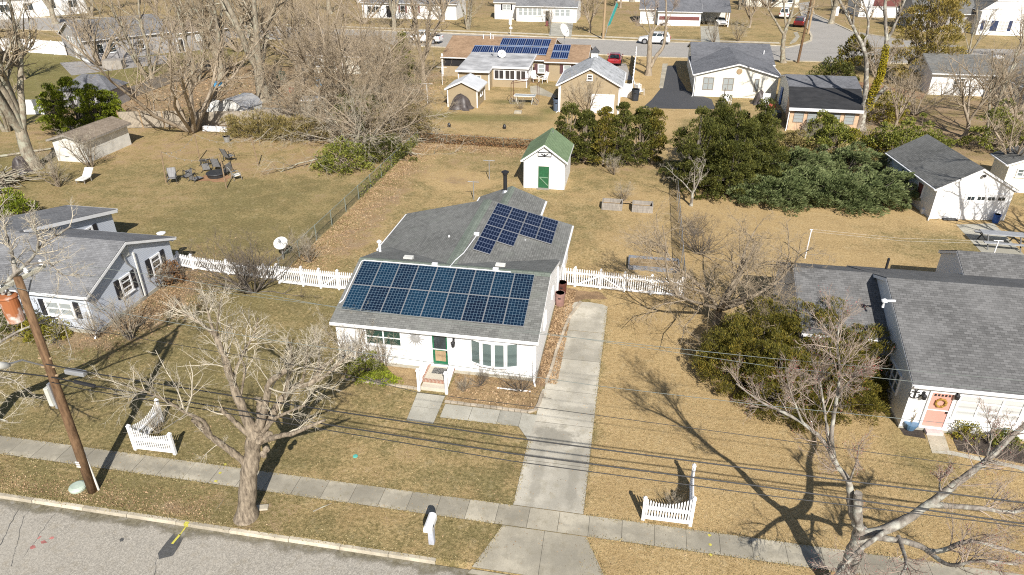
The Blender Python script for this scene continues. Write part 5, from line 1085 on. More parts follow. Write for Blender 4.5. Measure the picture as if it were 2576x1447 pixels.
wire([(840, 935), (1050, 987), (1368, 1027), (1764, 1080), (2576, 1190)], ya+.25, .011, 'wire', 'thin dark wire crossing just below the front steps', over(140, 815, ya))
wire([(-40, 928), (60, 940)], ya, .03, 'wire', 'short black cable leaving the pole toward the left edge', over(-120, 918, ya))
p0, p1 = over(165, 930, ya), over(214, 938, ya); m = MB(); m.bar(p0+Vector((0, 0, -.05)), p1+Vector((0, 0, -.05)), .22, .2); tag(m.build('cable_splice', M['galv'], bevel=.03), 'grey splice box hanging on the upper black cable by the pole', 'splice box')
p0, p1 = over(186, 960, ya-.1), over(240, 972, ya-.1); m = MB(); m.bar(p0, p1, .12, .12); tag(m.build('cable_splice', M['black'], bevel=.03), 'black sleeve on the middle cable by the pole', 'splice box')
def small_pole(px, py, h, label, lean=0, mat='wood_tan', r=.16, arm=False):
    b = at(px, py); t = thing('utility_pole', label, 'utility pole', b); m = MB(); m.tube([b, b+Vector((lean, 0, h))], [r, r*.75], 10); m.build('pole', M[mat], t)
    if arm: m = MB(); m.bar(b+Vector((lean-1.2, 0, h-.8)), b+Vector((lean+1.2, 0, h-.8)), .14); m.build('crossarm', M[mat], t)
small_pole(1517, 99, 14, 'brown utility pole behind the tan solar house', 0, 'wood_tan', .26); small_pole(2007, 158, 14, 'dark utility pole rising by the side road junction', .3, 'wood_pole', .22); small_pole(2032, 86, 12, 'lighter wooden utility pole on the side road corner', 0, 'wood_tan', .24)
for a, b, z0, z1, lab in (((1230, 60), (2007, 158), 9, 9, 'upper'), ((1000, 30), (1517, 99), 9.5, 9.5, 'lower')): pass
# ---------------------------------------------------------------- STREET AND YARD THINGS
b = at(1087, 1366); mb_ = thing('mailbox', 'white mailbox on grey ribbed post by the kerb', 'mailbox', b)
m = MB(); m.box(b.x-.11, b.x+.11, b.y-.1, b.y+.1, 0, 1.02)
for k in range(3): m.box(b.x-.08+k*.065, b.x-.05+k*.065, b.y-.112, b.y-.1, .02, 1.0)
m.build('post', flat('grey post', (.46, .48, .54), .5), mb_)
m = MB(); pr = [(-.17, 0), (.17, 0), (.17, .2), (.13, .3), (.06, .345), (-.06, .345), (-.13, .3), (-.17, .2)]; z = 1.02
e0 = [(b.x+x, b.y-.42, z+h) for x, h in pr]; e1 = [(b.x+x, b.y+.32, z+h) for x, h in pr]; m.poly(e0); m.poly(e1[::-1])
for i in range(8): j = (i+1) % 8; m.poly([e0[j], e0[i], e1[i], e1[j]])
m.build('box', M['trim'], mb_, bevel=.02); m = MB(); m.box(b.x+.171, b.x+.185, b.y-.25, b.y-.12, z+.12, z+.2); m.build('flag', M['black'], mb_)
m = MB(); m.lathe(at(894, 1149), [(.09, 0), (.12, .02), (.11, .05), (.01, .06)], 12); tag(m.build('valve_cap', M['aqua']), 'small aqua cap lying in the front lawn', 'cap')
def barrel(px, py, r, h, mat, label, dark='black', cat='trash can'):
    p = at(px, py); t = thing('trash_can', label, cat, p); m = MB(); m.lathe(p, [(r*.8, 0), (r*.84, .02), (r*.95, h*.86), (r, h*.88), (r, h*.93), (r*.93, h*.93), (r*.9, h), (r*1.0, h*1.0), (r*1.0, h*1.03), (r*.86, h*1.03), (r*.8, h*.7), (.02, h*.7)], 18); m.build('body', M[mat], t)
    m = MB(); m.box(p.x-r*.25, p.x+r*.25, p.y-r*1.08, p.y-r*.95, h*.7, h*.76); m.build('handle', M[dark], t); return t
M['pinkbrown'] = flat('faded pink brown plastic', (.27, .155, .13), .55, var=.15); M['rustbrown'] = flat('dark red brown plastic', (.10, .032, .022), .5); M['binblue'] = flat('blue grey bin', (.09, .12, .17), .5); M['binblack'] = flat('dark bin', (.03, .035, .045), .5); M['blue'] = flat('blue bin', (.02, .09, .33), .5)
barrel(1408, 768, .33, .9, 'pinkbrown', 'faded pink brown trash can in front of the dark one beside the house'); barrel(1413, 741, .33, .9, 'rustbrown', 'dark red brown trash can behind the pink one beside the house')
barrel(1400, 279, .5, 1.5, 'binblue', 'blue grey trash bin at the left corner of the tan garage'); barrel(1597, 253, .55, 1.5, 'binblack', 'black trash bin at the end of the tall white fence'); barrel(2503, 560, .28, .7, 'blue', 'blue recycling tub at the right end of the white garage', 'black', 'tub'); barrel(2302, 505, .38, .9, 'offwhite', 'pale barrel against the shaded garage wall', 'galv', 'barrel')
def bed_box(c0, w, d, h, label, mat='wood_grey', fill='straw_bed', rz=0):
    t = thing('planter_box', label, 'raised bed', c0, rz); m = MB(); k = .09
    for z in range(3):
        z0, z1_ = h*z/3+.004, h*(z+1)/3-.004; m.box(0, w, 0, k, z0, z1_); m.box(0, w, d-k, d, z0, z1_); m.box(0, k, k, d-k, z0, z1_); m.box(w-k, w, k, d-k, z0, z1_)
    m.build('frame', M[mat], t, local=True); m = MB(); m.box(k, w-k, k, d-k, 0, h*.45); m.build('soil', M[fill], t, local=True); m = MB()
    for x in (.05, w-.05):
        for y in (.05, d-.05): m.box(x-.07, x+.07, y-.07, y+.07, 0, h+.05)
    return t
bed_box(at(1513, 528), 1.75, 1.25, .62, 'grey timber raised bed, the left one of the pair near the green roofed shed'); bed_box(at(1589, 534), 1.75, 1.25, .62, 'grey timber raised bed, the right one of the pair near the green roofed shed')
M['slate_wood'] = bark('blue grey painted timber', (.13, .145, .17), (.24, .26, .30), 6); bed_box(at(1579, 678), 3.6, 1.75, .32, 'large low slate grey frame bed behind the double gate', 'slate_wood', 'straw_bed')
a = at(1561, 521); m = MB(); m.box(a.x, a.x+1.0, a.y+.5, a.y+.7, .25, .3); tag(m.build('plank', M['wood_tan']), 'tan plank bridging the two small raised beds', 'plank')
def tpost(px, py, h, w, label, mat='galv'):
    b = at(px, py); t = thing('clothes_post', label, 'clothes post', b); m = MB(); m.tube([b, b+Vector((0, 0, h))], .045, 8); m.build('pole', M[mat], t); m = MB(); m.tube([b+Vector((-w, 0, h-.03)), b+Vector((w, 0, h-.03))], .035, 6); m.build('crossbar', M[mat], t)
tpost(1231, 452, 1.9, .55, 'grey T shaped clothes post near the bare patch in the middle yard'); tpost(1192, 503, 1.7, .5, 'grey T shaped clothes post just behind the cross roof'); tpost(1076, 260, 2.6, .8, 'white clothes post nearest the tarp covered mound', 'trim'); tpost(1113, 214, 2.6, .8, 'white clothes post beside the porch of the tan house', 'trim')
tpost(2025, 650, 2.3, .1, 'slim white clothesline pole on the straw lawn behind the right house', 'trim'); tpost(2481, 690, 2.6, .3, 'slim clothesline pole between the picnic table and the right house', 'trim')
a, b = at(2040, 570, 0), None; A = at(2025, 650)+Vector((0, 0, 2.2)); B = at(2481, 690)+Vector((0, 0, 2.4))
for k, dy in enumerate((-.15, .3)):
    m = MB(); m.tube([A+Vector((0, dy, 0)), (A+B)/2+Vector((0, dy, -.25)), B+Vector((0, dy, 0))], .004, 4); tag(m.build('clothesline', M['trim']), 'thin white clothesline over the straw lawn, the %s of two' % ('nearer', 'farther')[k], 'clothesline', 'clotheslines over the straw lawn')
b = at(713, 652); dish('satellite_dish', (b.x, b.y, 1.3), (.1, -.6, .8), .52, 'round white dish on a short mast behind the left picket fence', 'satellite dish', 'offwhite')
# string light posts and the patio chairs around the fire pit
M['post_wood'] = bark('light posts', (.20, .14, .085), (.32, .235, .15), 7)
tops = []
for i, (bx_, by_, tx, ty, lab) in enumerate(((418, 460, 405, 382, 'nearest the left edge'), (503, 402, 489, 338, 'behind the small black table'), (570, 474, 552, 388, 'in front of the fire pit'), (650, 418, 632, 345, 'standing alone at the right'))):
    b = at(bx_, by_); q = plumb(tx, ty, b); m = MB(); m.tube([b, q], .06, 8); tops.append(q); tag(m.build('wooden_post', M['post_wood']), 'slim wooden string light post '+lab, 'post', 'string light posts in the left yard')
for (a, b), lab in (((0, 2), 'from the left post to the fire pit post'), ((0, 1), 'from the left post to the post behind the table'), ((1, 3), 'from the post behind the table to the lone right post')):
    A, B = tops[a], tops[b]; pts = [A.lerp(B, k/8)-Vector((0, 0, .7*(1-(2*k/8-1)**2))) for k in range(9)]; m = MB(); m.tube(pts, .014, 4)
    for p in pts[1:-1]: m.lathe(p-Vector((0, 0, .14)), [(.02, 0), (.045, .04), (.02, .12)], 6)
    tag(m.build('string_lights', M['wood_grey']), 'string of small bulbs '+lab, 'string lights', 'string lights in the left yard')
M['sling'] = stripes('grey sling fabric', (.22, .22, .22), (.16, .16, .165), 0, .12, .7); M['gunmetal'] = flat('dark chair frame', (.045, .047, .05), .5, .3)
def chair(label, loc, rz, grp, tilt=(0, 0), fm='gunmetal', sm='sling', s=1.0):
    t = thing('patio_chair', label, 'chair', loc, rz, grp); t.rotation_euler = (tilt[0], tilt[1], rz); t.scale = (s, s, s); m = MB()
    m.plate([(-.27, -.25, .44), (.27, -.25, .44), (.27, .27, .38), (-.27, .27, .38)], .03); m.build('seat', M[sm], t, local=True); m = MB()
    m.hexa([(-.27, .26, .4), (.27, .26, .4), (.27, .29, .4), (-.27, .29, .4), (-.26, .5, 1.05), (.26, .5, 1.05), (.26, .53, 1.05), (-.26, .53, 1.05)]); m.build('backrest', M[sm], t, local=True)
    for x in (-.3, .3):
        m = MB(); m.bar((x, -.28, .02), (x, -.22, .62), .035); m.build('leg', M[fm], t, local=True); m = MB(); m.bar((x, .35, .02), (x, .25, .62), .035); m.build('leg', M[fm], t, local=True)
        m = MB(); m.bar((x, -.26, .62), (x, .36, .66), .05, .03); m.build('armrest', M[fm], t, local=True); m = MB(); m.bar((x, .27, .4), (x, .53, 1.08), .035); m.build('back_frame', M[fm], t, local=True)
    return t
G_ = 'patio chairs around the fire pit'
chair('grey sling chair standing apart behind the fire pit', at(579, 405), 2.8, G_, s=1.35)
c1 = chair('dark chair tipped over left of the fire pit by the left post', at(436, 462)+Vector((0, 0, .05)), .5, G_, (0, 0), s=1.25)
chair('grey chair lying on its back in the front row of the group', at(471, 462)+Vector((0, .1, .3)), -.3, G_, (-1.2, 0), s=1.3); chair('long grey chair lying flat behind the toppled one in front', at(486, 449)+Vector((0, 0, .35)), 1.2, G_, (-1.35, 0), s=1.3)
chair('dark chair lying on its side at the left rim of the fire pit', at(518, 436)+Vector((0, 0, .4)), 1.9, G_, (0, 1.35), s=1.25); chair('grey sling chair facing the fire pit from behind', at(551, 428), 3.3, G_, s=1.3)
chair('dark chair at the right rim of the fire pit', at(577, 437), -2.0, G_, (0, .3), s=1.25); chair('pale framed chair at the right end of the group', at(597, 452), 2.4, G_, (0, 0), 'galv', 'offwhite', s=1.2)
p = at(517, 418); t = thing('side_table', 'small black side table at the back of the chair group', 'table', p); m = MB(); m.box(p.x-.4, p.x+.4, p.y-.3, p.y+.3, .62, .67); m.build('table_top', M['gunmetal'], t)
for sx in (-.35, .35):
    for sy in (-.25, .25): m = MB(); m.bar((p.x+sx, p.y+sy, 0), (p.x+sx*.9, p.y+sy*.9, .62), .04); m.build('leg', M['gunmetal'], t)
p = at(545, 444); m = MB(); m.lathe(p, [(.8, 0), (.85, .3), (.95, .36), (.9, .42), (.72, .4), (.65, .2), (.02, .16)], 20); tag(m.build('fire_pit', M['gunmetal']), 'round dark fire pit bowl in the middle of the chairs', 'fire pit')
sheet('bare_earth', rough_edge([(p.x-1.4, p.y-1.5), (p.x+1.6, p.y-1.4), (p.x+1.5, p.y+.6), (p.x-1.3, p.y+.5)], .2), .004, M['earth'])
m = MB(); q = at(572, 357); m.lathe(q, [(.24, 0), (.3, .02), (.36, .6), (.4, .62), (.34, .62), (.26, .1), (.01, .1)], 14); tag(m.build('bucket', M['galv']), 'galvanised bucket alone on the lawn behind the chairs', 'bucket')
p = at(212, 458); t = thing('lawn_chair', 'white folding lounge chair by the left boundary brush', 'chair', p); m = MB(); m.plate([(p.x-.4, p.y-.6, .4), (p.x+.5, p.y-.6, .4), (p.x+.5, p.y+.4, .45), (p.x-.4, p.y+.4, .45)], .08); m.build('seat', M['offwhite'], t); m = MB(); m.hexa([(p.x-.4, p.y+.4, .45), (p.x+.5, p.y+.4, .45), (p.x+.5, p.y+.48, .45), (p.x-.4, p.y+.48, .45), (p.x-.4, p.y+1.0, 1.1), (p.x+.5, p.y+1.0, 1.1), (p.x+.5, p.y+1.08, 1.1), (p.x-.4, p.y+1.08, 1.1)]); m.build('backrest', M['offwhite'], t)
for sx in (-.38, .48):
    for sy in (-.5, .4): m = MB(); m.bar((p.x+sx, p.y+sy, 0), (p.x+sx, p.y+sy, .42), .06); m.build('leg', M['wood_grey'], t)
def tarp(name, px, py, w, d, h, mat, label, cat, seed=1):
    rr = random.Random(seed); p = at(px, py); n = 34; V = []; F = []
    for j in range(9):
        for k in range(n):
            a = 2*math.pi*k/n; f = j/8; q = (1-f**2.4)**.5 if f < 1 else 0; wv = 1+.10*math.sin(a*7+seed)*(1-f)+.07*math.sin(a*13+2*seed)*(1-f)+rr.uniform(-.02, .02)
            fl = 1+.28*max(0, .2-f)*5*(1+.5*math.sin(a*5)); V.append((p.x+math.cos(a)*w*max(q, .04)*wv*fl*(.85 if abs(math.cos(a)) > .7 else 1), p.y+math.sin(a)*d*max(q, .04)*wv*fl, .02+h*f*(1+.1*math.sin(a*2+seed))))
    for j in range(8):
        for k in range(n): F.append((j*n+k, j*n+(k+1) % n, (j+1)*n+(k+1) % n, (j+1)*n+k))
    o = np_mesh(name, V, F, M[mat] if isinstance(mat, str) else mat, smooth=False); return tag(o, label, cat)
M['tarp'] = flat('wrinkled black tarp', (.07, .058, .055), .5, var=.3); tarp('tarp_cover', 1161, 272, 1.55, 1.1, 1.7, 'tarp', 'dark wrinkled tarp draped over a mound by the tan shed', 'tarp', 3)
tarp('grill_cover', 58, 432, .8, .7, 1.5, 'tarp', 'black covered grill under the big bare tree at the left', 'grill', 5); tarp('grill_cover', 1909, 262, .9, .8, 1.7, 'tarp', 'black covered grill beside the cream house', 'grill', 6)
for px, py, lab in ((1130, 320, 'left'), (1269, 324, 'right')): m = MB(); q = at(px, py); m.lathe(q, [(.18, 0), (.22, .3), (.12, .5), (.02, .55)], 8); tag(m.build('plant_pot', M['black']), 'small black pot on the tan house lawn, the %s one' % lab, 'pot')
# adirondack chairs, gazebo frame and table in the tan house yard
for px, py, rz, lab in ((1345, 207, .6, 'white chair at the corner of the sunroom'), (1366, 209, -.9, 'white chair on the yard path left of the tan garage'), (1604, 228, 1.8, 'white chair right of the tall white fence'), (1609, 240, 2.2, 'white chair just behind the black trash bin by the fence'), (1827, 265, .2, 'white chair in front of the cream house below its left windows'), (1921, 268, -.4, 'white chair beside the covered grill at the cream house')):
    chair(lab, at(px, py), rz, 'white garden chairs', (0, 0), 'trim', 'trim', 1.5)
p = at(1319, 262); t = thing('patio_table', 'white framed glass patio table under a bare canopy frame', 'table', p); m = MB(); m.box(p.x-1.35, p.x+1.35, p.y-.1, p.y+1.0, 1.02, 1.08); m.build('table_top', flat('frosted glass top', (.33, .34, .33), .15), t)
m = MB()
for a, b in (((-1.4, -.15), (1.4, -.15)), ((1.4, -.15), (1.4, 1.05)), ((1.4, 1.05), (-1.4, 1.05)), ((-1.4, 1.05), (-1.4, -.15))): m.bar((p.x+a[0], p.y+a[1], 1.05), (p.x+b[0], p.y+b[1], 1.05), .1)
m.build('table_frame', M['offwhite'], t)
for sx in (-1, 1):
    for y in (0, .9): m = MB(); m.bar((p.x+sx*.95, p.y+y, 0), (p.x+sx*1.15, p.y+y, 1.0), .07); m.build('leg', M['offwhite'], t)
t = thing('canopy_frame', 'rusty bare canopy frame around the glass patio table', 'canopy frame', p)
for sx in (-1.75, 1.75):
    for y in (-.3, 1.5): m = MB(); m.bar((p.x+sx, p.y+y, 0), (p.x+sx, p.y+y, 2.7), .06); m.build('post', M['rustbrown'], t)
m = MB()
for y in (-.3, 1.5): m.tube([(p.x-1.75, p.y+y, 2.7), (p.x, p.y+y, 3.05), (p.x+1.75, p.y+y, 2.9)], .035, 6)
for sx in (-1.75, 1.75): m.bar((p.x+sx, p.y-.3, 2.7), (p.x+sx, p.y+1.5, 2.7), .06)
m.build('roof_frame', M['rustbrown'], t)
for s in (-1, 1):
    m = MB(); c = Vector((p.x+s*1.55, p.y-.35, .42)); m.tube([c+Vector((math.cos(a)*.42, 0, math.sin(a)*.42)) for a in np.linspace(0, 2*math.pi, 16)], .03, 5)
    for k in range(4): m.bar(c-Vector((math.cos(k*.785)*.4, 0, math.sin(k*.785)*.4)), c+Vector((math.cos(k*.785)*.4, 0, math.sin(k*.785)*.4)), .025)
    tag(m.build('wagon_wheel', M['wood_grey']), 'wagon wheel leaning at the %s of the glass patio table' % ('left' if s < 0 else 'right'), 'wheel')
# picnic table on the patio
p = at(2512, 618); t = thing('picnic_table', 'grey picnic table with benches on the concrete patio', 'picnic table', p, R(-3)); M['picnic'] = flat('grey resin', (.30, .31, .325), .5)
m = MB(); m.box(-1.5, 1.5, -.45, .45, .98, 1.05); m.build('table_top', M['picnic'], t, local=True, bevel=.02)
for s in (-1, 1):
    m = MB(); m.box(-1.5, 1.5, s*1.0-.18, s*1.0+.18, .56, .62); m.build('bench', M['picnic'], t, local=True, bevel=.02)
    m = MB(); x = s*1.1; m.bar((x, -1.05, 0), (x, -.3, .98), .07); m.bar((x, 1.05, 0), (x, .3, .98), .07); m.bar((x, -1.1, .52), (x, 1.1, .52), .06); m.build('leg_frame', M['gunmetal'], t, local=True)
t = thing('banner_flag', 'teal feather banner on a leaning pole beside the brown utility pole', 'banner', at(1521, 99)); b = at(1521, 99); m = MB(); m.tube([b, b+Vector((.5, 0, 3)), b+Vector((2.0, 0, 7.4))], .07, 6); m.build('pole', M['galv'], t)
m = MB(); m.hexa([b+Vector(v) for v in ((.35, 0, 2.4), (1.0, 0, 2.9), (1.0, .05, 2.9), (.35, .05, 2.4), (1.9, 0, 7.2), (2.3, 0, 6.6), (2.3, .05, 6.6), (1.9, .05, 7.2))]); m.build('cloth', flat('teal cloth', (.02, .22, .19), .7), t)
m = MB(); q = at(1285, 88); m.tube([q, q+Vector((0, 0, 3.2))], .06, 6); m.lathe(q+Vector((0, 0, 1.0)), [(.02, 0), (.35, .2), (.35, .5), (.02, .7)], 10); tag(m.build('flag_pole', M['trim']), 'white pole with a round white sign before the ranch house', 'pole')
# ---------------------------------------------------------------- VEHICLES
def paint(name, c):
    m = flat(name, c, .25, .0, .03); m.node_tree.nodes['Principled BSDF'].inputs['Coat Weight'].default_value = .6; return m
M['tyre'] = flat('tyre rubber', (.018, .018, .019), .85); M['rim'] = flat('alloy rim', (.35, .35, .36), .35, .5); M['lamp'] = flat('clear lamp', (.6, .6, .6), .15); M['redlamp'] = flat('red tail lamp', (.35, .02, .015), .2)
def vehicle(name, label, cat, loc, rz, col, kind='suv', s=1.25):
    """local x forward, z up; lofted lower body and glasshouse"""
    t = thing(name, label, cat, loc, rz, None); t.scale = (s, s, s); pm = col
    L2, W = (2.95, .98) if kind == 'pickup' else (2.4, .94); belt = 1.12 if kind != 'sedan' else .95; roof = {'suv': 1.70, 'pickup': 1.88, 'sedan': 1.44, 'van': 1.95}[kind]
    if kind == 'pickup': st = [(-L2, .55, 1.12, .93), (-L2+.08, .42, 1.2, .97), (.25, .34, 1.2, .99), (1.35, .34, 1.2, .99), (1.5, .34, 1.16, .98), (L2-.35, .36, 1.08, .95), (L2-.08, .45, .98, .88), (L2, .52, .86, .8)]
    else: st = [(-L2, .5, belt-.18, .82), (-L2+.1, .38, belt, .9), (-1.3, .3, belt+.02, W), (.3, .28, belt, W), (1.05, .28, belt-.03, W), (1.9, .3, belt-.16, .9), (L2-.1, .36, belt-.26, .82), (L2, .46, belt-.38, .72)]
    V = []; n = 10
    def ring(x, lo, hi, w): return [(x, -w*.9, lo), (x, -w, lo+.12), (x, -w, lo+(hi-lo)*.62), (x, -w*.95, hi-.06), (x, -w*.86, hi), (x, w*.86, hi), (x, w*.95, hi-.06), (x, w, lo+(hi-lo)*.62), (x, w, lo+.12), (x, w*.9, lo)]
    for q in st: V += ring(*q)
    m = MB(); m.v = V
    for i in range(len(st)-1):
        for k in range(n): j = (k+1) % n; m.f.append((i*n+k, (i+1)*n+k, (i+1)*n+j, i*n+j)); m.m.append(0); m.uv.append(None)
    m.f.append(tuple(range(n))); m.m.append(0); m.uv.append(None); e = (len(st)-1)*n; m.f.append(tuple(reversed(range(e, e+n)))); m.m.append(0); m.uv.append(None)
    bd = m.build('body', pm, t, local=True, smooth=False)
    # glasshouse: rear base, rear top, front top, front base
    rb, rt, ft, fb = {'suv': (-2.3, -1.95, .25, 1.1), 'pickup': (-.55, -.45, .75, 1.45), 'sedan': (-1.95, -1.15, .2, 1.15), 'van': (-2.33, -2.2, 1.1, 1.75)}[kind]
    b = belt+(.06 if kind == 'pickup' else -.02); w0, w1 = W*.88, W*.70
    def gh(x0, x1, x2, x3, z0, z1, a, c): return [(x0, -a, z0), (x3, -a, z0), (x3, a, z0), (x0, a, z0), (x1, -c, z1), (x2, -c, z1), (x2, c, z1), (x1, c, z1)]
    m = MB(); m.hexa(gh(rb, rt, ft, fb, b-.03, roof-.02, w0, w1)); m.build('cabin', pm, t, local=True, bevel=.05)
    def lerp(a, c, f): return a+(c-a)*f
    f0, f1 = .14, .86; z0, z1_ = lerp(b, roof, f0), lerp(b, roof, f1)
    for sgn in (-1, 1):
        ys0, ys1 = sgn*(lerp(w0, w1, f0)+.012), sgn*(lerp(w0, w1, f1)+.012); xa0, xb0, xa1, xb1 = lerp(rb, rt, f0)+.2, lerp(fb, ft, f0)-.16, lerp(rb, rt, f1)+.16, lerp(fb, ft, f1)-.1
        for p0, p1 in (((0, .45), (.49, 1)) if kind == 'pickup' else ((0, .28), (.31, .63), (.66, 1))):
            m = MB(); q = [(lerp(xa0, xb0, p0), ys0, z0), (lerp(xa0, xb0, p1), ys0, z0), (lerp(xa1, xb1, p1), ys1, z1_), (lerp(xa1, xb1, p0), ys1, z1_)]; m.poly(q if sgn < 0 else q[::-1]); m.build('window', M['glass'], t, local=True)
    for xb_, xt_, nm, sg in ((fb, ft, 'windscreen', 1), (rb, rt, 'rear_window', -1)):
        m = MB(); dx = .014*sg; q = [(lerp(xb_, xt_, .12)+dx, -w0*.84, lerp(b, roof, .12)+.012), (lerp(xb_, xt_, .12)+dx, w0*.84, lerp(b, roof, .12)+.012), (lerp(xb_, xt_, .88)+dx, w1*.86, lerp(b, roof, .88)+.012), (lerp(xb_, xt_, .88)+dx, -w1*.86, lerp(b, roof, .88)+.012)]; m.poly(q if sg > 0 else q[::-1]); m.build(nm, M['glass'], t, local=True)
    wb = 1.85 if kind == 'pickup' else 1.42; r = .39 if kind in ('pickup', 'suv', 'van') else .34
    for x in (-wb, wb):
        for sg in (-1, 1):
            m = MB(); m.tube([(x, sg*(W-.2), r), (x, sg*(W+.015), r)], r, 20); wh = m.build('wheel', M['tyre'], t, local=True); m = MB(); m.tube([(x, sg*(W+.015), r), (x, sg*(W+.03), r)], r*.66, 16); m.build('rim', M['rim'], wh, local=True)
            m = MB(); m.tube([(x+math.cos(a)*r*1.12, sg*(W+.004), max(.3, r+math.sin(a)*r*1.12)) for a in np.linspace(0, math.pi, 10)], .05, 5); m.build('wheel_arch', M['black'], t, local=True)
    for sg in (-1, 1):
        x, z = (L2-.02, .82) if kind == 'pickup' else (L2-.1, belt-.32); m = MB(); m.box(x-.22, x+.02, sg*.68-.17, sg*.68+.17, z-.06, z+.08); m.build('headlight', M['lamp'], t, local=True)
        m = MB(); m.box(-L2-.02, -L2+.12, sg*.74-.12, sg*.74+.12, belt-.3, belt-.05); m.build('tail_light', M['redlamp'], t, local=True); m = MB(); m.box(fb-.28, fb-.08, sg*(W+.06)-.07, sg*(W+.06)+.07, b+.02, b+.18); m.build('mirror', pm, t, local=True)
    m = MB(); m.box(L2-.05, L2+.03, -.5, .5, .5, .68); m.build('grille', M['black'], t, local=True)
    if kind == 'pickup': m = MB(); m.box(-L2+.12, -.66, -.8, .8, 1.19, 1.215); m.build('truck_bed', M['black'], t, local=True)
    if kind == 'suv':
        for sg in (-1, 1): m = MB(); m.bar((rt+.2, sg*w1*.92, roof+.05), (ft-.1, sg*w1*.92, roof+.05), .05); m.build('roof_rail', M['galv'], t, local=True)
    return t
M['car_white'] = paint('white car paint', (.78, .78, .78)); M['car_red'] = paint('red car paint', (.30, .012, .02)); M['car_dkred'] = paint('dark red car paint', (.11, .01, .014))
vehicle('suv', 'white SUV parked at the far kerb behind a forked bare tree', 'car', (2.5, 145.0, .02), math.pi-.06, M['car_white'], 'suv', 1.28)
vehicle('pickup_truck', 'white pickup truck parked beyond the tangled trees', 'pickup truck', (-42.6, 137.8, .02), math.pi-.08, M['car_white'], 'pickup', 1.25)
vehicle('car', 'red car with dark roof glass beside the tan house', 'car', at(1546, 160)+Vector((0, 0, .02)), math.pi/2, M['car_red'], 'sedan', 1.25)
vehicle('suv', 'dark red SUV on the side road corner', 'car', at(2012, 66)+Vector((0, 0, .02)), 1.25, M['car_dkred'], 'suv', 1.25)
vehicle('van', 'white van parked up the side road', 'van', at(1972, 45)+Vector((0, 0, .02)), 1.35, M['car_white'], 'van', 1.25)
vehicle('car', 'white car parked under the open carport', 'car', (17.6, 174.2, .02), -1.45, M['car_white'], 'sedan', 1.2)

# ---------------------------------------------------------------- SMALL YARD CLUTTER
def clutter(name, cat, label, px, py, sz, mat, dz=0.0, rz=0.0, bev=.04):
    p = at(px, py); m = MB(); c, s_ = math.cos(rz), math.sin(rz); x, y, z = sz
    f = lambda a, b, h: (p.x+a*c-b*s_, p.y+a*s_+b*c, dz+h)
    m.hexa([f(-x/2, -y/2, 0), f(x/2, -y/2, 0), f(x/2*.97, y/2, 0), f(-x/2, y/2*.95, 0), f(-x/2*.9, -y/2*.92, z), f(x/2*.93, -y/2*.9, z*.96), f(x/2*.9, y/2*.9, z), f(-x/2*.92, y/2*.9, z*1.03)]); return tag(m.build(name, M[mat] if isinstance(mat, str) else mat, bevel=bev), label, cat)
M['toyblue'] = flat('faded blue plastic', (.06, .25, .45), .5); M['toyred'] = flat('faded red plastic', (.42, .06, .04), .5); M['toyyellow'] = flat('yellow plastic', (.55, .42, .04), .5); M['toygreen'] = flat('dark green plastic', (.02, .10, .06), .5)
clutter('plastic_tub', 'tub', 'blue plastic tub on the leaves behind the slanting fence', 548, 217, (1.3, .9, .6), 'toyblue'); clutter('plastic_slide', 'toy', 'blue plastic toy in the tangle behind the brush row', 804, 216, (1.0, 1.3, 1.1), 'toyblue', rz=.6); clutter('toy', 'toy', 'red toy lying on the leaves right of the broad double trunk', 734, 232, (.6, .5, .8), 'toyred'); clutter('plastic_tub', 'tub', 'dark green tub behind the broad double trunk', 708, 200, (1.2, 1.0, 1.2), 'toygreen')
clutter('toy', 'toy', 'small yellow toy near the arched metal shed', 607, 243, (.5, .5, .4), 'toyyellow', rz=.4); clutter('tarp_sheet', 'tarp', 'grey tarp sheet spread on the leaves behind the tangle', 787, 250, (3.4, 2.6, .25), 'sheet_metal', rz=.2); clutter('cold_frame', 'cold frame', 'low grey glazed frame behind the plank fence', 676, 288, (4.4, 2.2, .6), flat('dull glazing', (.30, .32, .33), .3), rz=.05)
clutter('board', 'board', 'long white board lying at the foot of the plank fence', 543, 331, (3.2, .35, .6), 'trim', rz=.03); clutter('firewood_box', 'crate', 'weathered wooden crate beside the grey back house', 290, 172, (3.2, 2.0, 1.4), 'wood_grey', rz=.3); clutter('deck_box', 'box', 'black deck box beside the peach addition', 1946, 300, (1.6, 1.2, 1.0), 'binblack'); clutter('storage_crate', 'box', 'red crate by the blue door of the cream house', 1940, 278, (.9, .7, .8), 'toyred')
clutter('bucket', 'bucket', 'white bucket at the foot of the shaded garage wall', 2321, 537, (.4, .4, .42), 'trim'); clutter('door_mat', 'mat', 'dark mat in front of the white garage', 2388, 553, (1.2, .5, .12), 'black', rz=.1); clutter('yard_sign', 'sign', 'blank white board sign beside the side road', 2100, 40, (1.8, .12, 2.2), 'trim', rz=.3); clutter('garden_ornament', 'ornament', 'red garden ornament before the ranch house door', 1376, 66, (.6, .5, 1.1), 'brownred'); clutter('bird_bath', 'bird bath', 'pale bird bath on the ranch house lawn', 1284, 62, (.7, .7, 1.1), 'offwhite')
clutter('stone', 'stone', 'pale flat stone beside the trunk of the cut back tree', 655, 1279, (.7, .35, .08), 'kerb', rz=.3); clutter('stone', 'stone', 'pinkish stones in the grass before the patio table', 1303, 285, (1.0, .8, .3), 'kerb')
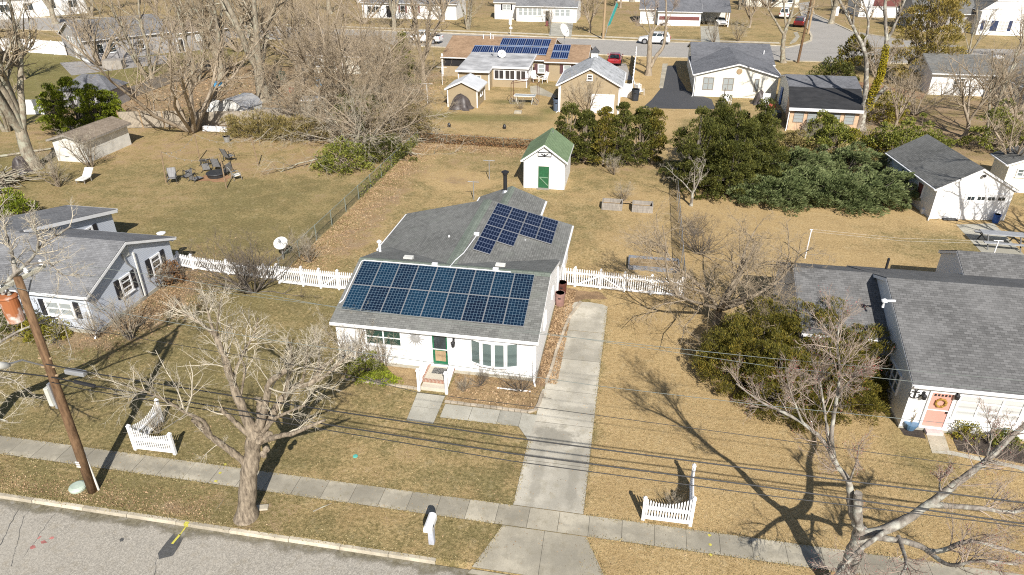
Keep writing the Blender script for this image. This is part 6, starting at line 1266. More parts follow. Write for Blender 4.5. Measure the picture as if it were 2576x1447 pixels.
for a, b, r, lab in (((788, 1288), (834, 1268), .03, 'straight pale stick on the verge right of the cut back tree'), ((545, 1320-40), (563, 1255), .012, 'thin curved twig on the verge left of the cut back tree'), ((0, 397), (165, 372), .14, 'long pale fallen branch behind the big bare tree at the left')):
    A, B = at(*a), at(*b); m = MB(); m.tube([A+Vector((0, 0, r)), A.lerp(B, .5)+Vector((.03, .05, r)), B+Vector((0, 0, r))], [r, r*.9, r*.5], 6); tag(m.build('stick', M['bark_pale']), lab, 'stick')
for z, lab in ((10.6, 'upper'), (9.4, 'lower')):
    m = MB(); pts = [(-150, 152, z), (-60, 150.5, z-.5), (at(1517, 99).x, at(1517, 99).y, z), (20, 141, z-.5), (at(2007, 158).x, at(2007, 158).y, z-.3), (120, 128, z-.3)]; m.tube(pts, .026, 4); tag(m.build('power_line', M['wire']), 'thin dark wire along the far street, the %s of two' % lab, 'power line', 'overhead lines along the far street')
# ---------------------------------------------------------------- VEGETATION
def unit(a): return a/np.maximum(np.linalg.norm(a, axis=-1, keepdims=True), 1e-9)
def lvl(rng, S, D, L, R0, K=5, wander=.22, up=.06, taper=.35):
    n = len(S); P = np.zeros((n, K, 3)); P[:, 0] = S; d = unit(D.copy()); st = (L/(K-1))[:, None]
    for k in range(1, K):
        d = unit(d+rng.normal(0, wander, (n, 3))+np.array([0, 0, up])); P[:, k] = P[:, k-1]+d*st
    Rr = R0[:, None]*(1-(1-taper)*np.linspace(0, 1, K))[None]
    return P, Rr
def spawn(rng, P, Rr, L, c, fmin=.25, ang=.75, asp=.22, ratio=.6, rr=.62, rmin=.008):
    n, K, _ = P.shape; f = np.sort(rng.uniform(fmin, 1, (n, c)), axis=1); x = f*(K-1); i = np.minimum(x.astype(int), K-2); w = (x-i)[..., None]; ar = np.arange(n)[:, None]
    S = P[ar, i]*(1-w)+P[ar, i+1]*w; T = unit(P[ar, i+1]-P[ar, i]); rad = Rr[ar, i]*(1-w[..., 0])+Rr[ar, i+1]*w[..., 0]
    q = unit(np.cross(T, rng.normal(0, 1, T.shape))); a = rng.normal(ang, asp, f.shape)[..., None]
    D = T*np.cos(a)+q*np.sin(a); Ln = (L[:, None]*ratio*rng.uniform(.55, 1.25, f.shape)*(1.2-.65*f))
    return S.reshape(-1, 3), D.reshape(-1, 3), Ln.ravel(), np.maximum(rad*rr, rmin).ravel()
def tubes(P, Rr, n):
    N, K, _ = P.shape; T = np.empty_like(P); T[:, 1:-1] = P[:, 2:]-P[:, :-2]; T[:, 0] = P[:, 1]-P[:, 0]; T[:, -1] = P[:, -1]-P[:, -2]; T = unit(T)
    ref = np.where(np.abs(T[..., 2:3]) > .9, np.array([0, 1., 0]), np.array([.3, .2, .93])); A = unit(np.cross(T, ref)); B = np.cross(T, A)
    g = np.arange(n)*2*np.pi/n; V = P[:, :, None]+Rr[:, :, None, None]*(A[:, :, None]*np.cos(g)[:, None]+B[:, :, None]*np.sin(g)[:, None])
    idx = (np.arange(N)[:, None, None]*K+np.arange(K-1)[None, :, None])*n; k = np.arange(n)[None, None]; k2 = (k+1) % n
    F = np.stack([idx+k, idx+k2, idx+n+k2, idx+n+k], -1).reshape(-1, 4); return V.reshape(-1, 3), F
def joinvf(parts):
    V = []; F = []; o = 0
    for v, f in parts: V.append(v); F.append(f+o); o += len(v)
    return np.concatenate(V), np.concatenate(F)
def resample(pts, K):
    p = np.array([tuple(q) for q in pts], float); n = len(p)
    if n > 2:                                                    # Catmull-Rom smoothing
        e = np.vstack([2*p[0]-p[1], p, 2*p[-1]-p[-2]]); out = []
        for i in range(n-1):
            a, b, c, d = e[i:i+4]
            for t in np.linspace(0, 1, 5, endpoint=False): out.append(.5*((2*b)+(c-a)*t+(2*a-5*b+4*c-d)*t*t+(-a+3*b-3*c+d)*t**3))
        p = np.vstack(out+[p[-1]])
    s = np.r_[0, np.cumsum(np.linalg.norm(np.diff(p, axis=0), axis=1))]; u = np.linspace(0, s[-1], K)
    return np.stack([np.interp(u, s, p[:, j]) for j in range(3)], 1), s[-1]
def twigs_from(rng, P, Rr, L, counts, ratios, angs, sides=(5, 4, 3), rmin=.008, wander=.25, up=.07, fmin=.3, rr=.6, caps=(.05, .022, .011)):
    out = []; 
    for i, c in enumerate(counts):
        S, D, Ln, R0 = spawn(rng, P, Rr, L, c, fmin if i == 0 else .15, angs[min(i, len(angs)-1)], .25, ratios[min(i, len(ratios)-1)], rr, rmin)
        R0 = np.minimum(R0, caps[min(i, 2)]*rng.uniform(.6, 1.2, len(R0))); P, Rr = lvl(rng, S, D, Ln, R0, 6 if i < 2 else 4, wander, up, .3); L = Ln
        out.append(tubes(P, Rr, sides[min(i, len(sides)-1)]))
    return out, P
def bare_tree(name, label, base, h, trunk_r, seed, fork=.3, nst=5, spread=.55, counts=(7, 6, 5), bark='bark_grey', twig='twig', cat='tree', wander=.2, lean=(0, 0), rmin=.012, ratios=(.5, .5, .45), up=.1, group=None, stemlen=None, buds=None, k0=6, multi=False, angs=(.7, .75, .8)):
    rng = np.random.default_rng(seed); t = thing(name, label, cat, base, 0, group); b = np.array(tuple(base)); fz = h*fork
    top = b+np.array([lean[0]*fz, lean[1]*fz, fz]); parts = []
    if not multi:
        tp, _ = resample([b-np.array([0, 0, .1]), b+(top-b)*.5+rng.normal(0, .03*h*fork, 3)*[1, 1, 0], top], 7)
        tr = trunk_r*np.array([1.45, 1.08, .98, .93, .9, .86, .8]); parts.append(tubes(tp[None], tr[None], 12))
    az = rng.uniform(0, 6.28)+np.arange(nst)*2*np.pi/nst+rng.normal(0, .3, nst); tilt = spread*rng.uniform(.45, 1.2, nst)
    if nst > 3: tilt[0] *= .25
    D = np.stack([np.cos(az)*np.sin(tilt), np.sin(az)*np.sin(tilt), np.cos(tilt)], 1); st = (h-fz)*rng.uniform(.75, 1.05, nst)/np.maximum(np.cos(tilt), .55)*.93
    S = np.repeat((top if not multi else b)[None], nst, 0)+ (np.stack([np.cos(az), np.sin(az), np.zeros(nst)], 1)*trunk_r*(.3 if not multi else 1.1)); S[:, 2] += rng.uniform(-.25, .1, nst)*(trunk_r if not multi else .1)
    if multi: S[:, 2] = b[2]-.05; st = h*rng.uniform(.7, 1.05, nst)/np.maximum(np.cos(tilt), .55)
    R0 = trunk_r*rng.uniform(.5, .72, nst) if not multi else trunk_r*rng.uniform(.55, 1, nst)
    P, Rr = lvl(rng, S, D, st, R0, 9, wander*.55, up*.6, .16); parts.append(tubes(P, Rr, 8))
    v, f = joinvf(parts); o = np_mesh('trunk', v, f, M[bark], t, True)
    tw, last = twigs_from(rng, P, Rr, st, counts, ratios, angs, rmin=rmin*.6, wander=wander, up=up, fmin=.22, caps=(.0065*h, .0030*h, .0017*h))
    v, f = joinvf(tw[:1]); np_mesh('limbs', v, f, M[bark], t, True); v, f = joinvf(tw[1:]); np_mesh('twigs', v, f, M[twig], t)
    if buds: add_buds(rng, last, t, buds)
    return t
def add_buds(rng, P, t, mat, n=1, s=.024):
    P = P[rng.uniform(0, 1, len(P)) < .55]
    C = P[:, -1].repeat(n, 0)+rng.normal(0, .05, (len(P)*n, 3)); leaf_mesh('buds', rng, C, rng.normal(0, 1, C.shape), s*rng.uniform(.6, 1.5, len(C)), 1.6, M[mat], t)
def leaf_mesh(name, rng, C, D, size, aspect, mat, parent, kind=None):
    D = unit(D); W = unit(np.cross(D, rng.normal(0, 1, D.shape))); L = size[:, None]; w = L/aspect
    V = np.stack([C-D*L*.5, C+W*w*.5-D*L*.05, C+D*L*.5, C-W*w*.5-D*L*.05], 1).reshape(-1, 3); F = np.arange(len(C)*4).reshape(-1, 4)
    return np_mesh(name, V, F, mat, parent)
def cloud(rng, C, R, per, shell=.55):
    n = len(C); k = np.repeat(np.arange(n), per); d = unit(rng.normal(0, 1, (len(k), 3))); d[:, 2] = np.where(d[:, 2] < -.3, -d[:, 2]*.6, d[:, 2]); d = unit(d)
    r = rng.uniform(shell, 1, len(k))**.6; return C[k]+d*(R[k]*r[:, None]), d, k
def dome(rng, n, rx, ry, h, rough=.25, low=.06):
    d = unit(rng.normal(0, 1, (n, 3))); d[:, 2] = np.abs(d[:, 2]); r = rng.uniform(.35, 1, n)**.5; az = np.arctan2(d[:, 1], d[:, 0])
    ph = rng.uniform(0, 6.28, 4); q = 1+rough*(np.sin(2*az+ph[0])*.4+np.sin(3*az+ph[1]+4*d[:, 2])*.35+np.sin(5*az+ph[2])*.25)
    return np.stack([d[:, 0]*rx*r*q, d[:, 1]*ry*r*q, np.maximum(low*h, d[:, 2]*h*r*(1+rough*.5*np.sin(7*az+ph[3])))], 1)
def cone(rng, n, r0, h, pw=.8, low=.04, bulge=.25):
    z = rng.uniform(low, 1, n)**1.15; a = rng.uniform(0, 6.28, n); ph = rng.uniform(0, 6.28, 3); q = 1+bulge*(np.sin(3*a+9*z+ph[0])*.5+np.sin(5*a-14*z+ph[1])*.5)
    r = r0*(1-z)**pw*np.sqrt(rng.uniform(.3, 1, n))*q; return np.stack([np.cos(a)*r, np.sin(a)*r, z*h*.95], 1)
def evergreen(name, label, base, size, kind, nclump, cr, per, leaf, mat, seed, cat='shrub', aspect=2.6, upb=.5, group=None, trunk=.1, bark='bark_dark', bare=0.0, twig='twig', drift=(0, 0, 0), jit=.5):
    rng = np.random.default_rng(seed); t = thing(name, label, cat, base, 0, group); b = np.array(tuple(base)); rx, ry, h = size
    if kind == 'dome': C = dome(rng, nclump, rx, ry, h)
    elif kind == 'column': C = cone(rng, nclump, rx, h, .42, .1)
    elif kind == 'leaders':
        C = []; k = 9
        for i in range(k):
            a = rng.uniform(0, 6.28); q = rng.uniform(0, .8)**.6 if i else 0; hh = h*(1-.45*q)*rng.uniform(.8, 1.0); c_ = cone(rng, nclump//k, rx*.50, hh, .65, .03, .4); C.append(c_+np.array([np.cos(a)*rx*q*.8, np.sin(a)*ry*q*.8, 0]))
        C = np.concatenate(C)
    else: C = cone(rng, nclump, rx, h)
    C = C+b; R = cr*rng.uniform(.6, 1.25, len(C))[:, None]*np.array([1, 1, .75]); X, d, k = cloud(rng, C, R, per)
    out = unit((C-b)*np.array([1, 1, .3])+1e-6)[k]; D = d*.8+out*.5+np.array([0, 0, upb])+np.array(drift)+rng.normal(0, jit, d.shape); S = leaf*rng.uniform(.55, 1.35, len(X))
    m = X[:, 2] > .02; X[:, 2] = np.maximum(X[:, 2], .04); leaf_mesh('crown', rng, X, D, S, aspect, M[mat], t)
    n = min(len(C), 60); sel = rng.choice(len(C), n, replace=False); s0 = np.repeat(b[None], n, 0); s0[:, 2] = C[sel, 2]*rng.uniform(.0, .55, n)
    if kind in ('dome',): s0[:, :2] += rng.normal(0, .15, (n, 2))*rx
    d0 = C[sel]-s0; P = np.stack([s0+d0*q for q in (0, .35, .7, 1)], 1); P[:, 1:3] += rng.normal(0, .06, (n, 2, 3)); Rr = np.repeat(np.array([[trunk*.35, trunk*.28, trunk*.2, trunk*.08]]), n, 0)
    parts = [tubes(P, Rr, 5)]
    if kind != 'dome':
        tp = np.stack([b+np.array([0, 0, z]) for z in (-.05, h*.3, h*.6, h*.88)])[None]; parts.append(tubes(tp, np.array([[trunk, trunk*.8, trunk*.5, trunk*.15]]), 8))
    v, f = joinvf(parts); np_mesh('trunk', v, f, M[bark], t)
    return t
def hand_tree(name, label, base, limbs, seed, counts, bark, twig, rmin=.008, ratios=(.45, .5, .5), angs=(.8, .8, .8), up=.07, wander=.25, buds=None, lenf=1.0, sides=14, knots=(), lim_twigs=None, flare=1.5, caps=(.034, .016, .009), rs=1.0):
    """limbs: list of (pts, r0, r1, twiggy)"""
    rng = np.random.default_rng(seed); t = thing(name, label, 'tree', base); parts = []; TW = []; last = []
    for pts, r0, r1, tw in limbs:
        r0, r1 = r0*rs, r1*rs; K = max(6, len(pts)*4); P, L = resample(pts, K); f = np.linspace(0, 1, K); Rr = (r0+(r1-r0)*f**.8)*(1+.07*np.sin(f*23+r0*50)+rng.normal(0, .025, K))
        if pts[0] is limbs[0][0][0]: Rr[:3] *= np.array([flare, 1+(flare-1)*.45, 1+(flare-1)*.15])
        P[1:-1] += rng.normal(0, r0*.06, (K-2, 3)); parts.append(tubes(P[None], Rr[None], sides if r0 > .2 else 9))
        # closed cut end
        c = P[-1]; parts.append(tubes(np.stack([c, c+(P[-1]-P[-2])*.02])[None], np.array([[Rr[-1], .002]]), sides if r0 > .2 else 9))
        if tw:
            cn = [max(1, int(round(c_*tw))) if i == 0 else c_ for i, c_ in enumerate(counts)]
            o, lp = twigs_from(rng, P[None], Rr[None], np.array([min(L, 4.2)*lenf]), cn, ratios, angs, rmin=rmin*.7, wander=wander, up=up, fmin=.35, caps=caps); TW += o; last.append(lp)
    for p, d, r in knots:
        p = np.array(tuple(p)); d = unit(np.array(d, float)); parts.append(tubes(np.stack([p, p+d*r*1.1, p+d*r*1.6])[None], np.array([[r*1.15, r*1.0, r*.75]]), 10)); parts.append(tubes(np.stack([p+d*r*1.6, p+d*r*1.5])[None], np.array([[r*.75, .01]]), 10))
    v, f = joinvf(parts); np_mesh('trunk', v, f, M[bark], t, True)
    if TW: v, f = joinvf(TW); np_mesh('twigs', v, f, M[twig], t)
    if buds and last: add_buds(rng, np.concatenate([p[:, -1:] for p in last]), t, buds)
    return t
# ---- the pollarded tree in the left verge
b = at(620, 1300); B = lambda x, y, d=0: plumb(x, y, b, d); fk = B(641, 1100); f2 = B(630, 1070)
limbs = [([b-Vector((0, 0, .15)), B(624, 1230), B(632, 1160), B(641, 1100), B(652, 1078)], .52, .40, 0),
 ([fk, B(610, 1030), B(583, 960), B(563, 900), B(548, 855, .3), B(536, 832, .5)], .30, .13, 1), ([B(540, 842, .4), B(503, 812, .8), B(468, 792, 1), B(430, 772, 1.2)], .10, .03, 1.3), ([B(536, 832, .5), B(523, 785, .6), B(514, 744, .4)], .09, .03, 1.3), ([B(545, 850, .4), B(548, 800, -.3), B(556, 748, -.6)], .06, .02, 1.2),
 ([B(652, 1085), B(669, 1010, -.2), B(676, 965, -.4), B(700, 945, -.6), B(716, 934, -.8)], .22, .13, .5), ([B(583, 965), B(600, 915, .5), B(617, 880, 1), B(640, 840, 1.2), B(650, 800, 1.3)], .10, .035, 1.4), ([B(600, 1020), B(612, 960, .2), B(614, 920, .2), B(600, 890, 0)], .08, .03, .7),
 ([B(660, 1085), B(690, 1035, .4), B(712, 1000, .6), B(738, 975, .9), B(784, 962, 1.2), B(806, 930, 1.5), B(836, 905, 1.8)], .26, .10, 1.2), ([B(716, 1000, .6), B(727, 950, .3), B(735, 905, .2), B(728, 860, 0)], .12, .035, 1.3), ([B(784, 960, 1.2), B(812, 950, 1.5), B(850, 918, 2), B(880, 892, 2.3)], .13, .04, 1.6), ([B(760, 965, 1), B(770, 915, .6), B(775, 870, .4)], .08, .03, 1.4), ([B(800, 935, 1.5), B(802, 880, 1.8), B(790, 830, 2)], .07, .025, 1.4),
 ([B(660, 1090), B(694, 1052, -.5), B(730, 1035, -.9), B(766, 1020, -1.1)], .14, .05, .5), ([B(655, 1110), B(700, 1098, -.8), B(745, 1088, -1.2), B(785, 1070, -1.3), B(817, 1057, -1.3)], .2, .07, .15),
 ([B(620, 1168), B(575, 1130, -.3), B(530, 1098, -.6), B(502, 1070, -.7), B(486, 1055, -.8)], .21, .14, .25), ([B(628, 1095), B(601, 1072), B(570, 1042, -.2), B(556, 1030, -.3)], .16, .11, .3),
 ([B(530, 1098, -.6), B(512, 1060, -.9), B(470, 1040, -1.2), B(426, 1012, -1.5), B(380, 990, -1.8), B(340, 976, -2.0), B(308, 968, -2.2)], .13, .03, 1.5), ([B(650, 1075), B(655, 1040, .5), B(650, 1000, .8)], .22, .18, .3)]
kn = [(B(668, 1098, -.2), (.7, -.6, .1), .15), (B(662, 1140, -.25), (.6, -.7, -.1), .12), (B(668, 1128, -.25), (.8, -.5, -.1), .11), (B(655, 1105, -.3), (.1, -.9, .2), .14), (B(675, 1092, -.3), (.9, -.3, .3), .11)]
hand_tree('pollarded_tree', 'heavily cut back bare tree with thick gnarled trunk in the left verge', b, limbs, 5, (11, 6, 4), 'bark_grey', 'twig_pale', ratios=(.5, .55, .55), knots=kn, up=.07, rmin=.008, rs=.74, wander=.15, lenf=1.05, angs=(.7, .65, .65))
# ---- the lichen covered maple at the lower right
b = Vector((8.85, 18.55, 0)); hb = at(2165, 1345, 3.0); B = lambda x, y, d=0: plumb(x, y, hb, d)
limbs = [([b-Vector((0, 0, .15)), b+Vector((.02, .1, 1.3)), hb-Vector((0, .05, .5)), hb+Vector((0, 0, .2))], .50, .36, 0),
 ([hb, B(2143, 1290), B(2137, 1215, .1), B(2107, 1175, .2), B(2078, 1118, .4), B(2020, 1065, .7), B(1970, 1037, 1), B(1905, 1005, 1.3), B(1852, 965, 1.6)], .24, .03, 1.6),
 ([B(2098, 1150, .3), B(2091, 1093, .2), B(2104, 1009, .2), B(2113, 940, .2), B(2106, 865, 0), B(2112, 800, 0)], .13, .02, 1.6), ([B(2088, 1130, .3), B(2074, 1034, .8), B(2062, 960, 1.2), B(2040, 900, 1.6)], .11, .02, 1.6), ([B(2020, 1065, .7), B(1990, 990, .4), B(1975, 930, .2)], .06, .015, 1.4), ([B(2107, 1000, .2), B(2140, 955, -.3), B(2190, 930, -.6)], .06, .015, 1.3), ([B(2137, 1210), B(2155, 1160, -.5), B(2160, 1120, -.7)], .06, .02, .8),
 ([hb, B(2158, 1300, -.2), B(2159, 1241, -.2)], .22, .2, .15),
 ([hb, B(2226, 1332), B(2286, 1303), B(2353, 1256), B(2421, 1203), B(2480, 1161, .2), B(2540, 1102, .4), B(2610, 1040, .6)], .28, .10, 1.3), ([B(2335, 1270), B(2408, 1274, -.3), B(2480, 1280, -.5), B(2550, 1288, -.7), B(2640, 1260, -.8)], .16, .07, 1.5), ([B(2365, 1245), B(2366, 1205, .2), B(2395, 1180, .4)], .06, .03, 1.2), ([B(2480, 1161, .2), B(2495, 1090, .4), B(2478, 1040, .5)], .05, .015, 1),
 ([B(2235, 1332), B(2170, 1378, -1), B(2132, 1415, -1.6), B(2100, 1450, -2.2)], .15, .07, 1.0), ([hb, B(2290, 1365, -.6), B(2353, 1389, -1), B(2438, 1362, -1.3), B(2523, 1380, -1.6), B(2600, 1400, -1.8)], .2, .06, 1.6), ([B(2330, 1385, -.9), B(2390, 1422, -1.8), B(2458, 1410, -2.2), B(2560, 1420, -2.5)], .12, .05, 1.6), ([B(2260, 1350, -.3), B(2280, 1420, -1.6), B(2250, 1470, -2.2)], .12, .05, 1.4)]
hand_tree('maple_tree', 'lichen covered bare maple with red buds at the lower right', b, limbs, 9, (13, 8, 5), 'bark_white', 'twig_red', ratios=(.42, .55, .5), buds='bud', up=.09, rmin=.0075, rs=.7, wander=.16, angs=(.7, .65, .6), caps=(.021, .0095, .006))
# ---- tree at the left edge whose trunk stands outside the picture
b = Vector((-29.3, 19.7, 0)); hb = Vector((-29.2, 19.8, 3.4)); q = Vector((-24.5, 19.2, 0)); B = lambda x, y, d=0: plumb(x, y, q, d)
limbs = [([b-Vector((0, 0, .1)), b+Vector((0, 0, 1.6)), hb], .36, .3, 0), ([hb, B(-90, 880), B(-40, 790), B(10, 720), B(38, 688), B(64, 666), B(94, 630), B(115, 607), B(146, 592), B(178, 569)], .2, .03, 2.0), ([B(38, 688), B(28, 625, .3), B(15, 587, .5), B(5, 540, .6)], .09, .02, 1.5), ([B(94, 630), B(96, 600, -.3), B(84, 572, -.4), B(75, 530, -.4)], .06, .015, 1.3), ([B(64, 666), B(122, 662, -.6), B(158, 692, -.9), B(200, 690, -1)], .05, .015, 1.2),
 ([hb, B(-70, 920), B(0, 862), B(50, 832), B(100, 812), B(150, 800), B(180, 880)], .11, .015, 2.0), ([hb, B(-80, 980, -.5), B(-10, 950, -.8), B(40, 960, -1), B(90, 1000, -1)], .09, .015, 2.0), ([hb, B(-110, 800, -1), B(-60, 640, -1.4), B(-20, 540, -1.6)], .14, .03, 1.6), ([hb, B(-120, 1000, -1.5), B(-40, 1040, -2.2), B(20, 1060, -2.5)], .1, .02, 1.6)]
hand_tree('bare_tree', 'pale bare tree reaching in from the left edge beside the utility pole', b, limbs, 21, (13, 6, 4), 'bark_white', 'twig_pale', ratios=(.42, .55, .5), rmin=.008, rs=1.0, wander=.17, caps=(.034, .015, .008))
# ---- old orchard tree by the double gate
bare_tree('orchard_tree', 'gnarled grey orchard tree with dense lichen twigs by the double gate', at(1803, 815), 6.2, .24, 31, fork=.17, nst=7, spread=1.1, counts=(14, 11, 8), bark='bark_grey', twig='twig', rmin=.011, wander=.3, up=.02, ratios=(.52, .5, .5))
bare_tree('orchard_tree', 'small whitish bare tree with crooked trunk in front of the big cedar', at(1738, 518), 4.4, .13, 33, fork=.28, nst=4, spread=.85, counts=(6, 5, 3), bark='bark_white', twig='twig_pale', rmin=.012, wander=.35)
# ---- trunk with ivy behind the peach addition
b = at(2163, 325); B = lambda x, y, d=0: plumb(x, y, b, d)
limbs = [([b-Vector((0, 0, .1)), B(2168, 295), B(2176, 262)], .62, .5, 0), ([B(2174, 275), B(2180, 175), B(2172, 120), B(2145, 65), B(2112, 0, .5), B(2090, -60, .8)], .40, .12, 1), ([B(2176, 262), B(2196, 235), B(2215, 200), B(2226, 150), B(2230, 110), B(2228, 60), B(2226, 0), B(2224, -70)], .40, .14, .8), ([B(2230, 105), B(2252, 60, -.4), B(2272, 10, -.6), B(2290, -40, -.7)], .22, .1, .9), ([B(2180, 280), B(2205, 245, -.6), B(2230, 218, -1)], .36, .3, 0), ([B(2172, 120), B(2185, 60, 1), B(2170, 0, 1.5), B(2160, -50, 1.8)], .2, .08, 1), ([B(2145, 65), B(2150, 20, -.5), B(2162, -40, -.6)], .16, .06, 1)]
t = hand_tree('forked_tree', 'tall pale forked tree with a yellow ivy sleeve behind the peach addition', b, limbs, 41, (10, 6, 4), 'bark_white', 'twig', rmin=.014, ratios=(.5, .5, .5), sides=12, rs=.85, caps=(.07, .035, .02), wander=.18)
rng = np.random.default_rng(3); P_, _ = resample([B(2186, 268, -.3), B(2200, 225, -.4), B(2215, 190, -.4), B(2224, 150, -.3), B(2229, 118, -.2)], 60); k = np.repeat(np.arange(60), 55); d = unit(rng.normal(0, 1, (len(k), 3))); X = P_[k]+d*(.52-.18*(k/60))[:, None]; leaf_mesh('ivy', rng, X, d+rng.normal(0, .6, d.shape), .16*rng.uniform(.6, 1.3, len(k)), 1.3, M['ivy'], t)
# ---- double trunked tree by the far road
b = at(1631, 190); B = lambda x, y, d=0: plumb(x, y, b, d)
limbs = [([b-Vector((0, 0, .1)), B(1633, 165), B(1634, 130), B(1635, 95), B(1640, 80)], .55, .36, 0), ([B(1637, 168), B(1652, 140), B(1668, 118), B(1674, 85), B(1676, 30), B(1674, -20)], .38, .12, .9), ([B(1638, 85), B(1655, 65, .5), B(1675, 58, 1)], .2, .06, 1.4), ([B(1638, 82), B(1630, 50, -.4), B(1622, 10, -.6), B(1620, -30, -.6)], .16, .05, 1.4), ([B(1640, 82), B(1648, 45), B(1650, 0)], .14, .04, 1.4), ([B(1636, 90), B(1612, 62, -.6), B(1590, 40, -1)], .1, .03, 1.3), ([B(1675, 60), B(1695, 20, .3), B(1705, -20, .5)], .1, .04, 1.2)]
hand_tree('forked_tree', 'bare twin stemmed tree with cut limbs in front of the white SUV', b, limbs, 43, (10, 6, 4), 'bark_tan', 'twig_red', rmin=.015, ratios=(.45, .5, .5), sides=10, rs=.85, caps=(.07, .04, .025), wander=.18)
b = at(1970, 158); B = lambda x, y, d=0: plumb(x, y, b, d)
limbs = [([b-Vector((0, 0, .1)), B(1969, 120), B(1973, 88), B(1978, 72)], .6, .42, 0), ([B(1973, 90), B(1955, 60), B(1937, 30), B(1925, 0), B(1915, -40)], .3, .12, 1.2), ([B(1976, 75), B(1990, 40), B(1999, 0), B(2005, -50)], .34, .14, 1.1), ([B(1990, 45), B(2020, 25, -.5), B(2060, 15, -.7)], .16, .05, 1.2), ([B(1978, 72), B(1974, 35, .8), B(1970, -10, 1), B(1966, -60, 1)], .26, .1, 1)]
hand_tree('bare_tree', 'tall bare tree right of the cream house by the side road', b, limbs, 44, (11, 6, 4), 'bark_pale', 'twig', rmin=.018, ratios=(.5, .55, .5), sides=10, rs=.75, caps=(.08, .045, .028), wander=.18)
# ---- background bare trees: each built once per kind, then copied
p1 = bare_tree('bare_tree', 'big multi stemmed bare tree beside the weathered shed at the left', at(86, 425), 24, .62, 51, fork=.17, nst=7, spread=.33, counts=(11, 8, 5), bark='bark_pale', twig='twig', rmin=.02, up=.14, ratios=(.33, .5, .45))
p2 = bare_tree('bare_tree', 'broad bare tree with thick double trunk behind the leafy yards', at(665, 255), 22, .8, 52, fork=.2, nst=6, spread=.55, counts=(11, 8, 6), bark='bark_pale', twig='twig', rmin=.02, up=.1, ratios=(.4, .5, .45))
p3 = bare_tree('bare_tree', 'low spreading bare tree just behind the plank fence', at(487, 330), 13, .3, 53, multi=True, nst=9, spread=.85, counts=(10, 8, 5), bark='bark_tan', twig='twig', rmin=.016, wander=.26, ratios=(.45, .5, .45))
p4 = bare_tree('bare_tree', 'slender bare tree with upright stems before the grey back house', at(377, 205), 20, .3, 54, multi=True, nst=5, spread=.25, counts=(10, 7, 5), bark='bark_pale', twig='twig', rmin=.02, up=.15, ratios=(.3, .5, .45))
p5 = bare_tree('bare_tree', 'bare tree beside the porch end of the tan house', at(1066, 205), 15, .38, 55, fork=.2, nst=6, spread=.5, counts=(10, 8, 5), bark='bark_tan', twig='twig', rmin=.018, ratios=(.42, .5, .45))
def cp(src, px, py, rz, label, s=1.0):
    c = clone(src, at(px, py), rz, label, s); return c
cp(p4, 495, 205, 2.0, 'upright bare tree in the middle of the long slanting fence', .95); cp(p3, 250, 165, 1.1, 'bushy bare tree in front of the white gable of the grey back house', .8)
cp(p2, 560, 200, 1.4, 'bare tree between the slanting fence and the broad double trunk', .75); cp(p5, 760, 215, .6, 'bare tree in the leaf litter left of the hidden cream house', .8); cp(p5, 855, 190, 2.2, 'bare tree in front of the hidden cream house wall', .8); cp(p3, 760, 170, 2.9, 'bushy bare tree behind the leaf covered yards', .95)
cp(p3, 945, 235, .4, 'thicket of bare stems right of the hidden cream house', .75); cp(p1, 992, 75, 1.9, 'tall bare tree by the far kerb left of the pickup', .8); cp(p4, 1178, 74, .8, 'pale birch like tree across the far road right of the pickup', .85); cp(p5, 1115, 55, 2.6, 'bare tree between the two white houses across the far road', 1.0); cp(p5, 1483, 82, 1.3, 'small round bare tree in the front yard of the white ranch house', .62)
cp(p2, 830, 35, .7, 'bare tree in front of the white house at the top left', .8); cp(p3, 915, 60, 1.8, 'bare shrubby tree across the far road', .8); cp(p5, 1560, 20, .2, 'bare tree between the ranch house and the carport house', .9); cp(p5, 1885, 70, 2.0, 'round bare tree on the lawn right of the carport', .62); cp(p4, 1860, 25, 1.2, 'bare tree behind the carport', .7)
cp(p2, 2090, 60, 2.4, 'bare tree on the far side of the side road', .75); cp(p1, 2170, 40, .3, 'tall bare tree before the dark red walled house', .7); cp(p4, 2260, 60, 1.4, 'bare tree beside the pine', .8); cp(p5, 2345, 110, .9, 'bare tree behind the pine', .6); cp(p4, 2440, 135, 2.1, 'dark thin bare trees in front of the big gabled house', .55)
cp(p5, 2424, 345, 1.1, 'bare sapling left of the ivy shrub near the right edge', .62); cp(p4, 2481, 345, .5, 'dark stemmed bare tree behind the right hand garage', .62); cp(p3, 2560, 300, 1.9, 'tangled bare tree at the right edge', .72); cp(p5, 2250, 330, 2.8, 'thin bare tree on the red bank', .5); cp(p3, 2300, 290, .9, 'bare brush on the red bank', .4); cp(p5, 2200, 235, 1.6, 'bare young tree right of the ivy sleeve', .55)
cp(p4, 20, 330, 1.0, 'bare tree at the far left edge behind the shed', .95); cp(p5, 300, 20, 1.5, 'bare tree on the far green lawn at the top left', .9); cp(p2, 480, 40, .2, 'far bare tree at the upper left behind the grey house', .8); cp(p1, 610, 60, 2.7, 'far tall bare tree left of the top white house', .75); cp(p5, 700, 40, 1.0, 'far bare tree beside the top white house', 1.0)
cp(p2, 1350, -12, 1.3, 'distant bare tree behind the ranch house', .7); cp(p5, 2530, 465, 2.2, 'bare tree beside the garage throwing branch shadows on it', .55)
p = at(2450, 620); clone(p5, (32.6, 50.0, 0), .9, 'bare tree outside the right edge that shades the white garage', .85)
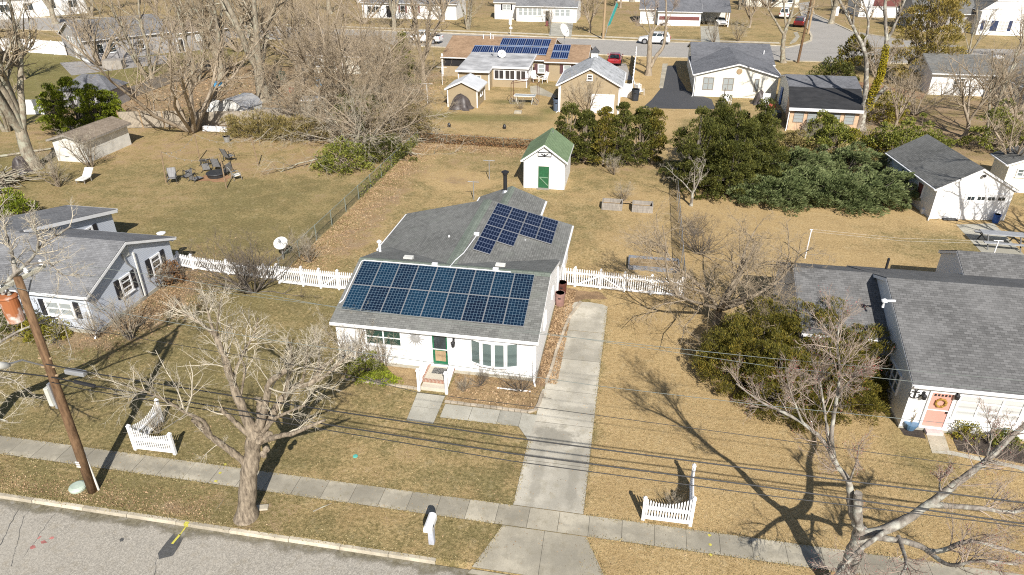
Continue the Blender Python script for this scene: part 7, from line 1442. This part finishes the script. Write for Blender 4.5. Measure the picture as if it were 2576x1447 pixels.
for x, y, sc, src, lab in ((60, 200, .7, p5, 'bare tree on the green lawn before the long white vinyl fence'), (140, 60, .8, p2, 'bare tree in front of the long white house at the top left'), (230, 40, .75, p4, 'slender bare tree beside the long white house'), (400, 60, .8, p5, 'bare tree behind the brown garage end of the grey house'), (540, 100, .75, p4, 'slender bare tree by the white board fence'), (600, 130, .7, p3, 'bushy bare tree where the slanting fence ends'), (650, 150, .8, p4, 'slender bare tree behind the broad double trunk'), (720, 110, .85, p5, 'bare tree near the road behind the leafy yards'), (800, 120, .7, p3, 'bushy bare tree by the near kerb of the far street'), (1250, 20, .7, p5, 'bare tree left of the ranch house'), (1590, 5, .8, p2, 'broad bare tree between ranch house and carport house'), (1720, -12, .8, p4, 'far bare tree above the carport house'), (1930, 20, .75, p3, 'bushy bare tree behind the white van'), (2200, 15, .7, p2, 'broad bare tree in front of the house with the dark red wall'), (2330, 60, .6, p4, 'slender bare tree before the big gabled house'), (2560, 150, .6, p5, 'bare tree at the right edge behind the skylight house')): cp(src, x, y, x*.37, lab, sc)
# ---- the tangle left of the tan house yard
bare_tree('bare_tree', 'leaning pale trunk with cut top in the tangle beside the chain link fence', at(850, 305), 11, .32, 61, fork=.25, nst=8, spread=.95, counts=(12, 9, 6), bark='bark_tan', twig='twig', rmin=.014, lean=(-.25, .1), wander=.3, ratios=(.45, .5, .45))
bare_tree('bare_tree', 'crooked bare tree above the green shrubs in the tangle', at(912, 310), 11, .27, 62, fork=.2, nst=8, spread=.95, counts=(12, 9, 6), bark='bark_tan', twig='twig', rmin=.014, wander=.32, ratios=(.45, .5, .45))
p8 = bare_tree('bare_tree', 'rounded bare tree over the front of the tangle by the chain link fence', at(935, 375), 7.5, .2, 64, fork=.15, nst=9, spread=1.05, counts=(12, 9, 6), bark='bark_tan', twig='twig', rmin=.014, wander=.3, ratios=(.5, .5, .5), up=.03)
clone(p8, at(990, 310), 1.9, 'rounded bare tree at the right end of the tangle', .95); clone(p8, at(805, 320), 3.4, 'rounded bare tree at the left end of the tangle', .9); clone(p8, at(900, 245), .8, 'rounded bare tree at the back of the tangle', 1.0)
p7 = bare_tree('bare_shrub', 'arching bare shrub with drooping pale branches at the front of the tangle', at(890, 385), 6.5, .16, 63, multi=True, nst=14, spread=1.15, counts=(9, 7, 4), bark='bark_pale', twig='twig_pale', rmin=.012, up=-.07, wander=.25, cat='shrub', ratios=(.5, .5, .45))
clone(p7, at(800, 330), 1.7, 'arching bare shrub at the left side of the tangle', .85); clone(p7, at(985, 320), 3.0, 'arching bare shrub at the right side of the tangle', .9); clone(p7, at(740, 290), .6, 'arching bare shrub behind the olive brush', .75); clone(p7, at(960, 250), 4.0, 'arching bare shrub at the back of the tangle', .8)
for x, y, r, h, sd, lab in ((868, 425, 3.2, 2.6, 71, 'dark green broadleaf shrub at the front of the tangle by the fence'), (965, 400, 2.9, 2.5, 72, 'yellow green broadleaf shrub against the chain link fence'), (905, 330, 4.5, 4.2, 73, 'dark green broadleaf shrub in the heart of the tangle'), (1010, 330, 4.2, 3.6, 74, 'broadleaf shrub at the right end of the tangle'), (900, 270, 3.5, 3.4, 75, 'green shrub at the back of the tangle')):
    evergreen('holly_shrub', lab, at(x, y), (r, r*.75, h), 'dome', 62, .7, 95, .2, ('holly', 'cedar', 'cedar', 'olive', 'cedar')[sd-71], sd, aspect=2.2, bark='bark_tan', trunk=.12)
evergreen('conifer_tree', 'green conifer standing behind the tangle near the tan house', at(1020, 215), (2.0, 2.0, 7.5), 'cone', 60, .7, 80, .3, 'holly', 76, 'tree')
# ---- conifers, cedars, junipers
for i, (x, y, h, r) in enumerate(((155, 335, 5.6, 2.0), (205, 332, 6.2, 2.1), (255, 330, 5.4, 2.0), (290, 320, 4.4, 1.7))): evergreen('arborvitae', 'bright green conifer by the weathered shed, %s' % ('leftmost of four', 'second and tallest of four', 'third of four', 'last and lowest of four')[i], at(x, y), (r, r, h), 'column', 75, .55, 170, .18, 'arbor', 80+i, 'tree', group='bright conifers by the left shed', aspect=2.6)
for i, (x, y, h, r) in enumerate(((1428, 405, 6.0, 1.9), (1470, 410, 5.4, 1.6), (1516, 415, 5.8, 1.4), (1556, 416, 6.4, 1.4), (1604, 414, 5.9, 1.5), (1640, 412, 5.8, 1.3))):
    evergreen('cedar_tree', 'cedar in the row right of the green roofed shed, %s' % ('next to the shed roof', 'second from the shed', 'third from the shed', 'fourth from the shed', 'fifth from the shed', 'farthest from the shed')[i], at(x, y), (r, r, h), 'column', 80, .5, 130, .18, 'cypress' if i % 3 == 2 else 'cedar', 90+i, 'tree', group='row of cedars', trunk=.13, bark='bark_tan', aspect=2)
for i, (x, y, rx, h) in enumerate(((1742, 470, 3.6, 8.0), (1830, 480, 4.3, 8.6), (1895, 455, 3.9, 8.4), (1795, 425, 3.8, 9.0))): evergreen('cedar_tree', ('big dark cedar at the left front of the clump beside the chain link fence', 'big dark cedar in the middle front of the clump', 'big dark cedar at the right of the clump before the peach addition', 'big dark cedar at the back of the clump')[i], at(x, y), (rx, rx, h), 'leaders', 260, .6, 190, .18, 'cedar', 100+i, 'tree', trunk=.22, aspect=2.8)
for i, (x, y, rx, ry, h) in enumerate(((1955, 520, 4.2, 3.2, 2.0), (2040, 515, 4.6, 3.4, 2.5), (2125, 525, 4.4, 3.2, 2.3), (2210, 520, 4.4, 3.4, 2.6), (2010, 470, 4.4, 3.0, 2.9), (2150, 465, 4.8, 3.2, 3.1))):
    evergreen('juniper_shrub', ('grey green juniper at the left front of the spreading mass', 'grey green juniper second along the front of the mass', 'grey green juniper third along the front of the mass', 'grey green juniper nearest the white garage', 'grey green juniper at the back left of the mass', 'grey green juniper at the back right of the mass')[i], at(x, y)+Vector((0, 1.6, 0)), (rx, ry, h), 'dome', 110, .6, 150, .29, 'juniper', 110+i, aspect=3.6, upb=.25, drift=(.5, -.25, .1), jit=.35)
for i, (x, y, rx, h, mt) in enumerate(((1990, 395, 3.2, 2.4, 'olive'), (2090, 400, 3.4, 3.4, 'holly'), (2165, 400, 3.6, 3.2, 'yellow'), (2250, 420, 3.6, 4.2, 'holly'), (2215, 300, 3.2, 3.4, 'yellow'), (2300, 385, 3.2, 3.8, 'holly'), (2500, 380, 3.0, 5.0, 'holly'), (2075, 345, 2.4, 2.6, 'holly'), (2130, 430, 3, 2.6, 'olive'))):
    evergreen('broadleaf_shrub', ('olive brush in front of the peach addition', 'green shrub right of the big cedars', 'yellow green shrub at the foot of the forked tree', 'tall green shrub between junipers and garage', 'golden shrub right of the forked trunk', 'green shrub behind the corner of the white garage', 'dark green shrub under the bare saplings at the right', 'round green shrub below the peach addition windows', 'olive brush behind the back junipers')[i], at(x, y), (rx, rx*.8, h), 'dome', 66, .65, 110, .2, mt, 130+i, aspect=1.9, bark='bark_tan')
evergreen('pine_tree', 'yellowish pine standing before the far right houses', at(2310, 205), (6.0, 6.0, 13.5), 'column', 130, 1.3, 190, .42, 'pine', 140, 'tree', aspect=4.5, trunk=.35, bark='bark_tan')
evergreen('pine_tree', 'small dark pine left of the forked tree', at(2140, 178), (3.0, 3.0, 5.5), 'column', 50, 1.0, 60, .45, 'cypress', 141, 'tree', aspect=2.5)
evergreen('broadleaf_shrub', 'dark green hedge shrub left of the small pine', at(2095, 205), (3.4, 2.4, 3.0), 'dome', 50, .9, 60, .36, 'cedar', 142)
# the bronze cypress bush in front of the right house
for i, (x, y, rx, ry, h) in enumerate(((1855, 985, 2.5, 2.3, 3.3), (1968, 1050, 2.6, 2.2, 3.4), (2085, 1055, 2.5, 2.1, 3.3), (1915, 950, 2.5, 2.2, 4.1), (2040, 960, 2.5, 2.2, 4.2), (2150, 1000, 2.1, 2.0, 3.4))):
    evergreen('cypress_shrub', ('bronze green cypress bush at the left of the thicket by the right house', 'bronze green cypress bush at the middle front of the thicket', 'bronze green cypress bush at the right front of the thicket', 'bronze green cypress bush at the back left, nearest the orchard tree', 'bronze green cypress bush at the back, under the low roof', 'bronze green cypress bush nearest the pink door')[i], at(x, y)+Vector((0, 1.1, 0)), (rx, ry, h), 'dome', 190, .44, 210, .13, 'cypress', 150+i, aspect=4.2, trunk=.1, upb=.9, jit=.4)
# shrubs near the houses
evergreen('broadleaf_shrub', 'dark green shrub under the windows of the blue grey house', at(60, 835), (2.1, 1.3, 1.9), 'dome', 45, .45, 80, .15, 'cedar', 160); evergreen('broadleaf_shrub', 'golden green shrub at the corner of the blue grey house', at(112, 850), (1.5, 1.0, 1.3), 'dome', 40, .4, 90, .14, 'yellow', 161)
evergreen('broadleaf_shrub', 'green clipped shrub at the left edge beyond the blue grey house', at(25, 545), (2.4, 2.0, 2.2), 'dome', 55, .55, 90, .2, 'arbor', 162)
evergreen('broadleaf_shrub', 'green shrub in the left bed of the solar house', at(922, 945), (1.2, .8, 1.6), 'dome', 45, .33, 90, .12, 'holly', 163); evergreen('broadleaf_shrub', 'low creeping green shrub at the front of the left bed', at(955, 960), (1.3, .45, .45), 'dome', 36, .25, 80, .1, 'arbor', 164)
for i, (x, y, s) in enumerate(((2425, 1098, .75), (2520, 1118, .8))): evergreen('broadleaf_shrub', 'small green shrub in the dark bed %s' % ('right of the pink door', 'under the right end of the triple window')[i], at(x, y), (s, s*.7, .85), 'dome', 30, .25, 70, .1, 'holly' if i else 'yellow', 165+i)
ps = bare_tree('bare_shrub', 'bare twiggy shrub at the left front corner of the solar house', at(895, 935), 3.0, .05, 170, multi=True, nst=12, spread=.7, counts=(7, 6, 4), bark='bark_grey', twig='twig_pale', rmin=.007, cat='shrub', ratios=(.45, .5, .45))
pd = bare_tree('bare_shrub', 'dark bare brush pile along the grey chain link fence', at(1760, 640), 2.0, .05, 171, multi=True, nst=16, spread=1.1, counts=(7, 6, 4), bark='bark_dark', twig='twig_dark', rmin=.007, cat='shrub', ratios=(.5, .5, .5))
def bs(px, py, rz, s, lab): clone(ps, at(px, py), rz, lab, s)
def bd(px, py, rz, s, lab): clone(pd, at(px, py), rz, lab, s)
bs(965, 930, 1.2, .75, 'bare twiggy shrub right of the green one in the left bed'); bd(1210, 968, 2, .4, 'small bare shrub under the bow window'); bd(1310, 985, .7, .55, 'small dark bare shrub at the right end of the straw bed'); bs(1165, 985, 2.9, .3, 'tiny bare shrub beside the steps'); bs(330, 855, .3, .95, 'pale bare shrub at the corner of the blue grey house'); bs(245, 850, 1.6, .6, 'low bare shrub before the front wall of the blue grey house')
bd(640, 735, .9, 1.5, 'large brown bare shrub in front of the low picket fence'); bd(612, 715, 2.4, 1.2, 'brown bare shrub left of the large one by the low picket fence'); bs(780, 660, 1.5, .75, 'pale cut back shrub behind the tall picket gate'); bs(410, 725, 2.2, .7, 'bare shrub beside the side wall of the blue grey house'); bs(400, 1090, .2, .42, 'small bare bush inside the left corner fence'); bs(1700, 1285, 1.3, .3, 'small bare bush inside the right corner fence')
bs(1570, 505, 1.9, .55, 'thin bare bush between the two small raised beds'); bs(1545, 440, .4, .6, 'thin bare bush in front of the cedar row'); bd(1745, 590, 2.7, .8, 'dark bare brush at the upper end of the brush pile'); bs(1478, 285, 1.1, 1.5, 'bare climbing shrub against the tan garage wall'); bs(1130, 262, .2, .6, 'bare shrub left of the small tan shed'); bs(1310, 275, 2, .45, 'low bare bush before the patio table')
bs(1385, 60, 1, 1.2, 'bare shrub at the ranch house steps'); bs(1796, 108, .6, 1.3, 'dry grass like shrub beside the carport drive'); bs(1858, 104, 1.5, 1.3, 'dry shrub right of the carport drive'); bs(150, 470, 1.2, 1.1, 'bare brush along the left boundary'); bs(230, 420, 2.1, 1.2, 'brown brush by the weathered shed'); bs(2190, 400, .3, 1.1, 'pale bare brush behind the junipers'); bs(2030, 385, 1.4, 1.0, 'pale bare brush below the peach windows'); bs(2080, 385, 2.6, .9, 'pale bare brush under the round green shrub')
evergreen('brown_shrub', 'rusty brown leafy shrub beside the end of the low picket fence', at(415, 712), (1.3, 1.0, 1.7), 'dome', 40, .4, 55, .13, 'drybrush', 180, aspect=1.6)
# olive brush along the plank fence
for i, (x, y) in enumerate(((610, 340), (660, 345), (705, 348), (745, 350), (785, 352))): evergreen('brush_shrub', 'olive brush along the back of the left yard, %s' % ('at its left end', 'second from the left', 'in the middle', 'second from the right', 'at its right end by the tangle')[i], at(x, y), (2.3, 1.5, 2.6), 'dome', 45, .7, 75, .3, 'olive', 190+i, aspect=5, upb=1.0, group='olive brush row')
# stuff: fallen leaves, dry vines, log pile, grass
def scatter(name, n, fn, size, mat, label, seed, flatness=.35):
    rng = np.random.default_rng(seed); X = fn(rng, n); D = rng.normal(0, 1, X.shape)*np.array([1, 1, flatness]); o = leaf_mesh(name, rng, X, D, size*rng.uniform(.6, 1.4, n), 1.5, M[mat], None); return tag(o, label, 'leaves', kind='stuff')
def strip(a, b, w, z=.03):
    a = np.array(a, float); b = np.array(b, float)
    def fn(rng, n):
        f = rng.uniform(0, 1, n); q = np.array([-(b-a)[1], (b-a)[0]]); q = q/np.linalg.norm(q); p = a+(b-a)*f[:, None]+q*(np.abs(rng.normal(0, w, n)))[:, None]; return np.column_stack([p, rng.uniform(.01, z, n)])
    return fn
scatter('fallen_leaves', 9000, strip((-23.35, 71), (-23.35, 40), 1.5), .11, 'leaf', 'tan fallen leaves blown along the green chain link fence', 200); scatter('fallen_leaves', 5000, strip((-4.0, 71), (-23, 71.2), 1.3), .11, 'leaf', 'fallen leaves along the back vine fence', 201)
scatter('fallen_leaves', 7000, lambda r, n: np.column_stack([r.uniform(-4.0, -2.9, n)+.0, r.uniform(29.7, 40.3, n), r.uniform(.01, .06, n)]), .10, 'leaf', 'orange brown leaves filling the bed between house and driveway', 202)
scatter('fallen_leaves', 900, lambda r, n: np.column_stack([r.uniform(-8.3, -3.8, n), r.uniform(27.4, 29.6, n), r.uniform(.01, .08, n)]), .11, 'leaf', 'dry straw and leaves in the bed under the bow window', 203); scatter('fallen_leaves', 6000, lambda r, n: np.column_stack([r.normal(-30, 1.6, n), r.normal(34.5, 3, n), r.uniform(.01, .05, n)]), .11, 'leaf', 'brown leaves beside the blue grey house', 204)
scatter('fallen_leaves', 2600, lambda r, n: np.column_stack([r.uniform(-23, 6, n), r.uniform(18, 29, n), r.uniform(.008, .02, n)]), .06, 'leaf', 'a few dry leaves scattered over the front lawn', 205); scatter('fallen_leaves', 2500, strip((-30, 17.8), (-16, 17.8), .7), .07, 'leaf', 'brown leaf scraps in the left verge', 206)
scatter('fallen_leaves', 9000, lambda r, n: np.column_stack([r.uniform(-75, -28, n), r.uniform(75, 108, n), r.uniform(.01, .06, n)]), .24, 'leaf', 'fallen leaves over the back yards behind the plank fence', 207)
rng = np.random.default_rng(8); n = 9000; f = rng.uniform(0, 1, n); X = np.column_stack([-23.4+16*f, 71.9-.6*f+rng.normal(0, .22, n), rng.uniform(0, 1.05, n)**1.3]); tag(leaf_mesh('dry_vines', rng, X, rng.normal(0, 1, X.shape), .2*rng.uniform(.5, 1.3, n), 3, M['drybrush'], None), 'dry brown vines covering the back fence', 'vines', kind='stuff')
n = 4200; f = rng.uniform(.45, 1, n); X = np.column_stack([-23.45+rng.normal(0, .1, n), 39+32.6*f, rng.uniform(0, 1.2, n)]); m_ = rng.uniform(0, 1, n) < (f-.35)*1.2; tag(leaf_mesh('fence_vines', rng, X[m_], rng.normal(0, 1, X[m_].shape), .16*rng.uniform(.5, 1.3, m_.sum()), 1.8, M['holly'], None), 'green vines climbing the far half of the green chain link fence', 'vines', kind='stuff')
n = 600; X = np.column_stack([rng.uniform(-63, -56, n), rng.uniform(47, 53, n), rng.uniform(.05, .8, n)]); d = rng.normal(0, 1, (n, 3))*[1, .5, .12]; P, Rr = lvl(rng, X, d, rng.uniform(1, 2.6, n), rng.uniform(.03, .09, n), 4, .1, 0, .6); v, f_ = tubes(P, Rr, 5); tag(np_mesh('brush_pile', v, f_, M['bark_pale']), 'heap of cut branches at the left edge', 'brush pile', kind='stuff')
# grass: tufts of real blades over the nearer lawns
n = 70000; X = np.column_stack([rng.uniform(-34, 18, n), 17.8+24*rng.uniform(0, 1, n)**1.2, np.zeros(n)])
x, y = X[:, 0], X[:, 1]; bad = ((y > 19.6) & (y < 21.0)) | ((x > -4.9) & (x < -.6) & (y < 40)) | ((x > -15.4) & (x < -3.9) & (y > 27)) | ((x > -12) & (x < -8) & (y > 24) & (y < 29)) | ((x > -8.6) & (x < -3) & (y > 25.7)) | ((x > 9.5) & (y > 28.5)) | ((x < -30.4) & (y > 29.7))
X = X[~bad]; n = len(X); D = rng.normal(0, .75, (n, 3)); D[:, 2] = np.abs(D[:, 2])*.5+.35; X[:, 2] = .012; o = leaf_mesh('grass_blades', rng, X, D, .085*rng.uniform(.5, 1.5, n), 4.2, M['grassy'], None); tag(o, 'dry winter grass blades over the near lawns', 'grass', kind='stuff')

def edge_grass(n, segs, seed):
    rng = np.random.default_rng(seed); X = []
    for (x0, y0), (x1, y1) in segs:
        k = int(n*math.hypot(x1-x0, y1-y0)); f = rng.uniform(0, 1, k); q = np.array([-(y1-y0), x1-x0])/math.hypot(x1-x0, y1-y0); w = rng.normal(0, .05, k)*(1+1.2*np.sin(f*math.hypot(x1-x0, y1-y0)*1.7)**2); X.append(np.column_stack([x0+(x1-x0)*f+q[0]*w, y0+(y1-y0)*f+q[1]*w, np.full(k, .025)]))
    X = np.concatenate(X); D = rng.normal(0, .7, X.shape); D[:, 2] = np.abs(D[:, 2])*.6+.4; tag(leaf_mesh('grass_edge', rng, X, D, .09*rng.uniform(.5, 1.5, len(X)), 3.5, M['grassy'], None), 'ragged dry grass creeping over the edges of pavement, drive and kerb', 'grass', kind='stuff')
edge_grass(70, [((-40, 19.75), (-4, 19.75)), ((-40, 20.89), (-3.8, 20.89)), ((-.6, 20.89), (14, 20.89)), ((-.4, 19.75), (14, 19.75)), ((-40, 17.7), (-4.8, 17.7)), ((-.71, 21), (-.71, 38.5)), ((-3.74, 21), (-3.6, 25.2)), ((-8.35, 25.93), (-4.4, 25.93)), ((-4.6, 17.6), (-3.95, 19.7)), ((.5, 17.6), (-.45, 19.7))], 210)
# ---------------------------------------------------------------- light, sky, camera
SUN_AZ = math.atan2(.348, -.938); SUN_EL = R(38.4)
w = bpy.data.worlds.new('World'); SC.world = w; w.use_nodes = True; nt = w.node_tree
sky = nt.nodes.new('ShaderNodeTexSky'); sky.sky_type = 'NISHITA'; sky.sun_disc = False
sky.sun_elevation = SUN_EL; sky.sun_rotation = SUN_AZ; sky.air_density = 1.0; sky.dust_density = 1.0
bg = nt.nodes['Background']; nt.links.new(sky.outputs[0], bg.inputs[0]); bg.inputs[1].default_value = .065
sl = bpy.data.lights.new('sun', 'SUN'); sl.energy = 4.8; sl.angle = R(.5); sl.color = (1.0, .955, .89)
so = bpy.data.objects.new('sun', sl); COL.objects.link(so)
sd = Vector((.348*math.cos(SUN_EL), -.938*math.cos(SUN_EL), math.sin(SUN_EL)))
so.rotation_euler = sd.to_track_quat('Z', 'Y').to_euler(); so.location = (20, -40, 60)
cd = bpy.data.cameras.new('camera'); co = bpy.data.objects.new('camera', cd); COL.objects.link(co)
cd.sensor_width = 36; cd.lens = 36*FPX/2576; cd.clip_end = 3000; cd.clip_start = .5
co.location = CAM; co.rotation_euler = (math.pi/2-PITCH, 0, YAW); SC.camera = co
SC.view_settings.view_transform = 'Standard'; SC.view_settings.look = 'None'; SC.view_settings.gamma = 1; SC.view_settings.exposure = .48
SC.render.engine = 'CYCLES'; SC.cycles.max_bounces = 6; SC.cycles.use_denoising = False; SC.cycles.filter_width = 1.1
